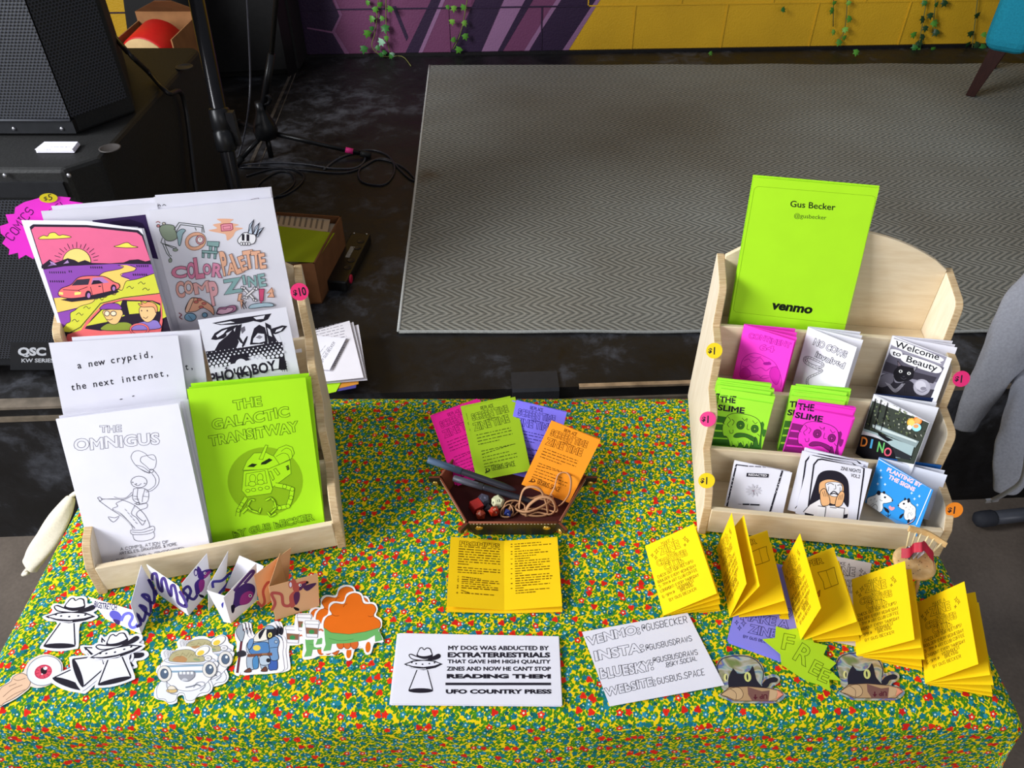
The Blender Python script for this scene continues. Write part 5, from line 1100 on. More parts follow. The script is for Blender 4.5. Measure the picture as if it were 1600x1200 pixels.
# ---- ramen bowl stickers
RAM_RING = [(85, 760), (90, 700), (130, 655), (120, 625), (95, 600), (105, 565), (140, 545), (135, 520), (125, 480), (150, 458), (200, 470), (240, 445), (300, 440), (340, 455), (400, 430), (440, 445), (450, 480), (480, 500), (475, 530), (478, 580), (455, 620), (430, 635), (450, 690), (430, 730), (380, 750), (345, 760), (330, 790), (280, 790), (265, 745), (230, 755), (225, 790), (180, 802), (150, 780)]
def art_ramen(A, fr):
    C(A, fr, 220, 900, 4); O = '#70747c'
    A.blob([(100, 740), (105, 690), (150, 650), (300, 660), (400, 650), (435, 690), (420, 725), (370, 735), (330, 775), (285, 775), (270, 735), (235, 735), (215, 780), (170, 790), (150, 770), (110, 765)], '#e8e8ee', line=3, lc=O)
    A.blob([(145, 530), (460, 530), (465, 590), (430, 650), (370, 700), (290, 720), (210, 700), (150, 640)], '#eceaf0', line=3, lc=O)
    A.poly([(150, 560), (462, 552), (460, 562), (152, 572)], '#8aa6ba').poly([(152, 592), (455, 590), (450, 604), (160, 604)], '#8aa6ba')
    A.ell(306, 528, 160, 26, '#dcdce4', n=30, line=3, lc=O)
    for i in range(5): A.curve([(155+i*15, 510), (145+i*16, 480), (160+i*15, 468), (170+i*14, 500)], 8, '#a8a6a8'); A.curve([(155+i*15, 510), (145+i*16, 480), (160+i*15, 468), (170+i*14, 500)], 4, '#dddadc')
    A.blob([(175, 520), (200, 480), (250, 462), (310, 462), (360, 490), (400, 510), (390, 535), (280, 540), (190, 535)], '#b5ab80', line=3, lc=O).blob([(200, 530), (220, 505), (260, 500), (290, 520), (270, 540)], '#b8895a').ell(350, 523, 22, 7, '#8a9a70', 10)
    for i in range(12): A.line([(200+i*14, 485+(i % 4)*9), (225+i*13, 478+(i % 3)*12)], 2.5, '#8f865e')
    A.ell(385, 470, 48, 26, '#eeeade', -28, line=3, lc=O).ell(375, 482, 24, 15, '#e8c648', -25).ell(420, 515, 22, 16, '#eceae6', line=3, lc=O).ell(420, 515, 11, 8, '#c8c4c4')
    for x in (148, 430): A.ell(x, 612 if x < 200 else 585, 44, 50, '#e2dcd4', line=3, lc=O).ell(x, 612 if x < 200 else 585, 25, 31, '#56667c', line=3, lc='#39404c').ell(x+6, 600 if x < 200 else 572, 8, 9, '#e8eef4')
    A.blob([(235, 608), (260, 600), (330, 598), (335, 630), (300, 658), (260, 655), (240, 635)], '#9a9aa2', line=3, lc=O)
    for x in (250, 272, 296, 320): A.rect(x-8, 600, x+8, 616, '#e8e8ec')
    A.blob([(255, 655), (270, 640), (290, 645), (292, 656)], '#c8c8ce'); A.ell(195, 718, 34, 15, '#d8b878', line=3, lc=O).blob([(170, 710), (180, 690), (205, 690), (220, 708)], '#e8dcc8', line=3, lc=O)
    A.curve([(160, 660), (165, 700), (185, 735), (225, 742)], 3, O).curve([(280, 698), (320, 690), (350, 680), (375, 690)], 6, O).curve([(330, 700), (350, 670), (390, 665), (400, 690), (370, 720)], 3, O)
for i, (dx, dy, lb) in enumerate(((25, -16, 'ramen bowl sticker peeking out behind the other smiling bowl'), (0, 0, 'smiling ramen bowl sticker with big eyes, lying on top of its copy'))):
    ring = [(220+p.x/4+dx, 900+p.y/4+dy) for p in spline([(x, y, 0) for x, y in RAM_RING], 3, True)]
    def ar(A, fr, dx=dx, dy=dy): f0 = fr; art_ramen(A, type('S', (), {'uv': staticmethod(lambda x, y: f0.uv(x+dx, y+dy))}))
    loose('die_cut_sticker', ring, '#f0eef2', lb, 'sticker', ar, .0002+.0006*i, .0004, 'ramen bowl stickers')
# ---- badger knight stickers
KN_RING = [(585, 610), (590, 560), (610, 500), (598, 470), (600, 420), (588, 380), (595, 330), (625, 298), (650, 300), (655, 340), (680, 385), (720, 360), (760, 330), (800, 300), (835, 290), (850, 330), (845, 370), (880, 390), (890, 440), (885, 480), (895, 560), (890, 590), (850, 605), (780, 612), (700, 615), (650, 620), (625, 600), (612, 625)]
def art_knight(A, fr):
    C(A, fr, 220, 900, 4); K = '#23222c'; ST = '#a9b8c8'; SB = '#6f93bd'
    A.line([(640, 330), (603, 606)], 15, K).line([(640, 330), (603, 606)], 11, '#6a2c38'); A.blob([(600, 370), (598, 330), (632, 300), (640, 340), (650, 350), (640, 395), (625, 410)], '#9aa4ae', line=3.5, lc=K)
    for x in (690, 775): A.blob([(x-25, 500), (x+25, 500), (x+28, 575), (x-22, 580)], ST, line=3.5, lc=K)
    A.blob([(645, 600), (680, 575), (690, 600)], '#6a4030', line=3, lc=K).blob([(750, 595), (780, 565), (790, 595)], '#6a4030', line=3, lc=K); A.blob([(800, 480), (845, 490), (855, 575), (830, 588), (800, 580)], '#3f5fa8', line=3.5, lc=K)
    A.blob([(660, 460), (670, 415), (720, 395), (800, 400), (830, 430), (820, 480), (740, 495), (680, 490)], ST, line=3.5, lc=K); A.blob([(685, 430), (790, 415), (800, 480), (690, 488)], '#4f7fb4', line=3.5, lc=K); A.ell(725, 450, 24, 18, '#e6cc58', 0, 12)
    A.blob([(800, 390), (845, 380), (865, 410), (855, 460), (860, 520), (815, 525), (805, 460)], SB, line=3.5, lc=K).ell(846, 412, 10, 10, ST, line=3, lc=K).curve([(808, 450), (858, 445)], 3, K)
    A.poly([(665, 490), (820, 480), (822, 498), (668, 508)], '#7a4a36').rect(758, 484, 790, 504, '#9a6a48'); A.blob([(700, 520), (730, 500), (735, 570), (705, 580)], '#5088b8', line=3, lc=K).blob([(745, 505), (800, 500), (805, 550), (750, 555)], '#b8c6d4', line=3.5, lc=K).ell(797, 528, 13, 13, K)
    A.blob([(600, 480), (630, 465), (655, 475), (655, 498), (620, 508), (602, 500)], '#2f2e36')
    A.blob([(700, 400), (735, 350), (790, 320), (840, 325), (848, 360), (815, 390), (770, 405), (720, 412)], '#e9e4d6', line=3.5, lc=K); A.blob([(735, 370), (750, 345), (780, 325), (770, 350), (745, 395)], K); A.blob([(785, 350), (800, 325), (845, 330), (846, 362), (815, 390), (790, 395)], K); A.ell(808, 370, 12, 17, '#e8d878', 15).ell(807, 372, 4, 10, K); A.blob([(770, 330), (790, 312), (820, 312), (835, 330), (800, 335)], '#8fa6bc', line=3, lc=K)
    A.blob([(665, 440), (680, 400), (705, 395), (700, 430), (680, 460)], SB, line=3, lc=K)
for i, (dx, dy, lb) in enumerate(((10, -1, 'badger knight sticker at the bottom of its fanned trio'), (5, -2, 'badger knight sticker in the middle of its fanned trio'), (0, 0, 'armoured badger knight sticker holding a poleaxe, on top of its trio'))):
    def ar(A, fr, dx=dx, dy=dy): f0 = fr; art_knight(A, type('S', (), {'uv': staticmethod(lambda x, y: f0.uv(x+dx, y+dy))}))
    loose('die_cut_sticker', [(220+p.x/4+dx, 900+p.y/4+dy) for p in spline([(x, y, 0) for x, y in KN_RING], 3, True)], '#f2eff2', lb, 'sticker', ar, .0002+.0005*i, .0004, 'badger knight stickers')
# ---- orange pile stickers with paper cups
OR_RING = [(1015, 390), (1012, 300), (1030, 275), (1110, 275), (1125, 300), (1140, 260), (1170, 235), (1175, 180), (1205, 158), (1265, 160), (1285, 112), (1330, 95), (1380, 108), (1405, 160), (1460, 165), (1482, 205), (1470, 245), (1505, 270), (1505, 320), (1490, 340), (1518, 410), (1460, 420), (1440, 480), (1405, 490), (1380, 440), (1330, 460), (1240, 462), (1195, 480), (1130, 480), (1135, 390), (1100, 395)]
def art_orange(A, fr):
    C(A, fr, 220, 900, 4); O1, O2, GN, K = '#e06a14', '#c85a10', '#6cae62', '#8a3c0c'
    A.ell(1420, 445, 16, 34, O1, 5)
    for x in (1248, 1290, 1335): A.ell(x, 425, 24, 32, '#d8662a', line=3, lc=K)
    A.blob([(1150, 340), (1145, 290), (1165, 255), (1195, 240), (1180, 205), (1210, 172), (1270, 175), (1290, 130), (1330, 108), (1372, 122), (1392, 172), (1450, 178), (1470, 210), (1455, 250), (1492, 280), (1492, 325), (1420, 385), (1300, 405), (1200, 400)], O1, line=3, lc=K); A.curve([(1195, 240), (1215, 250), (1240, 248)], 3, K).curve([(1290, 175), (1275, 180), (1265, 195)], 3, K).curve([(1455, 250), (1435, 255), (1420, 250)], 3, K)
    A.poly([(1145, 325), (1190, 355), (1300, 365), (1400, 350), (1490, 325), (1480, 360), (1410, 400), (1300, 420), (1190, 425), (1150, 390)], GN).line([(1145, 325), (1190, 355), (1300, 365), (1400, 350), (1490, 325)], 3, '#3f7a40'); A.poly([(1150, 390), (1195, 420), (1185, 465), (1140, 470), (1155, 430)], GN).poly([(1462, 360), (1490, 345), (1512, 400), (1465, 412)], GN).curve([(1175, 390), (1250, 405), (1330, 395)], 3, '#4a8a48')
    cup(A, 0, 0)
def cup(A, dx, dy):
    g = lambda l: [(x+dx, y+dy) for x, y in l]
    A.poly(g([(1028, 300), (1112, 303), (1104, 385), (1036, 382)]), '#eceaec').poly(g([(1030, 322), (1110, 328), (1106, 365), (1034, 362)]), '#8a6048').ell(1068+dx, 350+dy, 17, 14, '#3f8a4a'); A.poly(g([(1028, 280), (1112, 282), (1116, 304), (1024, 300)]), '#f2f0f2').line(g([(1028, 280), (1112, 282), (1116, 304), (1024, 300)]), 3, '#8a868c', True); A.line(g([(1028, 300), (1036, 382), (1104, 385), (1112, 303)]), 3, '#8a868c'); A.curve(g([(1112, 340), (1125, 335), (1140, 345)]), 9, '#c8643a')
for i, (dx, dy, lb) in enumerate(((-30, 9, 'orange lumpy pile sticker at the bottom of its trio, its cup lowest'), (-12, -10, 'orange lumpy pile sticker in the middle of its trio, its cup highest'), (0, 0, 'orange lumpy pile sticker with a green sash and paper cup, on top of its trio'))):
    def ar(A, fr, dx=dx, dy=dy): f0 = fr; art_orange(A, type('S', (), {'uv': staticmethod(lambda x, y: f0.uv(x+dx, y+dy))}))
    loose('die_cut_sticker', [(220+p.x/4+dx, 900+p.y/4+dy) for p in spline([(x, y, 0) for x, y in OR_RING], 3, True)], '#f4efee', lb, 'sticker', ar, .0002+.0006*i, .0005, 'orange pile stickers')
# ---- contact sheet
def art_contact(A, fr):
    C(A, fr, 900, 930, 4.444); G_ = '#2c2a34'
    for t, a, b, h in (('VENMO:', (88, 345), (448, 262), 64), ('INSTA:', (130, 455), (475, 388), 70), ('BLUESKY:', (170, 582), (540, 515), 74), ('WEBSITE:', (212, 700), (555, 622), 62)):
        A.text(t, a, b, h, G_, .05, outline=2.8, wob=.05)
    A.hand('@GUSBECKER', (462, 252), (772, 190), 46, G_, 3.6); A.hand('@GUSBUSDRAWS', (488, 385), (805, 318), 38, G_, 3.4); A.hand('@GUSBUSDRAWS', (538, 472), (845, 412), 36, G_, 3.4); A.hand('.BSKY.SOCIAL', (622, 502), (842, 452), 30, G_, 3.2); A.hand('GUSBUS.SPACE', (568, 618), (895, 552), 42, G_, 3.4)
t = loose('contact_sheet', [(900+x/4.444, 930+y/4.444) for x, y in ((42, 255), (775, 122), (1030, 625), (235, 772))], '#e6e4ee', 'white hand-lettered sheet listing contact names, between the bumper stickers and the cat sticker', 'paper', art_contact, .0016)
# ---- holographic cat stickers
def holo():
    m, nt, b = nodes_of('holographic_film'); tc = nt.nodes.new('ShaderNodeTexCoord'); n1 = N(nt, 'ShaderNodeTexNoise', Scale=38.0, Detail=1.0, Distortion=2.0); L(nt, tc.outputs['Object'], n1.inputs['Vector'])
    r = ramp(nt, n1.outputs[0], [(.3, '#8a9a58'), (.4, '#b8b08a'), (.48, '#d8d4c8'), (.54, '#a8c4b0'), (.6, '#6a74c8'), (.68, '#c8a878')]); L(nt, r.outputs[0], b.inputs['Base Color'])
    b.inputs['Roughness'].default_value = .22; b.inputs['Metallic'].default_value = .45; return m
HOLO = holo()
CAT_RING = [(995, 560), (975, 510), (985, 460), (1030, 425), (1110, 412), (1190, 418), (1260, 450), (1300, 500), (1312, 560), (1360, 548), (1405, 560), (1418, 590), (1400, 615), (1365, 635), (1370, 650), (1395, 645), (1452, 685), (1445, 715), (1410, 740), (1350, 750), (1100, 748), (1070, 735), (1000, 705), (990, 690), (1030, 665), (1010, 640)]
def art_cat2(A, fr):
    C(A, fr, 900, 930, 4.444); K = '#262430'; BX, BD = '#b8956c', '#7c564e'
    A.curve([(990, 540), (982, 490), (1020, 440), (1110, 422), (1200, 428), (1265, 465), (1300, 530), (1296, 590)], 7, '#3a3a44'); A.curve([(1290, 625), (1320, 590), (1370, 572), (1398, 582), (1390, 600), (1350, 608), (1320, 640)], 6, K)
    A.blob([(1290, 640), (1320, 590), (1370, 570), (1400, 582), (1388, 602), (1350, 610), (1330, 640)], K)
    A.blob([(1060, 640), (1058, 580), (1085, 520), (1110, 540), (1160, 545), (1205, 525), (1225, 492), (1240, 530), (1255, 590), (1295, 640), (1290, 660), (1070, 660)], K, 4); A.poly([(1082, 545), (1088, 505), (1118, 540)], K)
    A.ell(1192, 568, 24, 34, '#cfd07a', -6).ell(1190, 568, 6, 22, K, -6).ell(1040, 572, 15, 26, '#d8d48a').ell(1045, 572, 5, 18, K)
    A.poly([(1005, 690), (1065, 640), (1190, 634), (1350, 648), (1420, 665), (1440, 690), (1390, 735), (1100, 735)], BX).line([(1005, 690), (1065, 640), (1190, 634), (1350, 648), (1420, 665), (1440, 690), (1390, 735), (1100, 735)], 4, '#4a342a', True); A.poly([(1190, 636), (1290, 668), (1345, 662), (1335, 738), (1225, 738), (1195, 690)], BD)
    A.blob([(1010, 690), (1070, 650), (1130, 642), (1160, 680), (1150, 715), (1110, 728), (1050, 705)], '#c8a67c', line=3.5, lc='#4a342a').curve([(1070, 650), (1110, 680), (1110, 728)], 3, '#4a342a'); A.poly([(1345, 655), (1400, 668), (1385, 715), (1340, 735)], '#c9a880').poly([(1395, 660), (1440, 690), (1390, 720), (1400, 690)], '#e89878').line([(1395, 660), (1440, 690), (1390, 720)], 4, '#c86a58')
    # the carton is upside down: arrow and UP
    A.line([(1245, 690), (1245, 715)], 9, '#5a1f2c').poly([(1230, 708), (1262, 708), (1245, 728)], '#5a1f2c'); A.text('UP', (1330, 690), (1275, 690), 32, '#5a1f2c', .03)
f0 = flat(.0003)
for dx, dy, lb in ((0, 0, 'cat-in-a-carton holographic sticker half under the contact sheet'), (186.5, -4.5, 'cat-in-a-carton holographic sticker beside the lime star and under the yellow zine')):
    def ar(A, fr, dx=dx, dy=dy): f1_ = fr; art_cat2(A, type('S', (), {'uv': staticmethod(lambda x, y: f1_.uv(x+dx, y+dy))}))
    fr = flat(.0008); q = [(900+p.x/4.444+dx, 930+p.y/4.444+dy) for p in spline([(x, y, 0) for x, y in CAT_RING], 3, True)]
    t = thing('holographic_sticker', flat(0).px(1175+dx, 1065+dy), lb, 'sticker', 'holographic cat stickers'); A = Art(); ar(A, fr); sheet('printed_face', fr, [fr.uv(*p) for p in q], .0004, HOLO, t, A)

# ---- yellow make-a-zine booklets
def star4(A, x, y, r, c): A.line([(x, y-r), (x+r*.22, y-r*.22), (x+r*.8, y), (x+r*.22, y+r*.22), (x, y+r), (x-r*.22, y+r*.22), (x-r*.8, y), (x-r*.22, y-r*.22)], 3, c, True)
def art_make(A, fr):
    C(A, fr, 990, 800, 4.615); K = '#7a5f10'
    A.hand('MAKE A', (205, 240), (292, 205), 22, K, 2.5); A.text('ZINE', (198, 308), (338, 255), 60, K, .04, outline=2.5, wob=.05); A.hand('WITH', (243, 318), (298, 295), 16, K, 2.4)
    A.text('CREATIVES', (175, 395), (390, 308), 46, K, .04, outline=2.4, wob=.05); A.text('CLUB', (228, 422), (365, 368), 46, K, .04, outline=2.4, wob=.05)
    for x, y, r in ((165, 285, 20), (135, 312, 14), (160, 330, 15), (370, 192, 18), (390, 208, 14), (370, 238, 11)): star4(A, x, y, r, K)
    for t, a, b in (('CHECK OUT OUR MEETUPS!', (178, 480), (432, 362)), ('BOULDER: EVERY WEDNESDAY', (178, 515), (452, 395)), ('5-7PM @ ART CLUB COFFEE', (188, 548), (462, 425)), ('LONGMONT: EVERY THURSDAY', (198, 582), (472, 462)), ('VISIONQUEST', (318, 560), (438, 505)), ('6-9PM @', (212, 622), (300, 585)), ('BREWING', (342, 575), (430, 535)), ('BY GUS BECKER', (262, 645), (455, 562))):
        A.hand(t, a, b, 20, K, 2.5)
W9, H9 = .0735, .1075
yz1, fy1 = booklet('zine', TF, (1008, 853), (1080, 822), (1035, 955), W9, H9, [24, 14, 6, 2], YELL, art_make, 'yellow make a zine booklet lying alone in front of the rack corner', group='yellow make a zine booklets')
MK = recover(fy1, art_make)
def page_paper(ox, oy, k, pts, word, wa, wb, sq, arr):
    def f(A, fr):
        C(A, fr, ox, oy, k); K = '#7a5208'
        A.text(word, wa, wb, 40, K, .04, outline=3, wob=.05); A.line(sq, 3.5, K, True); A.line([((sq[0][0]+sq[2][0])/2, sq[1][1]), ((sq[4][0]+sq[6][0])/2, sq[5][1])], 2.5, K)
        for a in arr: A.poly(a, '#c8860c').line(a, 4, K, True)
    return f
pp2 = page_paper(990, 800, 4.615, None, 'PAPER', (705, 275), (885, 228), [(848, 290), (905, 265), (958, 248), (962, 290), (980, 350), (930, 370), (880, 385), (862, 335)], [[(845, 385), (835, 395), (838, 430), (850, 440), (855, 400)], [(780, 565), (812, 520), (818, 540), (800, 570)]])
yz2, _ = booklet('zine', TF, (1120, 855), (1137, 801), (1138, 953), W9, H9, [72, 36, 13, 3], YELL, MK, 'yellow make a zine booklet standing open in front of the rack rail', group='yellow make a zine booklets', pagerows={1: pp2}, ratio=.93)
pp3 = page_paper(1190, 840, 4.2105, None, 'PAPER', (235, 210), (405, 165), [(370, 230), (430, 215), (478, 195), (488, 240), (505, 305), (455, 325), (415, 340), (405, 290)], [[(345, 385), (385, 345), (382, 385), (365, 395), (360, 425)], [(330, 535), (352, 490), (358, 510), (345, 540)]])
yz3, _ = booklet('zine', TF, (1221, 887), (1237, 838), (1249, 999), W9, H9, [42, 18, 7, 2], YELL, MK, 'yellow make a zine booklet standing open over the lime star', group='yellow make a zine booklets', pagerows={0: pp3})
yz4, _ = booklet('zine', flat(.0015), (1331, 905), (1410, 881), (1338, 1022), .074, .112, [38, 20, 8, 2], YELL, MK, 'yellow make a zine booklet fanned open above a cat sticker', group='yellow make a zine booklets')
yz5, _ = booklet('zine', flat(.001), (1432, 942), (1496, 925), (1446, 1066), .070, .112, [42, 26, 14, 7], YELL, MK, 'yellow make a zine booklet lying nearest to the table corner', group='yellow make a zine booklets')
# ---- flyers under them
def art_want(A, fr):
    C(A, fr, 900, 930, 4.444); K = '#32306e'
    A.text('WANT TO', (1150, 95), (1500, 150), 56, K, .04, outline=3.2); A.text('MAKE A', (1140, 165), (1470, 228), 62, K, .04, outline=3.2); A.text('ZINE', (1200, 258), (1385, 300), 62, K, .04, outline=3.2)
    for x, y, r in ((1115, 190, 17), (1163, 195, 24), (1135, 228, 18)): star4(A, x, y, r, K)
    A.hand('BY GUS BECKER', (1160, 295), (1370, 345), 18, K, 3)
for i, (dx, dy, lb) in enumerate(((2, 5, 'violet flyer at the bottom of the violet stack'), (1, 2.5, 'violet flyer in the middle of the violet stack'), (0, 0, 'violet want to make a zine flyer, top of its stack under the yellow booklets'))):
    loose('flyer', [(1170+dx, 872+dy), (1258+dx, 890+dy), (1236+dx, 1036+dy), (1136+dx, 1000+dy)], '#8a86e6', lb, 'flyer', art_want if i == 2 else None, .0003*i, .00025, 'violet flyers')
def art_wf(A, fr):
    C(A, fr, 1190, 840, 4.2105); K = '#5a4c4c'
    A.hand('MAKE A', (480, 172), (580, 188), 18, K, 3); A.text('ZINE', (460, 238), (612, 252), 58, K, .04, outline=3); A.hand('WITH', (500, 250), (565, 258), 12, K, 2.5); A.text('CREATIVES', (440, 302), (680, 330), 40, K, .04, outline=3); A.text('CLUB', (500, 350), (640, 368), 40, K, .04, outline=3)
    for x, y, r in ((655, 218, 16), (680, 240, 16), (650, 250, 11)): star4(A, x, y, r, K)
loose('flyer', [(1290, 866), (1362, 880), (1338, 1010), (1262, 994)], '#e6dcd8', 'pale make a zine flyer tucked between two yellow booklets', 'flyer', art_wf, .0002)
# ---- lime FREE star
ST = [(5, 668), (88, 660), (95, 583), (172, 605), (235, 595), (250, 640), (330, 650), (345, 690), (435, 710), (408, 770), (492, 825), (448, 868), (525, 942), (445, 932), (452, 1012), (378, 968), (300, 945), (225, 898), (130, 835), (122, 765)]
def art_free(A, fr):
    C(A, fr, 1190, 840, 4.2105); K = '#4c5a0c'
    for c, a, b, h in (('F', (118, 728), (205, 745), 105), ('R', (195, 790), (285, 845), 125), ('E', (300, 880), (368, 915), 95), ('E', (358, 930), (428, 960), 90)):
        A.text(c, a, b, h, K, .02, outline=3.2)
fr = flat(.0035)
t = thing('star_sign', flat(0).px(1255, 1030), 'lime paper star reading free, lying on the violet flyers', 'sign'); A = Art(); art_free(A, fr); sheet('printed_face', fr, [fr.uv(1190+x/4.2105, 840+y/4.2105) for x, y in ST], .0004, '#b0d820', t, A)
# ---- open prompts booklet
def prompts():
    sp_t, sp_b = TF.px(787.5, 846), TF.px(788, 944); dn = (sp_b-sp_t).normalized(); n = TF.n; a0 = n.cross(dn)*-1 if n.cross(dn).x < 0 else n.cross(dn); h = .108
    t = thing('zine', sp_b, 'yellow booklet lying open at its prompts page in front of the leather tray', 'zine'); K = '#6e4d00'
    B = sp_t+dn*h+V((0, 0, .0006))
    for ang, nm in ((176, 'cover'), (172, 'page'), (6, 'page'), (1.5, 'cover')):
        e = rot_about(a0, n, ang); left = ang > 90; top = nm == 'page'; w_ = .073
        if left: fr = Frame(B+e*w_+(V((0, -.004, 0)) if not top else V((0, 0, .0008))), -e, -dn)
        else: fr = Frame(B+(V((0, -.004, 0)) if not top else V((0, 0, .0008))), e, -dn)
        A = Art()
        if top:
            C(A, fr, 690, 720, 5)
            if left:
                A.text('PROMPTS', (138, 655), (450, 678), 32, K, .05, outline=3.4)
                for i in range(8): y = 668+i*19.5; A.scribble((134-i, y), (462 if i < 7 else 210, y+ (24 if i < 7 else 6)), 7, K, 8)
                for i in range(3): y = 832+i*19; A.scribble((124, y), (462 if i < 2 else 330, y+24 if i < 2 else y+12), 7, K, 8)
                for i, y in enumerate((902, 922, 938, 952, 972, 988, 1008, 1028)): A.hand(str(min(6, i+1)), (124-i, y+8), (131-i, y+9), 10, K, 3) if i not in (3, 6) else None; A.scribble((158-i, y+4), ((310, 450, 455, 385, 445, 450, 215, 425)[i], y+24), 7, K, 7)
            else:
                for i in range(21):
                    y = 652+i*19.2; x1 = (780, 860, 610, 775, 835, 740, 690, 845, 850, 795, 850, 855, 630, 845, 870, 860, 780, 850, 640, 850, 740)[i]; A.scribble((568+i*.5, y), (x1, y-(x1-568)*.075), 7, K, 8)
                    if i in (0, 1, 3, 4, 6, 8, 10, 12, 14, 16, 18): A.scribble((540, y+1), (555, y), 7, K, 1)
        mb = MB(); mb.prism([fr.at(u, v, -.0003) for u, v in rect_ring(w_, h)], fr.n*.0003, paper('#f6c90c')); emit(mb, fr, A, clip=(w_, h)); mb.build(nm, t)
prompts()

# ---- folded accordion zines standing on the cloth
def accordion(bots, tops, hgt, col, label, draws, inner=None):
    """bots: bottom fold corners in pixels on the cloth; tops: the corners above them, at height hgt"""
    Bp = [at_z(x, y, TZ+.0012) for x, y in bots]
    if not isinstance(hgt, (list, tuple)): hgt = [hgt]*len(tops)
    Tp = [at_z(x, y, TZ+.0012+hh) for (x, y), hh in zip(tops, hgt)]
    t = thing('accordion_zine', Bp[len(Bp)//2], label, 'zine')
    for i in range(len(Bp)-1):
        a, b, c = Bp[i], Bp[i+1], Tp[i+1]; d = Tp[i]
        q0 = (a+d)/2; fr = Frame(a, b-a, d-a)
        # every panel is flat: the fourth corner follows from the other three
        A = Art()
        if draws.get(i): A.conv = lambda p, fr=fr: fr.uv(130+p[0]/4.286, 830+p[1]/4.286); draws[i](A)
        if fr.n.dot(CAM-a) < 0:
            fr = Frame(b, a-b, c-b)
        n = fr.n; mb = MB(); P = [a, b, c, d]
        P = [p-n*((p-fr.p).dot(n)) for p in P]
        mb.prism([p-n*.0004 for p in P], n*.0004, paper(col)); emit(mb, fr, A); mb.build('panel', t)
    return t
PU, PD = '#5a4a9c', '#3a2a66'
def snake(pts, w, c): return lambda A: A.curve(pts, w, c)
def fox(A, x, y, s_, body, chest, dark):
    g = lambda l: [(x+a*s_, y+b*s_) for a, b in l]
    A.blob(g([(0, 60), (-5, 20), (10, -5), (35, -20), (40, 10), (35, 50), (20, 75), (5, 78)]), body).blob(g([(20, 10), (40, -15), (55, 0), (50, 40), (30, 62)]), chest); A.blob(g([(20, 75), (48, 82), (50, 95), (30, 92)]), dark)
    A.blob(g([(15, -25), (20, -70), (38, -60), (60, -68), (90, -72), (100, -62), (80, -40), (60, -20), (35, -10)]), body).blob(g([(50, -30), (70, -55), (98, -62), (82, -42), (58, -18)]), chest); A.blob(g([(22, -40), (10, -70), (16, -88), (32, -72), (34, -55)]), body); A.ell(x+3*s_, y-52*s_, 12*s_, 22*s_, body).ell(x+3*s_, y-50*s_, 7*s_, 14*s_, '#e8e0f0'); A.ell(x+56*s_, y-48*s_, 8*s_, 8*s_, '#f4f0f4').ell(x+58*s_, y-48*s_, 4*s_, 4*s_, dark).ell(x+96*s_, y-63*s_, 8*s_, 7*s_, dark)
def d0(A):
    A.text('BIG', (68, 505), (112, 515), 40, '#2a2050', .02); A.text('STRETCH', (112, 518), (225, 530), 42, '#2a2050', .02)
    A.blob([(178, 545), (200, 530), (240, 545), (262, 585), (250, 605), (215, 600), (180, 570)], '#5c58b8').blob([(200, 590), (245, 600), (240, 628), (215, 615)], PD); A.curve([(255, 600), (275, 560), (310, 550), (330, 575), (310, 620), (325, 645), (350, 640), (372, 610)], 20, '#6a6ac8')
def d1(A): A.curve([(355, 640), (385, 620), (365, 560), (400, 600), (420, 520), (380, 500), (450, 560), (440, 440), (395, 430), (470, 480), (470, 380), (440, 330), (490, 420), (490, 340)], 20, '#4a3f90')
def d2(A): A.curve([(462, 330), (465, 290), (490, 290), (505, 370), (530, 400), (525, 330), (545, 320), (570, 400), (590, 430), (590, 370), (610, 365), (625, 420), (640, 480), (690, 505), (680, 460), (645, 400)], 20, '#4a3a80')
def d3(A): A.curve([(680, 500), (700, 440), (670, 400), (700, 370), (720, 400), (710, 440), (740, 455), (765, 425)], 19, '#43388a'); fox(A, 750, 336, 1.15, '#4a3088', '#a03a90', '#1c1430')
accordion([(165, 967), (221, 991), (247, 928), (295, 962), (331, 919)], [(137, 932), (204, 944), (229, 882), (284, 912), (327, 866)], [.004, .040, .052, .052, .054], '#f0eef6', 'long white accordion zine with a violet snake body stretching over its folds', {0: d0, 1: d1, 2: d2, 3: d3})
def e0(A): A.curve([(870, 380), (870, 340), (930, 330), (985, 280), (1000, 300), (960, 360), (910, 420), (920, 440), (1000, 390), (1020, 350), (1060, 330)], 18, '#4a42a8')
def e1(A): A.blob([(925, 490), (940, 475), (935, 515)], '#3a3aa0')
def e2(A): A.curve([(1010, 400), (1060, 340), (1125, 270), (1140, 280), (1080, 350)], 18, '#5a3a80'); A.blob([(1020, 400), (1080, 350), (1140, 360), (1150, 410), (1110, 480), (1040, 500), (1000, 520), (1010, 450)], '#4a3078').blob([(1060, 430), (1110, 400), (1140, 420), (1110, 480), (1050, 490)], '#a03a8c').blob([(990, 500), (1015, 495), (1010, 540), (995, 545)], '#1c1430').ell(1118, 432, 11, 11, '#e8e0f0').ell(1118, 432, 6, 6, '#1c1430')
accordion([(326, 955), (352, 919), (394, 925)], [(325, 917), (374, 868), (398, 905)], [.042, .054, .050], '#eeecf6', 'white accordion zine with violet loops leaning between the snake zine and the tan one', {0: e0})
accordion([(350, 972), (361, 974), (402, 938)], [(323, 922), (349, 934), (404, 882)], [.050, .046, .056], '#f0eaee', 'small white accordion zine with a crouching purple animal, in front of the tan one', {0: e1, 1: e2})
def t0(A): A.curve([(1165, 470), (1195, 500), (1215, 470), (1205, 400), (1235, 345), (1262, 350)], 18, '#b8564a')
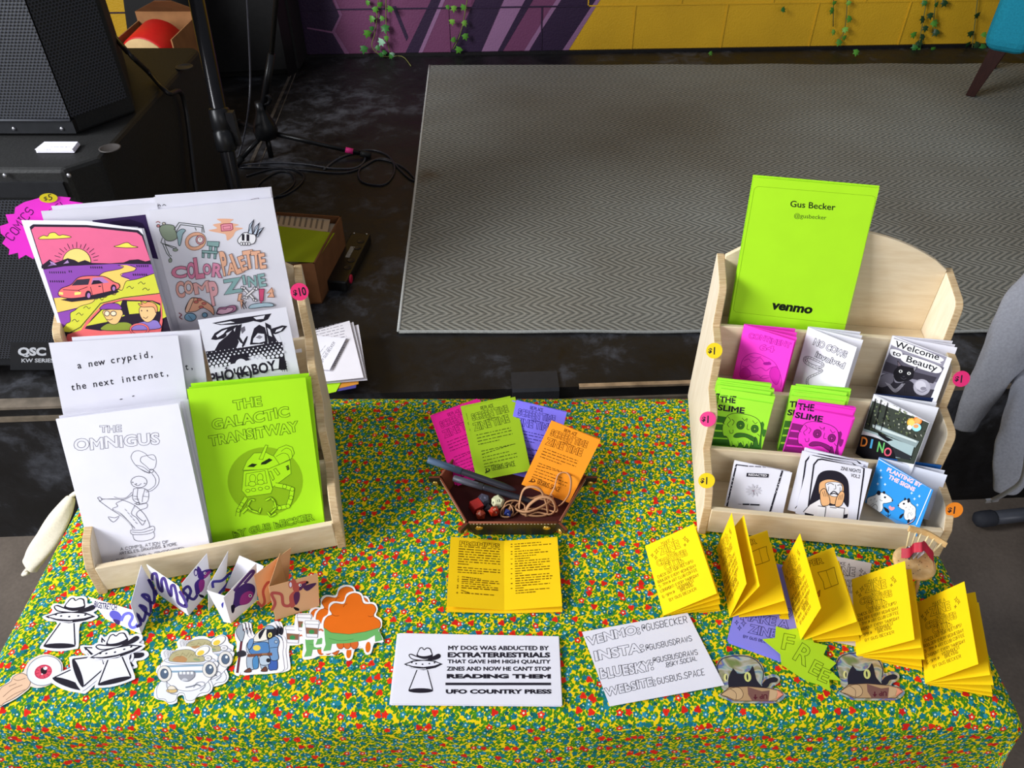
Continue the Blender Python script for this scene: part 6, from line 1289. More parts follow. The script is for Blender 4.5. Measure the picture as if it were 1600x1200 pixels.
def t2(A): A.curve([(1262, 530), (1285, 480), (1262, 420), (1300, 415), (1330, 430), (1340, 490), (1375, 500), (1395, 480)], 20, '#b8544c'); fox(A, 1385, 418, 1.2, '#b8544a', '#5a2a50', '#1c1018'); A.blob([(1475, 370), (1555, 345), (1550, 365), (1500, 400)], '#4a2a50')
accordion([(407, 951), (450, 920), (431, 969), (499, 947)], [(397, 899), (466, 866), (420, 917), (497, 898)], [.052, .058, .050, .048], '#e0ab7c', 'tan accordion zine with a red fox on its front panel', {0: t0, 2: t2})
# ================================================================== leather tray and what is in it
LEA = mat('#20160f', .45, noise=.25, scale=40, bump=.15, spec=.45); LIN = mat('#7a3f26', .6, noise=.15, scale=50, bump=.1); BRASS = mat('#c9a552', .3, .9, noise=.05)
LINF = mat('#4a1a14', .7, noise=.2, scale=30)
c0 = at_z(802, 830, TZ); a1 = at_z(739, 832, TZ+.001); a2 = at_z(864, 834, TZ+.001)
S = (a2-a1).length; cx = (a1.x+a2.x)/2; y0 = (a1.y+a2.y)/2; R6 = S
hexb = [V((cx+R6*x, y0+R6*y, TZ+.001)) for x, y in ((-.5, 0), (.5, 0), (.84, .66), (.5, 1.36), (-.5, 1.36), (-.84, .66))]
hc = sum(hexb, V((0, 0, 0)))/6
t = thing('dice_tray', (hc.x, hc.y, TZ+.001), 'six-sided brown leather snap tray standing in the middle of the floral cloth', 'tray')
mb = MB(); mb.prism(hexb, (0, 0, .0022), LINF); mb.build('tray_floor', t)
HT = .034
def rim(k, up=1.0): p = hexb[k % 6]; d = (p-hc).normalized(); return p+d*.014*up+V((0, 0, HT*up))
for k in range(6):
    p, q = hexb[k], hexb[(k+1) % 6]; d = (q-p).normalized(); m_ = ((p+q)/2-hc).normalized()
    # wall stands inside the two pinched corners
    A0, B0 = p+d*.002, q-d*.002; A1, B1 = rim(k)+d*.004-m_*.004, rim(k+1)-d*.004-m_*.004
    mb = MB(); th = m_*.0028
    ring_o = [A0+th, B0+th, B1+th, A1+th]; mb.prism([A0, B0, B1, A1], m_*.0014, LIN); mb.prism([A0+m_*.0014, B0+m_*.0014, B1+m_*.0014, A1+m_*.0014], m_*.0014, LEA)
    mb.tube([A1+m_*.0014, B1+m_*.0014], .0016, LIN, 8)
    # stitches under the rim
    n_ = 26
    for i in range(n_):
        u = A1.lerp(B1, (i+.2)/n_)*.94+A0.lerp(B0, (i+.2)/n_)*.06; v = A1.lerp(B1, (i+.75)/n_)*.94+A0.lerp(B0, (i+.75)/n_)*.06
        mb.tube([u+m_*.003, v+m_*.003], .0004, mat('#d8c8a8', .8), 5)
    mb.build('wall', t)
for k in range(6):                                  # pinched ears with a snap on both sides
    p = hexb[k]; r_ = rim(k); d = (p-hc).normalized(); s_ = V((0, 0, 1)).cross(d); mb = MB()
    base = p+V((0, 0, .001)); tip = r_+d*.013; low = p+d*.007+V((0, 0, HT*.45))
    for sg in (-1, 1):
        o = s_*.0016*sg
        mb.prism([base+o, low+o, tip+o-V((0, 0, .006)), tip+o, r_+o-d*.003], o*.6, LEA); mb.prism([base+o*.2, low+o*.2, tip+o*.2-V((0, 0, .006)), tip+o*.2, r_+o*.2-d*.003], o*.75, LIN)
    e = mb.build('pinched_corner', t)
    for sg in (-1, 1):
        mb = MB(); mb.lathe(r_+d*.0035-V((0, 0, .010))+s_*sg*.0027, [(.0001, .0022), (.003, .002), (.0044, .001), (.0048, 0)][::-1], BRASS, 18, s_*sg); c = mb.build('snap', e, 'brass snap'); c.location = -V(parent_world(t))+V(parent_world(t))
# snaps on the faces of the front and side walls, next to the corners
for k, f in ((0, .12), (0, .88), (5, .90), (1, .10)):
    p, q = hexb[k], hexb[(k+1) % 6]; m_ = ((p+q)/2-hc).normalized(); A1, B1 = rim(k), rim(k+1)
    u = (p.lerp(q, f)).lerp(A1.lerp(B1, f), .62)+m_*.0005
    nn = (m_*.9+V((0, 0, -.3))).normalized()
    mb = MB(); mb.lathe(u-nn*.001, [(.0058, 0), (.0056, .0018), (.0036, .0032), (.0001, .0036)], BRASS, 20, nn); mb.build('snap', t, 'round brass snap')
# ---- screen-time booklets leaning on the rear walls
def art_screen(A, fr):
    C(A, fr, 650, 620, 5.217); K = '#6a3a08'
    A.hand('REPLACE', (1205, 285), (1308, 320), 26, K, 3.6); A.text('SCREEN TIME', (1092, 312), (1388, 415), 56, K, .05, outline=3); A.hand('WITH', (1195, 378), (1255, 398), 18, K, 3); A.text('ZINE TIME', (1058, 385), (1345, 482), 62, K, .05, outline=3)
    L_ = [(1045, 420, 1325, 525), (1033, 442, 1318, 545), (1022, 464, 1308, 570), (1012, 486, 1190, 552), (1000, 540, 1282, 645), (988, 562, 1250, 632), (978, 584, 1195, 662), (965, 606, 1240, 705), (955, 630, 1228, 728), (945, 650, 1030, 680)]
    for a in L_: A.scribble(a[:2], a[2:], 6, K, 9)
    A.blob([(920, 690), (935, 680), (945, 665), (965, 672), (972, 690), (955, 698)], K).ell(955, 680, 8, 8, '#ff9c26').line([(920, 692), (972, 692)], 4, K)
    A.hand('GUSBUS.SPACE', (985, 705), (1168, 775), 36, K, 3.8)
cx_, cy_ = hc.x, hc.y
def spinef(tl, bl, z=.006, ln=.108):
    """leaning plane on which the spine tl-bl has its true length, standing on the tray floor"""
    B_ = at_z(*bl, TZ+z); r = ray(*tl); r.normalize(); o = CAM-B_; bb = o.dot(r); cc = o.dot(o)-ln*ln; t_ = -bb-(max(0, bb*bb-cc))**.5
    T_ = CAM+r*t_; d = T_-B_; return Frame(B_-V((0, d.y, d.z)).normalized()*.08, (1, 0, 0), (0, d.y, d.z))
ob, fo = booklet('zine', spinef((862, 657), (815, 757), .032), (862, 657), (931, 684), (815, 757), .073, .108, [2, 0], '#ff9c26', art_screen, 'orange screen time zine leaning in the tray, rubber bands before it', group='screen time zines', alpha=4)
AS = recover(fo, art_screen)
def screen(tl, tr, bl, col, label, y, ink_, al, n=1, offs=(), labels=()):
    def f(A, fr): AS(A, fr); A.it = [(p, fa, ink_ if c == '#6a3a08' else (col if c == '#ff9c26' else c), z) for p, fa, c, z in A.it]
    pl = spinef(tl, bl, y)
    b, fr = booklet('zine', pl, tl, tr, bl, .073, .108, [al-2, al-4], col, f, label, group='screen time zines', alpha=al)
    for i, (dx, dy) in enumerate(offs):
        q = copy_thing(b, -pl.n*.0035*(i+1)+V((dx, 0, dy)), labels[i])
    return b
screen((807, 625), (871, 655), (783, 733), '#7a70e0', 'violet screen time zine on top of the violet stack in the tray', .026, '#2a2470', 8, offs=((-.006, -.002), (-.011, -.005)), labels=('violet screen time zine in the middle of the violet stack', 'violet screen time zine rearmost in the violet stack'))
screen((727, 636), (784, 628), (752, 750), '#8fae18', 'lime screen time zine in front of its lime copy in the tray', .022, '#33420a', 5, offs=((-.007, .001),), labels=('lime screen time zine rear copy, its spine showing beside the pink one',))
screen((676, 650), (735, 640), (716, 762), '#e0188a', 'pink screen time zine in front of its pink copy, crossed by a pen', .005, '#8a0a58', 3, offs=((-.004, .001),), labels=('pink screen time zine rear copy at the end of the fan of booklets',))
# ---- pens
def pen(p, q, col, cap, label):
    P, Q = V(p), V(q); t = thing('pen', (P+Q)/2, label, 'pen'); d = (Q-P); ln = d.length; d.normalize()
    mb = MB(); mb.lathe(P+d*ln*.36, [(.0042, 0), (.0045, .004), (.0045, ln*.5), (.0030, ln*.6), (.0012, ln*.64)], mat(col, .4), 14, d); mb.build('barrel', t)
    mb = MB(); mb.lathe(P, [(.003, 0), (.0047, .001), (.0049, ln*.37)], mat(cap, .4), 14, d); c = mb.build('cap', t)
    mb = MB(); s_ = V((0, 0, 1)); mb.box(P+d*.004+s_*.005-d.cross(s_).normalized()*.0012, d*ln*.28, d.cross(s_).normalized()*.0024, s_*.0012, mat(cap, .4)); mb.build('clip', t)
pen(at_y(668, 718, hc.y-.008), at_y(806, 766, hc.y-.02), '#33333c', '#4d5f78', 'slim blue-gray pen resting across the tray wall, tip end uppermost')
pen(at_z(708, 747, TZ+.028), at_z(835, 785, TZ+.012), '#2c2c34', '#565660', 'dark gray capped pen lying inside the tray under the blue-gray pen')
# ---- dice
def die(kind, px, py, r, col, tc, rot, label, txt=(), z=0):
    c = at_z(px, py, TZ+.004+r*.9+z); bm = bmesh.new()
    if kind == 'cube': bmesh.ops.create_cube(bm, size=r*1.7)
    elif kind == 'd20': bmesh.ops.create_icosphere(bm, subdivisions=1, radius=r)
    elif kind == 'd12':
        bmesh.ops.create_icosphere(bm, subdivisions=1, radius=r); d_ = bm.copy(); bm.clear()
        for f in d_.faces: bm.verts.new(f.calc_center_median().normalized()*r)
        bmesh.ops.convex_hull(bm, input=bm.verts); bmesh.ops.dissolve_limit(bm, angle_limit=.05, verts=bm.verts, edges=bm.edges); d_.free()
    else: bmesh.ops.create_cone(bm, segments=4, radius1=r, radius2=0, depth=r); bmesh.ops.translate(bm, verts=bm.verts, vec=(0, 0, r/2)); g = bm.verts[:]; bmesh.ops.create_cone(bm, segments=4, radius1=r, radius2=0, depth=r, matrix=Matrix.Translation((0, 0, -r/2)) @ Matrix.Rotation(math.pi, 4, 'X')); bmesh.ops.remove_doubles(bm, verts=bm.verts, dist=1e-5)
    M_ = Matrix.Rotation(rot[0], 3, 'X') @ Matrix.Rotation(rot[1], 3, 'Y') @ Matrix.Rotation(rot[2], 3, 'Z')
    bmesh.ops.recalc_face_normals(bm, faces=bm.faces); mb = MB(); vs = [c+M_ @ v.co for v in bm.verts]; bm.verts.index_update(); fcs = [[v.index for v in f.verts] for f in bm.faces]; mb.add(vs, fcs, col)
    if txt:
        view = (CAM-c).normalized(); fs = sorted(bm.faces, key=lambda f: -(M_ @ f.normal).dot(view))[:len(txt)]
        for f, s_ in zip(fs, txt):
            n = (M_ @ f.normal).normalized(); fc = c+M_ @ f.calc_center_median(); a = n.cross(V((0, 0, 1)).cross(n)).normalized(); rt_ = a.cross(n) if a.cross(n).x > 0 else -a.cross(n); fr = Frame(fc, rt_, a); A = Art(lambda p: (p[0]*r, -p[1]*r)); A.text(s_, (-.13*len(s_), .16), (.13*len(s_), .16), .32, tc, .02); emit(mb, fr, A)
    bm.free(); t = thing('die', c-V((0, 0, r*.8)), label, 'die', 'dice in the leather tray'); o = mb.build('polyhedron', t); return o
die('cube', 744, 791, .0085, mat('#b8302c', .45, noise=.1), '#d8b060', (.1, .15, .6), 'plain red cube die against the tray wall')
die('d12', 756, 781, .0098, mat('#4c4a58', .35, noise=.35, scale=200), '#8a8aa0', (.3, .2, .1), 'marbled gray twelve-sided die behind the red cube', ('8', '3'))
die('d12', 778, 784, .0100, mat('#d6d4ac', .35, noise=.06), '#1c1a18', (.5, .1, .9), 'cream twelve-sided die with black numbers', ('12', '2', '8'))
die('d8', 764, 795, .0075, mat('#1f1c22', .35, noise=.6, scale=260), '#e8e6e0', (.5, .4, .2), 'small black and white speckled die between the red dice', ('4',))
die('d20', 772, 799, .0085, mat('#a83018', .35, noise=.4, scale=160), '#f0d8b0', (.2, .7, .1), 'rusty red many-sided die with pale numbers', ('17', '3'))
die('d20', 751, 804, .0080, mat('#b8482c', .35, noise=.4, scale=160), '#f0d8b0', (.9, .1, .4), 'orange-red many-sided die half hidden behind the tray front', ('5',))
die('d8', 794, 801, .0070, mat('#23306e', .3, noise=.3, scale=160), '#c8d0f0', (.2, .3, .5), 'dark blue die among the rubber bands', ('6',))
# ---- rubber bands
RB = mat('#b98a62', .6, noise=.08)
def band(pts, label, w=.0011):
    P = [at_z(x, y, TZ+.005+z) for x, y, z in pts]; t = thing('rubber_band', min(P, key=lambda p: p.z), label, 'rubber band', 'tangled rubber bands in the tray'); mb = MB(); mb.tube(spline(P, 6, True), w, RB, 6, closed=True, flat=2.2); mb.build('loop', t)
LB = 'tan rubber band in the tangle at the dice end of the tray'
band([(812, 800, .0), (814, 775, .018), (822, 762, .03), (840, 762, .032), (850, 775, .022), (856, 800, .003), (850, 806, .0), (830, 806, .0)], 'tan rubber band arching tall in the middle of the tangle')
band([(856, 783, .010), (866, 762, .03), (872, 742, .045), (884, 738, .048), (892, 748, .045), (890, 770, .028), (880, 785, .012), (868, 792, .002)], 'tan rubber band looped up highest over the orange zine')
band([(800, 806, .0), (798, 788, .006), (815, 778, .008), (845, 780, .010), (866, 788, .008), (870, 800, .004), (845, 795, .003), (815, 797, .002)], 'tan rubber band lying widest across the tangle')
band([(786, 804, .0), (790, 786, .010), (806, 782, .012), (820, 790, .006), (815, 800, .0), (800, 790, .004), (792, 798, .002)], 'tan rubber band around the dark blue die')
band([(822, 806, .0), (826, 790, .012), (845, 777, .022), (862, 780, .020), (868, 795, .008), (860, 804, .002), (840, 801, .001)], 'tan rubber band curving beside the tray corner')
band([(806, 796, .004), (825, 800, .008), (850, 790, .012), (864, 778, .014), (856, 772, .012), (835, 778, .010), (812, 786, .006)], 'tan rubber band slanting through the middle of the tangle')
band([(783, 806, .001), (784, 796, .006), (796, 788, .008), (802, 800, .004), (795, 808, .001)], 'smallest tan rubber band right behind the tray front')
# ================================================================== miniature chair
WCH = wood_mat('turned_pine', '#cfa263', '#e2c08a', (20, 20, 20), 6)
ch = at_z(1430, 877, TZ+.042)
t = thing('miniature_chair', (ch.x, ch.y, TZ+.0008), 'tiny wooden spindle-back chair beside the pocket zine rack corner', 'chair')
mb = MB(); prof = [(.020, -.004), (.0252, -.0025), (.026, 0), (.0252, .0022), (.021, .0034)]; mb.lathe(ch-V((0, 0, .0035)), prof, WCH, 28)
for i in range(18):
    a = i*2.4; r = .006+.0165*((i*7) % 10)/10; mb.lathe(ch+V((r*math.cos(a), r*math.sin(a), -.0002)), [(.0008, 0), (.0004, .0004)], mat('#4a3a2a', .8), 6)
mb.build('seat', t, label='round wooden seat')
for a in (268, 195, 350, 80):
    q = math.radians(a+10); mb = MB(); top = ch+V((.015*math.cos(q), .015*math.sin(q), -.006)); bot = V((ch.x+.025*math.cos(q), ch.y+.025*math.sin(q), TZ+.001)); mb.tube([top, (top+bot)/2, bot], [.0022, .0026, .002], WCH, 8); mb.build('leg', t)
# front leg seen clear below the seat
rail_l, rail_r = at_y(1420, 826, ch.y+.026), at_y(1478, 851, ch.y+.012); rm = (rail_l+rail_r)/2+V((.0, .004, .002))
rail = spline([rail_l, rm, rail_r], 8); mb = MB()
for i in range(len(rail)-1):
    a, b = rail[i], rail[i+1]; mb.box(a-V((0, .0015, .0045)), b-a, (0, .003, 0), (0, 0, .009), WCH)
mb.build('top_rail', t, label='curved pine top rail', weld=True)
for i in range(6):
    u = (i+.6)/6.2; k = int(u*(len(rail)-1)); p = rail[k]; q = math.radians(112-100*u); mb = MB(); mb.tube([ch+V((.021*math.cos(q), .019*math.sin(q), 0)), p], .0011, mat('#e6d2a0', .6), 6); mb.build('spindle', t)
for i, (dx, dy, rz, lb) in enumerate(((-.007, .002, .5, 'tiny dark-covered book leaning on the miniature chair seat'), (-.001, .003, .15, 'tiny white book standing fanned in the middle of the miniature chair'), (.004, .003, -.3, 'tiny pale book under the red ribbon on the miniature chair'))):
    b0 = ch+V((dx, dy, .0004)); t2 = thing('miniature_book', b0, lb, 'book', 'tiny books on the miniature chair'); ux = V((math.cos(rz+1.2), math.sin(rz+1.2), 0)); col = ['#3c3a48', '#e6e6ee', '#d8d0d8'][i]
    nn = V((0, 0, 1)).cross(ux)
    for j, th in enumerate((-.22, 0, .22)):
        d = (ux*.25+V((0, -.35, 1))).normalized(); w_ = (ux*math.cos(th)+nn*math.sin(th))*.011; mb = MB(); h_ = d*.0165; mb.prism([b0, b0+w_, b0+w_+h_, b0+h_], nn*.0005, mat(col if j != 1 else '#f0eef4', .7)); mb.build('cover' if j != 1 else 'page', t2)
t3 = thing('ribbon', ch+V((0, 0, .004)), 'crumpled dark red ribbon over the tiny books on the miniature chair', 'ribbon'); mb = MB()
rp = spline([ch+V(p) for p in ((-.020, .004, .012), (-.013, .001, .017), (-.006, .006, .020), (0, .003, .026), (.006, .006, .024), (.012, .001, .018), (.018, -.002, .012), (.019, -.006, .005))], 5)
for a, b in zip(rp, rp[1:]):
    s_ = V((.001, .005, .003)); mb.add([a-s_, b-s_*1.1, b+s_, a+s_], [(0, 1, 2, 3)], mat('#b81c34', .5, noise=.2)); mb.add([a-s_-V((0, 0, .0006)), b-s_*1.1-V((0, 0, .0006)), b+s_-V((0, 0, .0006)), a+s_-V((0, 0, .0006))], [(3, 2, 1, 0)], mat('#b81c34', .5, noise=.2))
mb.build('strip', t3, weld=True)
# ================================================================== loudspeakers on the stage
CAB = mat('#191919', .6, noise=.25, scale=220, bump=.25); MET = mat('#202124', .45, .3, noise=.15)
def grille_mat():
    m, nt, b = nodes_of('perforated_steel'); tc = nt.nodes.new('ShaderNodeTexCoord')
    def M(op, a, b_=None):
        n = nt.nodes.new('ShaderNodeMath'); n.operation = op
        for i, x in enumerate((a, b_)):
            if x is None: continue
            if isinstance(x, (int, float)): n.inputs[i].default_value = x
            else: L(nt, x, n.inputs[i])
        return n.outputs[0]
    uv = nt.nodes.new('ShaderNodeUVMap'); uv.uv_map = 'sheet'; sp = nt.nodes.new('ShaderNodeSeparateXYZ'); L(nt, uv.outputs[0], sp.inputs[0])
    p = .0068
    def dots(ox, oy):
        x = M('SUBTRACT', M('FRACT', M('ADD', M('MULTIPLY', sp.outputs[0], 1/p), ox)), .5); y = M('MULTIPLY', M('SUBTRACT', M('FRACT', M('ADD', M('MULTIPLY', sp.outputs[1], 1/(p*1.732)), oy)), .5), 1.732)
        return M('SQRT', M('ADD', M('MULTIPLY', x, x), M('MULTIPLY', y, y)))
    d = M('MINIMUM', dots(0, 0), dots(.5, .5)); h = M('LESS_THAN', d, .36)
    mx = N(nt, 'ShaderNodeMix', data_type='RGBA'); L(nt, h, mx.inputs[0]); mx.inputs[6].default_value = (*lin('#303239'), 1); mx.inputs[7].default_value = (*lin('#070708'), 1); L(nt, mx.outputs[2], b.inputs['Base Color'])
    b.inputs['Roughness'].default_value = .45; b.inputs['Specular IOR Level'].default_value = .4
    bp = N(nt, 'ShaderNodeBump', Strength=.7, Distance=.002); L(nt, M('MINIMUM', d, .42), bp.inputs['Height']); L(nt, bp.outputs[0], b.inputs['Normal']); return m
GRL = grille_mat()
def grille(pts, name, parent, dx, dz):
    """flat perforated sheet; uv in metres from dx, dz"""
    P = [V(p) for p in pts]; base = parent_world(parent); n = (P[1]-P[0]).cross(P[3]-P[0]).normalized(); me = bpy.data.meshes.new(name)
    Q = P+[p-n*.0015 for p in P]; me.from_pydata([p-base for p in Q], [], [(0, 1, 2, 3), (7, 6, 5, 4), (0, 4, 5, 1), (1, 5, 6, 2), (2, 6, 7, 3), (3, 7, 4, 0)]); me.materials.append(GRL)
    uvl = me.uv_layers.new(name='sheet')
    for lp in me.loops: q = Q[lp.vertex_index]-P[0]; uvl.data[lp.index].uv = (q.dot(V(dx)), q.dot(V(dz)))
    o = bpy.data.objects.new(name, me); COL.objects.link(o); o.parent = parent; return o
SUBF, SUBT, SX1 = 1.337, .957, -.779               # front, top and side of the subwoofer
SXa = SX1-.56
t = thing('subwoofer', ((SX1+SXa)/2, SUBF+.33, SZ), 'large black subwoofer cabinet standing on the stage with a perforated steel front', 'loudspeaker')
mb = MB(); z0 = SZ+.03; BV = .05
ring = [(SX1-BV, SUBF), (SX1, SUBF+BV), (SX1, SUBF+.66), (SX1-.02, SUBF+.68), (SXa, SUBF+.68), (SXa, SUBF)]
mb.prism([V((x, y, z0)) for x, y in ring], (0, 0, SUBT-z0), CAB); mb.build('cabinet', t, bevel=.008)
mb = MB(); mb.box((SXa+.012, SUBF-.006, SUBT-.055), (.56-BV-.02, 0, 0), (0, .006, 0), (0, 0, .03), MET); mb.build('grille_rail', t); mb = MB(); mb.box((SXa+.012, SUBF-.006, z0+.012), (.56-BV-.02, 0, 0), (0, .006, 0), (0, 0, .022), MET); mb.build('grille_rail', t)
grille([(SXa+.012, SUBF-.007, z0+.03), (SX1-BV-.008, SUBF-.007, z0+.03), (SX1-BV-.008, SUBF-.007, SUBT-.06), (SXa+.012, SUBF-.007, SUBT-.06)], 'grille', t, (1, 0, 0), (0, 0, 1))
for px in (8, 108):
    p = at_y(px, 274, SUBF-.006); mb = MB(); mb.lathe(p, [(.0045, 0), (.004, .002), (.0005, .003)], mat('#9a9aa0', .3, .8), 12, (0, -1, 0)); mb.build('screw', t)
for px, py in ((172, 232), (288, 105)):
    p = at_z(px, py, SUBT+.0005); mb = MB(); mb.lathe(p, [(.020, 0), (.0205, .0015), (.018, .002), (.0165, .0004)], mat('#3a3634', .5), 24); mb.build('foot_cup', t, 'round recessed foot cup')
fr = Frame(at_y(20, 572, SUBF-.0095), (1, 0, 0), (0, 0, 1)); mb = MB(); q = [fr.px(16, 535), fr.px(88, 535), fr.px(88, 578), fr.px(16, 578)]; mb.prism([p-fr.n*.002 for p in q], fr.n*.002, mat('#1c1d20', .4)); A = Art(lambda p: fr.uv(*p)); A.text('QSC', (28, 555), (72, 555), 13, '#b8bac0', .05); A.text('KW SERIES', (33, 566), (84, 566), 6, '#b8bac0', .02); emit(mb, fr, A); mb.build('badge', t, 'small silver lettered maker badge')
mb = MB()
for x in (SXa+.06, SX1-.08):
    for y in (SUBF+.08, SUBF+.6): mb2 = MB(); mb2.lathe((x, y, SZ), [(.022, 0), (.02, .03)], mat('#151515', .7), 16); mb2.build('foot', t)
# top box
TF_ = 1.48; TX1_ = -.864; h0 = SUBT+.0005; TH_ = .70
t = thing('loudspeaker', ((TX1_-.25), TF_+.18, h0), 'black loudspeaker with curved steel grille stacked on the subwoofer', 'loudspeaker')
mb = MB(); ring = [(TX1_-.46, TF_+.012), (TX1_, TF_+.012), (TX1_+.075, TF_+.12), (TX1_-.06, TF_+.42), (TX1_-.40, TF_+.42), (TX1_-.53, TF_+.12)]
mb.prism([V((x, y, h0)) for x, y in ring], (0, 0, TH_), CAB); mb.build('cabinet', t, bevel=.006)
mb = MB(); mb.box((TX1_-.46, TF_, h0+.006), (.462, 0, 0), (0, .012, 0), (0, 0, .026), MET); mb.build('grille_rail', t); mb = MB(); mb.tube([(TX1_-.46, TF_-.001, h0+.033), (TX1_, TF_-.001, h0+.033)], .003, mat('#6a6c72', .35, .6), 8); mb.build('grille_edge', t)
grille([(TX1_-.46, TF_, h0+.036), (TX1_, TF_, h0+.036), (TX1_, TF_, h0+TH_-.02), (TX1_-.46, TF_, h0+TH_-.02)], 'grille', t, (1, 0, 0), (0, 0, 1))
d = V((.075, .108, 0)).normalized(); p0 = V((TX1_+.001, TF_+.004, h0+.036)); p1 = p0+d*.125
grille([p0, p1, p1+V((0, 0, TH_-.056)), p0+V((0, 0, TH_-.056))], 'side_grille', t, d, (0, 0, 1))
for px in (22, 97):
    p = at_y(px, 201, TF_); mb = MB(); mb.lathe(p, [(.004, 0), (.0036, .002), (.0005, .003)], mat('#9a9aa0', .3, .8), 12, (0, -1, 0)); mb.build('screw', t)
# business cards on the subwoofer
cf = [(73, 227), (125, 227), (116, 239), (58, 239)]
for i in range(9):
    P = [at_z(x, y, SUBT+.001+.0011*i) for x, y in cf] if i == 0 else None
    if i == 0: P0 = P
    o = V((random.uniform(-.0015, .0015), random.uniform(-.001, .001), .00085*i)); c = sum(P0, V((0, 0, 0)))/4+o
    tt = tag(MB().prism([p+o for p in P0], (0, 0, .0008), paper('#e8e6f4')).build('business_card', loc=c), ['white business card at the bottom of the stack on the subwoofer', 'white business card second from the bottom on the subwoofer', 'white business card third from the bottom on the subwoofer', 'white business card fourth from the bottom on the subwoofer', 'white business card in the very middle of the stack on the subwoofer', 'white business card fourth from the top on the subwoofer', 'white business card third from the top on the subwoofer', 'white business card right under the top one on the subwoofer', 'white business card on top of the stack on the subwoofer'][i], 'card', 'business cards on the subwoofer')
fr = Frame(P0[3]+o+V((0, 0, .0008)), P0[2]-P0[3], P0[0]-P0[3]); A = Art(lambda p: fr.uv(*p)); A.scribble((78, 230), (110, 230), .8, '#6a6880', 5); A.scribble((68, 234), (80, 234), .7, '#6a6880', 2)
mb = MB(); emit(mb, fr, A); pr = mb.build('printed_lines', tt); pr.location = V((0, 0, 0))
# ================================================================== behind the subwoofer
t = thing('cardboard_box', at_z(222, 100, SZ), 'open kraft cardboard box behind the subwoofer holding a red rimmed drum', 'box'); KR = mat('#8a5f3a', .85, noise=.12, scale=25)
b0 = at_y(168, 97, 2.56); b1 = at_y(278, 97, 2.56); zt = at_y(275, 62, 2.56).z
X0, X1 = b0.x, b1.x; t.location = V(((X0+X1)/2, 2.7, SZ)); th = .004
for nm, o, ex, ey, ez in (('front_wall', (X0, 2.56, SZ), (X1-X0, 0, 0), (0, th, 0), (0, 0, .30)), ('rear_wall', (X0, 2.86, SZ), (X1-X0, 0, 0), (0, th, 0), (0, 0, zt-SZ)), ('side_wall', (X0, 2.56, SZ), (th, 0, 0), (0, .3, 0), (0, 0, zt-SZ-.03)), ('side_wall', (X1-th, 2.56, SZ), (th, 0, 0), (0, .3, 0), (0, 0, zt-SZ)), ('box_base', (X0, 2.56, SZ), (X1-X0, 0, 0), (0, .3, 0), (0, 0, th))):
    mb = MB(); mb.box(o, ex, ey, ez, KR); mb.build(nm, t)
mb = MB(); mb.prism([(X0, 2.862, zt), (X1, 2.862, zt), ((X0*.3+X1*.7), 2.80, zt+.05), ((X0*.55+X1*.45), 2.80, zt+.05)], (0, .004, 0), KR); mb.build('flap', t)
c = at_y(232, 98, 2.66); t = thing('drum', (c.x, c.y, SZ+.006), 'small drum with a cream skin and red side lying in the cardboard box', 'drum')
ax = V((-.12, -.95, -.12)).normalized(); mb = MB(); mb.lathe(c-ax*.14, [(.083, 0), (.089, .01), (.089, .14), (.085, .146)], mat('#b01410', .5), 36, ax); mb.build('shell', t); mb = MB(); mb.lathe(c+ax*.004, [(.085, 0), (.081, .006), (.001, .008)], mat('#b89a6c', .8), 36, ax); mb.build('skin', t)
mb = MB(); mb.tube([c-ax*.14+V((0, 0, -.1)), V((c.x, c.y+.03, SZ+.01))], .012, mat('#2a1a16', .6)); mb.build('foot_rod', t)
for q, dep, lb, nm in ((((173, 60), (212, 55), (240, 0)), 2.95, 'narrow black pillar leaning in front of the yellow wall behind the box', 'leaning_post'),):
    a, b = at_y(205, 62, 2.95), at_y(192, -40, 2.95); w2 = .075; t = thing(nm, V((a.x, a.y, SZ)), lb, 'post'); lo = V((a.x+.02, 2.95, SZ)); mb = MB(); hi = lo+(b-a).normalized()*1.3
    mb.prism([lo-V((w2, 0, 0)), lo+V((w2, 0, 0)), hi+V((w2, 0, 0)), hi-V((w2, 0, 0))], (0, .05, 0), mat('#0e0d0d', .6)); mb.build('post_body', t); mb = MB(); mb.box(lo-V((w2+.02, .02, 0)), (2*w2+.04, 0, 0), (0, .09, 0), (0, 0, .01), mat('#0e0d0d', .6)); mb.build('base_plate', t)
# tall black flight case between the speakers and the painted hexagon
q0, q1 = at_z(272, 128, SZ), at_z(470, 118, SZ)
t = thing('flight_case', ((q0.x+q1.x)/2, q0.y+.2, SZ), 'tall black equipment case standing against the wall behind the microphone stand', 'case')
mb = MB(); mb.box((q0.x, q0.y, SZ+.02), (q1.x-q0.x, q1.y-q0.y, 0), (0, .17, 0), (0, 0, 1.05), mat('#0d0c0d', .7, noise=.3)); mb.build('case_body', t, bevel=.01)
for x in (q0.x+.01, q1.x-.03):
    mb = MB(); mb.box((x, q0.y-.004, SZ+.02), (.02, q1.y-q0.y if x > q0.x+.1 else 0, 0), (0, .02, 0), (0, 0, 1.05), mat('#1a1a1c', .4, .5)); mb.build('corner_edge', t)
mb = MB(); mb.box((q0.x+.02, q0.y+.03, SZ), (q1.x-q0.x-.04, q1.y-q0.y, 0), (0, .12, 0), (0, 0, .022), mat('#111111', .7)); mb.build('skid', t)
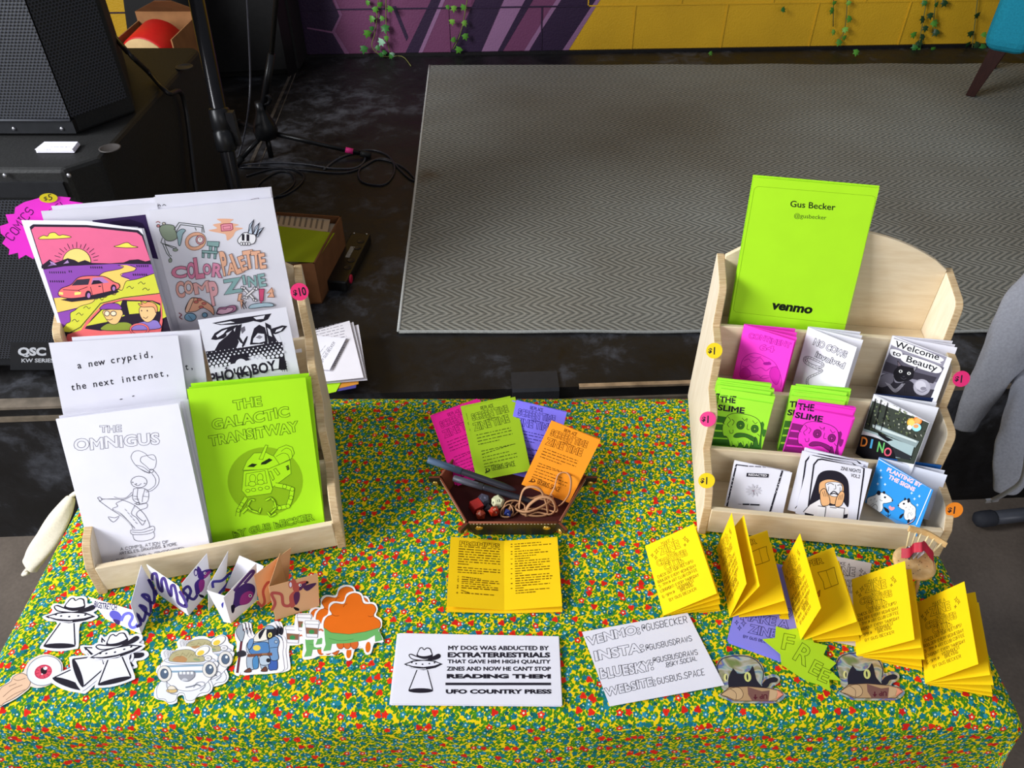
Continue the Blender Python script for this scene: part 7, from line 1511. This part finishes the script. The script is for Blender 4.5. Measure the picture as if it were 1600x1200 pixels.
# ================================================================== stands and cables
BLK = mat('#141416', .35, .2, noise=.1); BLKR = mat('#0f0f10', .6, noise=.1)
hb = at_z(424, 246, SZ); HX, HY = hb.x, hb.y
t = thing('microphone_stand', (HX, HY, SZ), 'black tripod microphone stand on the stage with a clutch knob', 'stand')
hub = V((HX, HY, SZ+.10))
top = at_y(383, -30, HY+.0); mid = at_y(417, 170, HY)
mb = MB(); mb.tube([hub+V((0, 0, .05)), hub+V((mid-hub).normalized()*.25)], .0115, BLK, 12); mb.tube([hub+V((mid-hub).normalized()*.22), hub+V((mid-hub).normalized()*1.2)], .0078, mat('#3a3834', .25, .7), 12); mb.build('pole', t)
mb = MB(); mb.lathe(hub-V((0, 0, .035)), [(.02, 0), (.036, .008), (.040, .03), (.034, .055), (.020, .085), (.0165, .10), (.0165, .125)], BLK, 20, (0, 0, 1)); mb.build('hub', t)
mb = MB(); kp = hub+V((.028, -.005, .085)); mb.tube([kp-V((.02, 0, 0)), kp], .006, BLK); mb.tube(spline([kp, kp+V((.010, 0, .012)), kp+V((.006, 0, .026)), kp+V((-.006, 0, .028))], 4), .006, BLK); mb.build('clutch_knob', t)
for (px, py), pk in (((372, 190), False), ((575, 242), True), ((370, 255), False)):
    e = at_z(px, py, SZ+.012); mb = MB(); a = hub-V((0, 0, .01)); mb.tube([a, e+(a-e)*.08], .0085, BLK, 10); lg = mb.build('leg', t)
    d = (e-a).normalized(); mb = MB(); mb.tube([e-d*.025, e+d*.01], .0115, BLKR, 10); mb.build('rubber_foot', lg)
    if pk: mb = MB(); mb.tube([e-d*.075, e-d*.05], .0095, mat('#d02a78', .5), 10); mb.build('tape_band', lg, 'pink tape band')
mb = MB(); mb.tube([hub-V((0, 0, .03)), V((HX, HY, SZ+.003))], .009, BLK); mb.build('centre_post', t)
p_lo = at_z(398, 483, SZ); py_ = p_lo.y
a, b = at_y(303, -20, py_+.10), at_y(362, 270, py_); d = (b-a).normalized(); foot = b+d*((b.z-SZ)/-d.z)
t = thing('speaker_stand', (foot.x, foot.y, SZ), 'tall dark stand pole crossing in front of the microphone stand, with a clamp joint', 'stand')
mb = MB(); mb.tube([foot+V((0, 0, .01)), b, a+(a-b)*.3], .016, mat('#1a191b', .22, .5), 14); mb.build('pole', t)
cl = at_y(356, 213, (b.y+a.y)/2-.06); mb = MB(); u = -d; c = b+u*(((cl.z)-b.z)/u.z); mb.lathe(c-u*.045, [(.019, 0), (.022, .004), (.022, .04), (.019, .044), (.022, .048), (.022, .086), (.019, .09)], BLK, 16, u); mb.box(c+V((.016, -.008, -.035)), (.016, 0, 0), (0, .016, 0), (0, 0, .075), BLK); mb.build('clamp', t)
mb = MB(); mb.lathe(foot, [(.10, 0), (.10, .008), (.03, .016), (.02, .03)], BLK, 28); mb.build('base_plate', t)
def cable(px, label, r=.0035, z=None, col='#17171a', name='cable'):
    P = []
    for i, q in enumerate(px): P.append(q if isinstance(q, V) else at_z(q[0], q[1], SZ+.004+(q[2] if len(q) > 2 else 0)))
    o = MB().tube(spline(P, 6), r, mat(col, .4, noise=.1), 8).build(name, loc=P[0]); tag(o, label, 'cable', 'cables on the stage'); return o
mc = [at_y(385, -20, HY-.02), at_y(389, 60, HY-.03), at_y(391, 120, HY-.05), at_y(389, 165, HY-.08)]
cable(mc+[(383, 205, .10), (374, 240, .03), (370, 258), (385, 257), (430, 254), (480, 257), (520, 263), (555, 262), (570, 250), (566, 240), (550, 240), (525, 250), (506, 265)], 'thin black cable running down the microphone stand onto the stage', .0032, col='#38383e')
cable([(375, 262), (430, 262), (480, 266), (530, 270), (560, 264), (590, 248), (612, 252), (616, 268), (604, 286), (585, 289), (565, 283), (560, 270), (568, 258), (590, 249), (615, 254), (635, 265), (649, 281), (640, 279), (622, 262), (606, 243), (585, 235), (560, 236), (530, 246)], 'looped black cable coiled on the stage beside the rug', .0034, col='#25252a')
cable([(385, 275), (420, 265), (450, 263), (470, 270), (474, 280), (462, 294), (440, 306), (415, 305), (400, 296), (410, 282), (430, 270), (445, 268), (456, 272), (460, 284), (448, 298), (425, 310)], 'black cable coil behind the doodled pastel zine', .0036, col='#1d1d21')
cb = [at_y(150, 10, 1.95), at_y(170, 45, 1.93), at_z(200, 82, SUBT+.10), at_z(232, 113, SUBT+.02), at_z(262, 145, SUBT+.004), V((SX1+.012, 1.80, SUBT-.05)), V((SX1+.02, 1.70, SUBT-.25)), V((SX1+.02, 1.66, SZ+.06)), V((SX1+.06, 1.62, SZ+.006))]
cable(cb, 'black speaker cable drooping over the subwoofer top', .0055, col='#1c1a1c')
# ================================================================== cardboard box of papers, pedal, paper stack behind the table
KB = mat('#6e4526', .85, noise=.15, scale=22); bx = [at_z(x, y, SZ+.11) for x, y in ((432, 338), (530, 337), (489, 411), (420, 414))]
bx = [at_z(430, 331, SZ+.12), at_z(533, 338, SZ+.12), at_z(491, 412, SZ+.12), at_z(418, 416, SZ+.12)]
t = thing('cardboard_box', sum(bx, V((0, 0, 0)))/4-V((0, 0, .12)), 'open brown cardboard box full of printed sheets on the stage beside the large zine rack', 'box'); t.location.z = SZ
cen = sum(bx, V((0, 0, 0)))/4
for i in range(4):
    a, b = bx[i], bx[(i+1) % 4]; m_ = (cen-(a+b)/2); m_.z = 0; m_.normalize(); mb = MB(); dz = V((0, 0, -.119)); mb.prism([a, b, b+dz, a+dz], m_*.004, KB); mb.build('box_wall', t)
mb = MB(); mb.prism([p+V((0, 0, -.119)) for p in bx], (0, 0, .004), KB); mb.build('box_base', t)
def sheet_at(name, px, z, col, label, cat, scr=None, tilt=0, group=None):
    P = [at_z(x, y, z+(tz if False else 0)) for x, y in px]
    if tilt: P = [p+V((0, 0, tilt[i])) for i, p in enumerate(P)]
    fr = Frame(P[3], P[2]-P[3], P[0]-P[3]); P = [p-fr.n*((p-fr.p).dot(fr.n)) for p in P]; c = sum(P, V((0, 0, 0)))/len(P)
    mb = MB(); mb.prism([p-fr.n*.0004 for p in P], fr.n*.0004, paper(col))
    if scr: A = Art(lambda p: fr.uv(*p)); scr(A); emit(mb, fr, A)
    return tag(mb.build(name, loc=c), label, cat, group)
mb = MB(); stk = [cen+(p-cen)*.93 for p in bx]; mb.prism([V((p.x, p.y, SZ+.006)) for p in stk], (0, 0, .095), paper('#b8a48c'))
tag(mb.build('paper_ream', loc=V((cen.x, cen.y, SZ))), 'thick block of printed paper filling the brown cardboard box', 'paper')
def sc1(A):
    for i in range(9): A.line([(437+i*8.5, 336+i*.9), (434+i*8.5, 350+i*1.0)], 3.2, '#7a6a58')
sheet_at('printed_sheet', ((428, 332), (516, 343), (512, 362), (424, 356)), SZ+.112, '#b49c80', 'tan printed sheet at the back of the cardboard box beside the lime sheet', 'paper', sc1)
sheet_at('printed_sheet', ((427, 352), (523, 364), (493, 410), (420, 408)), SZ+.115, '#93a010', 'lime green sheet lying on top of the cardboard box contents', 'paper')
# power strip like pedal lying on the stage
e0, e1 = at_z(566, 378, SZ), at_z(527, 455, SZ); ax = (e1-e0); ln = ax.length; ax.normalize(); sd = V((-ax.y, ax.x, 0))*-1
t = thing('power_strip', (e0+e1)/2, 'long black power strip with red end switches on the dark stage', 'power strip')
mb = MB(); mb.box(e0-sd*.028, ax*ln, sd*.056, (0, 0, .03), mat('#141313', .35, noise=.1)); mb.build('housing', t, bevel=.004)
for s_ in (-1, 1): mb = MB(); mb.lathe(e0+ax*(ln*.86)+sd*.0285*s_+V((0, 0, .017)), [(.012, -.002), (.012, .002), (.008, .003)], mat('#c01c44', .4), 16, sd*s_); mb.build('switch', t, 'red round switch')
mb = MB(); c = e0+ax*ln*.42+sd*.002+V((0, 0, .0302)); mb.box(c-ax*.028-sd*.006, ax*.056, sd*.012, (0, 0, .0006), mat('#8a8a86', .5, noise=.4, scale=300)); mb.build('rating_label', t, 'pale rating label')
for f in (.18, .32, .58, .72): mb = MB(); c = e0+ax*ln*f-sd*.012+V((0, 0, .0302)); mb.lathe(c, [(.011, 0), (.011, .001), (.009, .0004)], mat('#1d1c1c', .4), 16); mb.build('socket', t)
for s_ in (-1, 1): mb = MB(); mb.lathe(e0+ax*.006+sd*.018*s_+V((0, 0, .0302)), [(.003, 0), (.0025, .0015)], mat('#c8c8c8', .3, .8), 10); mb.build('screw', t)
# paper stack on the stage edge
names = [('#4a4488', (480, 560), (566, 543), (556, 606), (470, 622), 'dark violet sheet showing under the paper stack', 0), ('#c8862e', (478, 552), (563, 528), (560, 600), (470, 620), 'amber sheet in the paper stack behind the rack', .006), ('#e23a8a', (476, 548), (558, 521), (555, 560), (470, 590), 'pink sheet in the paper stack behind the rack', .010), ('#a8d820', (474, 590), (545, 575), (525, 612), (480, 622), 'lime sheet poking out below the paper stack', .014),
  ('#d8d4dc', (476, 530), (560, 507), (574, 594), (478, 602), 'lowest white sheet of the paper stack behind the rack', .05), ('#dedbe2', (474, 526), (552, 503), (572, 590), (478, 600), 'second white sheet of the paper stack behind the rack', .056), ('#e4e0e6', (472, 522), (546, 501), (568, 590), (480, 599), 'third white sheet of the paper stack behind the rack', .062)]
grp = 'loose sheets of the paper stack behind the rack'
mb = MB(); blk = [at_z(x, y, SZ) for x, y in ((486, 548), (556, 536), (552, 606), (478, 618))]; mb.prism(blk, (0, 0, .002), paper('#6a5a8a'))
c = sum(blk, V((0, 0, 0)))/4
for i in range(3):
    o = V((random.uniform(-.004, .004), random.uniform(-.004, .004), .002+.016*i)); m3 = MB().prism([c+(p-c)*(1.0-.04*i)+o for p in blk], (0, 0, .0155), paper(['#6a64b8', '#d8a058', '#8a7cc8'][i])); tag(m3.build('notebook', loc=c+o), ['violet pad at the bottom of the paper stack behind the rack', 'tan pad in the middle of the paper stack behind the rack', 'lavender pad right under the white sheets behind the rack'][i], 'notebook', 'pads under the loose sheets')
for i, (col, p0_, p1_, p2_, p3_, lb, dz) in enumerate(names[:4]): sheet_at('loose_sheet', (p0_, p1_, p2_, p3_), SZ+.0515+.0006*i, col, lb, 'paper', group=grp)
def sc2(A):
    for i in range(8): A.scribble((490+i*1.5, 515+i*4.2), (535+i*1.5, 504+i*4.2), 1.0, '#8a8690', 6)
    for i in range(9): A.scribble((527-i*1.2, 545+i*3.5), (539-i*1.8, 543+i*3.4), 1.0, '#8a8690', 3)
for i, (col, p0_, p1_, p2_, p3_, lb, dz) in enumerate(names[4:]): sheet_at('loose_sheet', (p0_, p1_, p2_, p3_), SZ+.056+.004*i, col, lb, 'paper', sc2 if i == 2 else None, group=grp)
def sc3(A):
    K = '#6a6672'; A.curve([(483, 545), (493, 541), (495, 548), (486, 552), (483, 545)], .8, K)
    A.hand('BY GUS BECKER', (504, 566), (524, 536), 4, K, .5); A.scribble((493, 560), (510, 538), .5, K, 5); A.scribble((497, 563), (514, 541), .5, K, 5)
sheet_at('folded_leaflet', ((476, 523), (541, 528), (515, 578), (478, 576)), SZ+.070, '#e8e6ee', 'small folded leaflet lying skewed on top of the white sheets', 'paper', sc3)
# ================================================================== teal armchair
TL_ = mat('#1f7f96', .9, noise=.12, scale=160, bump=.2, spec=.1); DW = mat('#2a120e', .35, noise=.25, scale=30, stretch=(8, 8, 1))
lf = at_z(1526, 146, SZ+.006); zb = at_y(1545, 74, lf.y).z
xl = at_y(1540, 40, lf.y-.02).x
t = thing('armchair', (xl, lf.y-.04, SZ+.006), 'teal upholstered armchair with tapered dark wood legs at the rug edge', 'chair')
def cushion(nm, x0, y0, z0_, x1, y1, z1, bv, lab=None): mb = MB(); mb.box((x0, y0, z0_), (x1-x0, 0, 0), (0, y1-y0, 0), (0, 0, z1-z0_), TL_); o = mb.build(nm, t, lab); b = o.modifiers.new('b', 'BEVEL'); b.width = bv; b.segments = 4; return o
cushion('armrest', xl, lf.y-.04, zb, xl+.16, lf.y+.40, zb+.40, .045); cushion('armrest', xl+.56, lf.y-.04, zb, xl+.72, lf.y+.40, zb+.40, .045); cushion('seat', xl+.15, lf.y-.03, zb+.01, xl+.57, lf.y+.36, zb+.24, .04); cushion('backrest', xl+.02, lf.y+.30, zb+.02, xl+.70, lf.y+.44, zb+.62, .05)
for x, y, sx_, sy_ in ((xl+.06, lf.y+.02, -1, -1), (xl+.66, lf.y+.02, 1, -1), (xl+.06, lf.y+.36, -1, 1), (xl+.66, lf.y+.36, 1, 1)):
    mb = MB(); tp = [V((x+a*.030, y+b*.030, zb+.02)) for a, b in ((-1, -1), (1, -1), (1, 1), (-1, 1))]; bt = [V((x+sx_*.035+a*.016, y+sy_*.02+b*.016, SZ+.008)) for a, b in ((-1, -1), (1, -1), (1, 1), (-1, 1))]
    mb.add(bt+tp, [(3, 2, 1, 0), (4, 5, 6, 7)]+[(i, (i+1) % 4, 4+(i+1) % 4, 4+i) for i in range(4)], DW); mb.build('leg', t, bevel=.002)
t.rotation_euler = (0, 0, math.radians(-36))
# ================================================================== hooded sweatshirt on a black chair beside the table
GH = mat('#a3a5ae', .95, noise=.10, scale=260, bump=.2, spec=.1); SEAM = mat('#8a8c96', .95)
yc = 1.02
t = thing('folding_chair', (1.66, yc+.08, 0), 'black folding chair carrying the gray sweatshirt beside the table', 'chair')
BP = mat('#0d0d0e', .6, noise=.2)
mb = MB(); q = [at_y(1488, 615, yc+.1), at_y(1740, 560, yc+.1), at_y(1740, 785, yc+.1), at_y(1500, 775, yc+.1)]
mb.prism([V((1.345, yc+.1, .52)), V((1.78, yc+.1, .52)), V((1.78, yc+.13, .86)), V((1.36, yc+.13, .86))], (0, .018, 0), BP); mb.build('backrest', t, bevel=.008)
mb = MB(); mb.box((1.38, yc-.34, .43), (.38, 0, 0), (0, .40, 0), (0, 0, .03), BP); mb.build('seat', t, bevel=.01)
for x in (1.35, 1.79):
    mb = MB(); mb.tube([(x, yc+.13, .88), (x, yc+.02, .44), (x, yc-.26, .012)], .011, BLK, 10); mb.build('leg', t); mb = MB(); mb.tube([(x, yc-.20, .44), (x, yc+.22, .012)], .011, BLK, 10); mb.build('leg', t)
# gray tube foot of another chair on the floor
a, b = at_z(1524, 812, .03), at_z(1680, 796, .03); t = thing('chair_runner', (a+b)/2-V((0, 0, .03)), 'gray steel chair runner with rounded rubber end on the brown floor', 'chair runner')
mb = MB(); mb.tube([a+(b-a)*.06, b], .0185, mat('#4e5058', .35, .3), 16); mb.build('tube', t); d = (b-a).normalized(); mb = MB(); mb.lathe(a, [(.010, -.002), (.0195, .006), (.0215, .02), (.0215, .045), (.0195, .05)], mat('#2f3138', .7), 18, d); mb.build('end_cap', t, 'dark rubber end cap')
mb = MB(); mb.tube([b, b+V((.05, .02, .12)), b+V((.06, .03, .5))], .0185, mat('#4e5058', .35, .3), 14); mb.build('upright', t)
t = thing('sweatshirt', (1.2, yc, .62), 'heather gray zip sweatshirt hanging off the black chair, its sleeve nearest the rack', 'sweatshirt')
def cloth_tube(nm, axis, widths, depth, lab=None, parent=t):
    """flattened sleeve: axis points in 3-D, half-widths; folds run along it"""
    P = spline([V(p) for p in axis], 6); n = len(P); vs = []; K = 22; side = V((0, 0, 0))
    for i, p in enumerate(P):
        u = i/(n-1); w_ = widths[0]; j = u*(len(widths)-1); w_ = widths[int(j)]+(widths[min(len(widths)-1, int(j)+1)]-widths[int(j)])*(j-int(j))
        tn = (P[min(i+1, n-1)]-P[max(i-1, 0)]).normalized(); view = (p-CAM).normalized(); sd = tn.cross(V((0, .55, -.8))).normalized(); nn = sd.cross(tn)
        for k in range(K):
            q = 2*math.pi*k/K; rr = 1+.07*math.sin(3*q+u*9)+.05*math.sin(5*q-u*14)+.03*math.sin(u*40+q*2)
            vs.append(p+sd*math.cos(q)*w_*rr+nn*math.sin(q)*w_*depth*rr)
    mb = MB(); mb.add(vs, [(i*K+k, i*K+(k+1) % K, (i+1)*K+(k+1) % K, (i+1)*K+k) for i in range(n-1) for k in range(K)]+[tuple(range(K))[::-1], tuple((n-1)*K+k for k in range(K))], GH, True); return mb.build(nm, parent, lab, sub=1)
def ay(x, y, d=0): return at_y(x, y, yc+d)
cloth_tube('sleeve', [ay(1508, 672, -.03), ay(1526, 628, -.02), ay(1562, 566, 0), ay(1600, 512, .03), ay(1660, 460, .06)], [.020, .027, .035, .05, .07], .5)
cloth_tube('body', [ay(1572, 772, -.16), ay(1590, 725, -.14), ay(1612, 670, -.10), ay(1650, 600, -.02), ay(1700, 520, .05)], [.018, .040, .052, .07, .10], .35)
mb = MB(); zp = [ay(1549, 782, -.175), ay(1572, 770, -.19), ay(1596, 750, -.195), ay(1604, 705, -.185)]; mb.tube(spline(zp, 6), .002, mat('#c2c4cc', .4, .5), 6, flat=2); mb.build('zipper', t, 'pale zipper tape'); mb = MB(); zz = zp[0]; mb.box(zz-V((.008, .001, .006)), (.02, 0, .004), (0, .004, 0), (-.001, 0, .007), mat('#d8dade', .25, .8)); mb.build('zipper_pull', t, 'silver zipper pull')
# ================================================================== cream cloth bag hanging at the table edge
t = thing('cotton_bag', at_z(70, 850, .6), 'cream cotton bag hanging off the end of the table beside the large zine rack', 'bag'); CT = mat('#d8cfbc', .95, noise=.06, scale=300, bump=.2)
ax_ = [at_y(112, 775, .80), at_y(96, 805, .775), at_y(76, 838, .76), at_y(56, 868, .75), at_y(46, 886, .745)]
P = spline(ax_, 5); n = len(P); vs = []; K = 16
for i, p in enumerate(P):
    u = i/(n-1); w_ = .006+.015*math.sin(min(1, u*1.15)*math.pi*.78); tn = (P[min(i+1, n-1)]-P[max(0, i-1)]).normalized(); sd = tn.cross(V((0, .55, -.8))).normalized(); nn = sd.cross(tn)
    for k in range(K): q = 2*math.pi*k/K; rr = 1+.12*math.sin(4*q+u*6); vs.append(p+sd*math.cos(q)*w_*rr+nn*math.sin(q)*w_*.5*rr)
MBx = MB(); MBx.add(vs, [(i*K+k, i*K+(k+1) % K, (i+1)*K+(k+1) % K, (i+1)*K+k) for i in range(n-1) for k in range(K)]+[tuple(range(K))[::-1], tuple((n-1)*K+k for k in range(K))], CT, True); MBx.build('bag_body', t, sub=1)
MB().tube(spline([ax_[-1], at_y(40, 892, .745), at_y(36, 898, .742), at_y(44, 895, .74)], 4), .003, CT, 6).build('drawstring', t)
MB().tube(spline([ax_[0], at_y(116, 772, .80), V((TX0-.014, .80, .70)), V((TX0-.008, .80, TZ+.0045)), V((TX0+.03, .805, TZ+.0045))], 5), .004, CT, 8).build('strap', t)
bpy.data.objects.remove(_to); bpy.data.curves.remove(_tc)
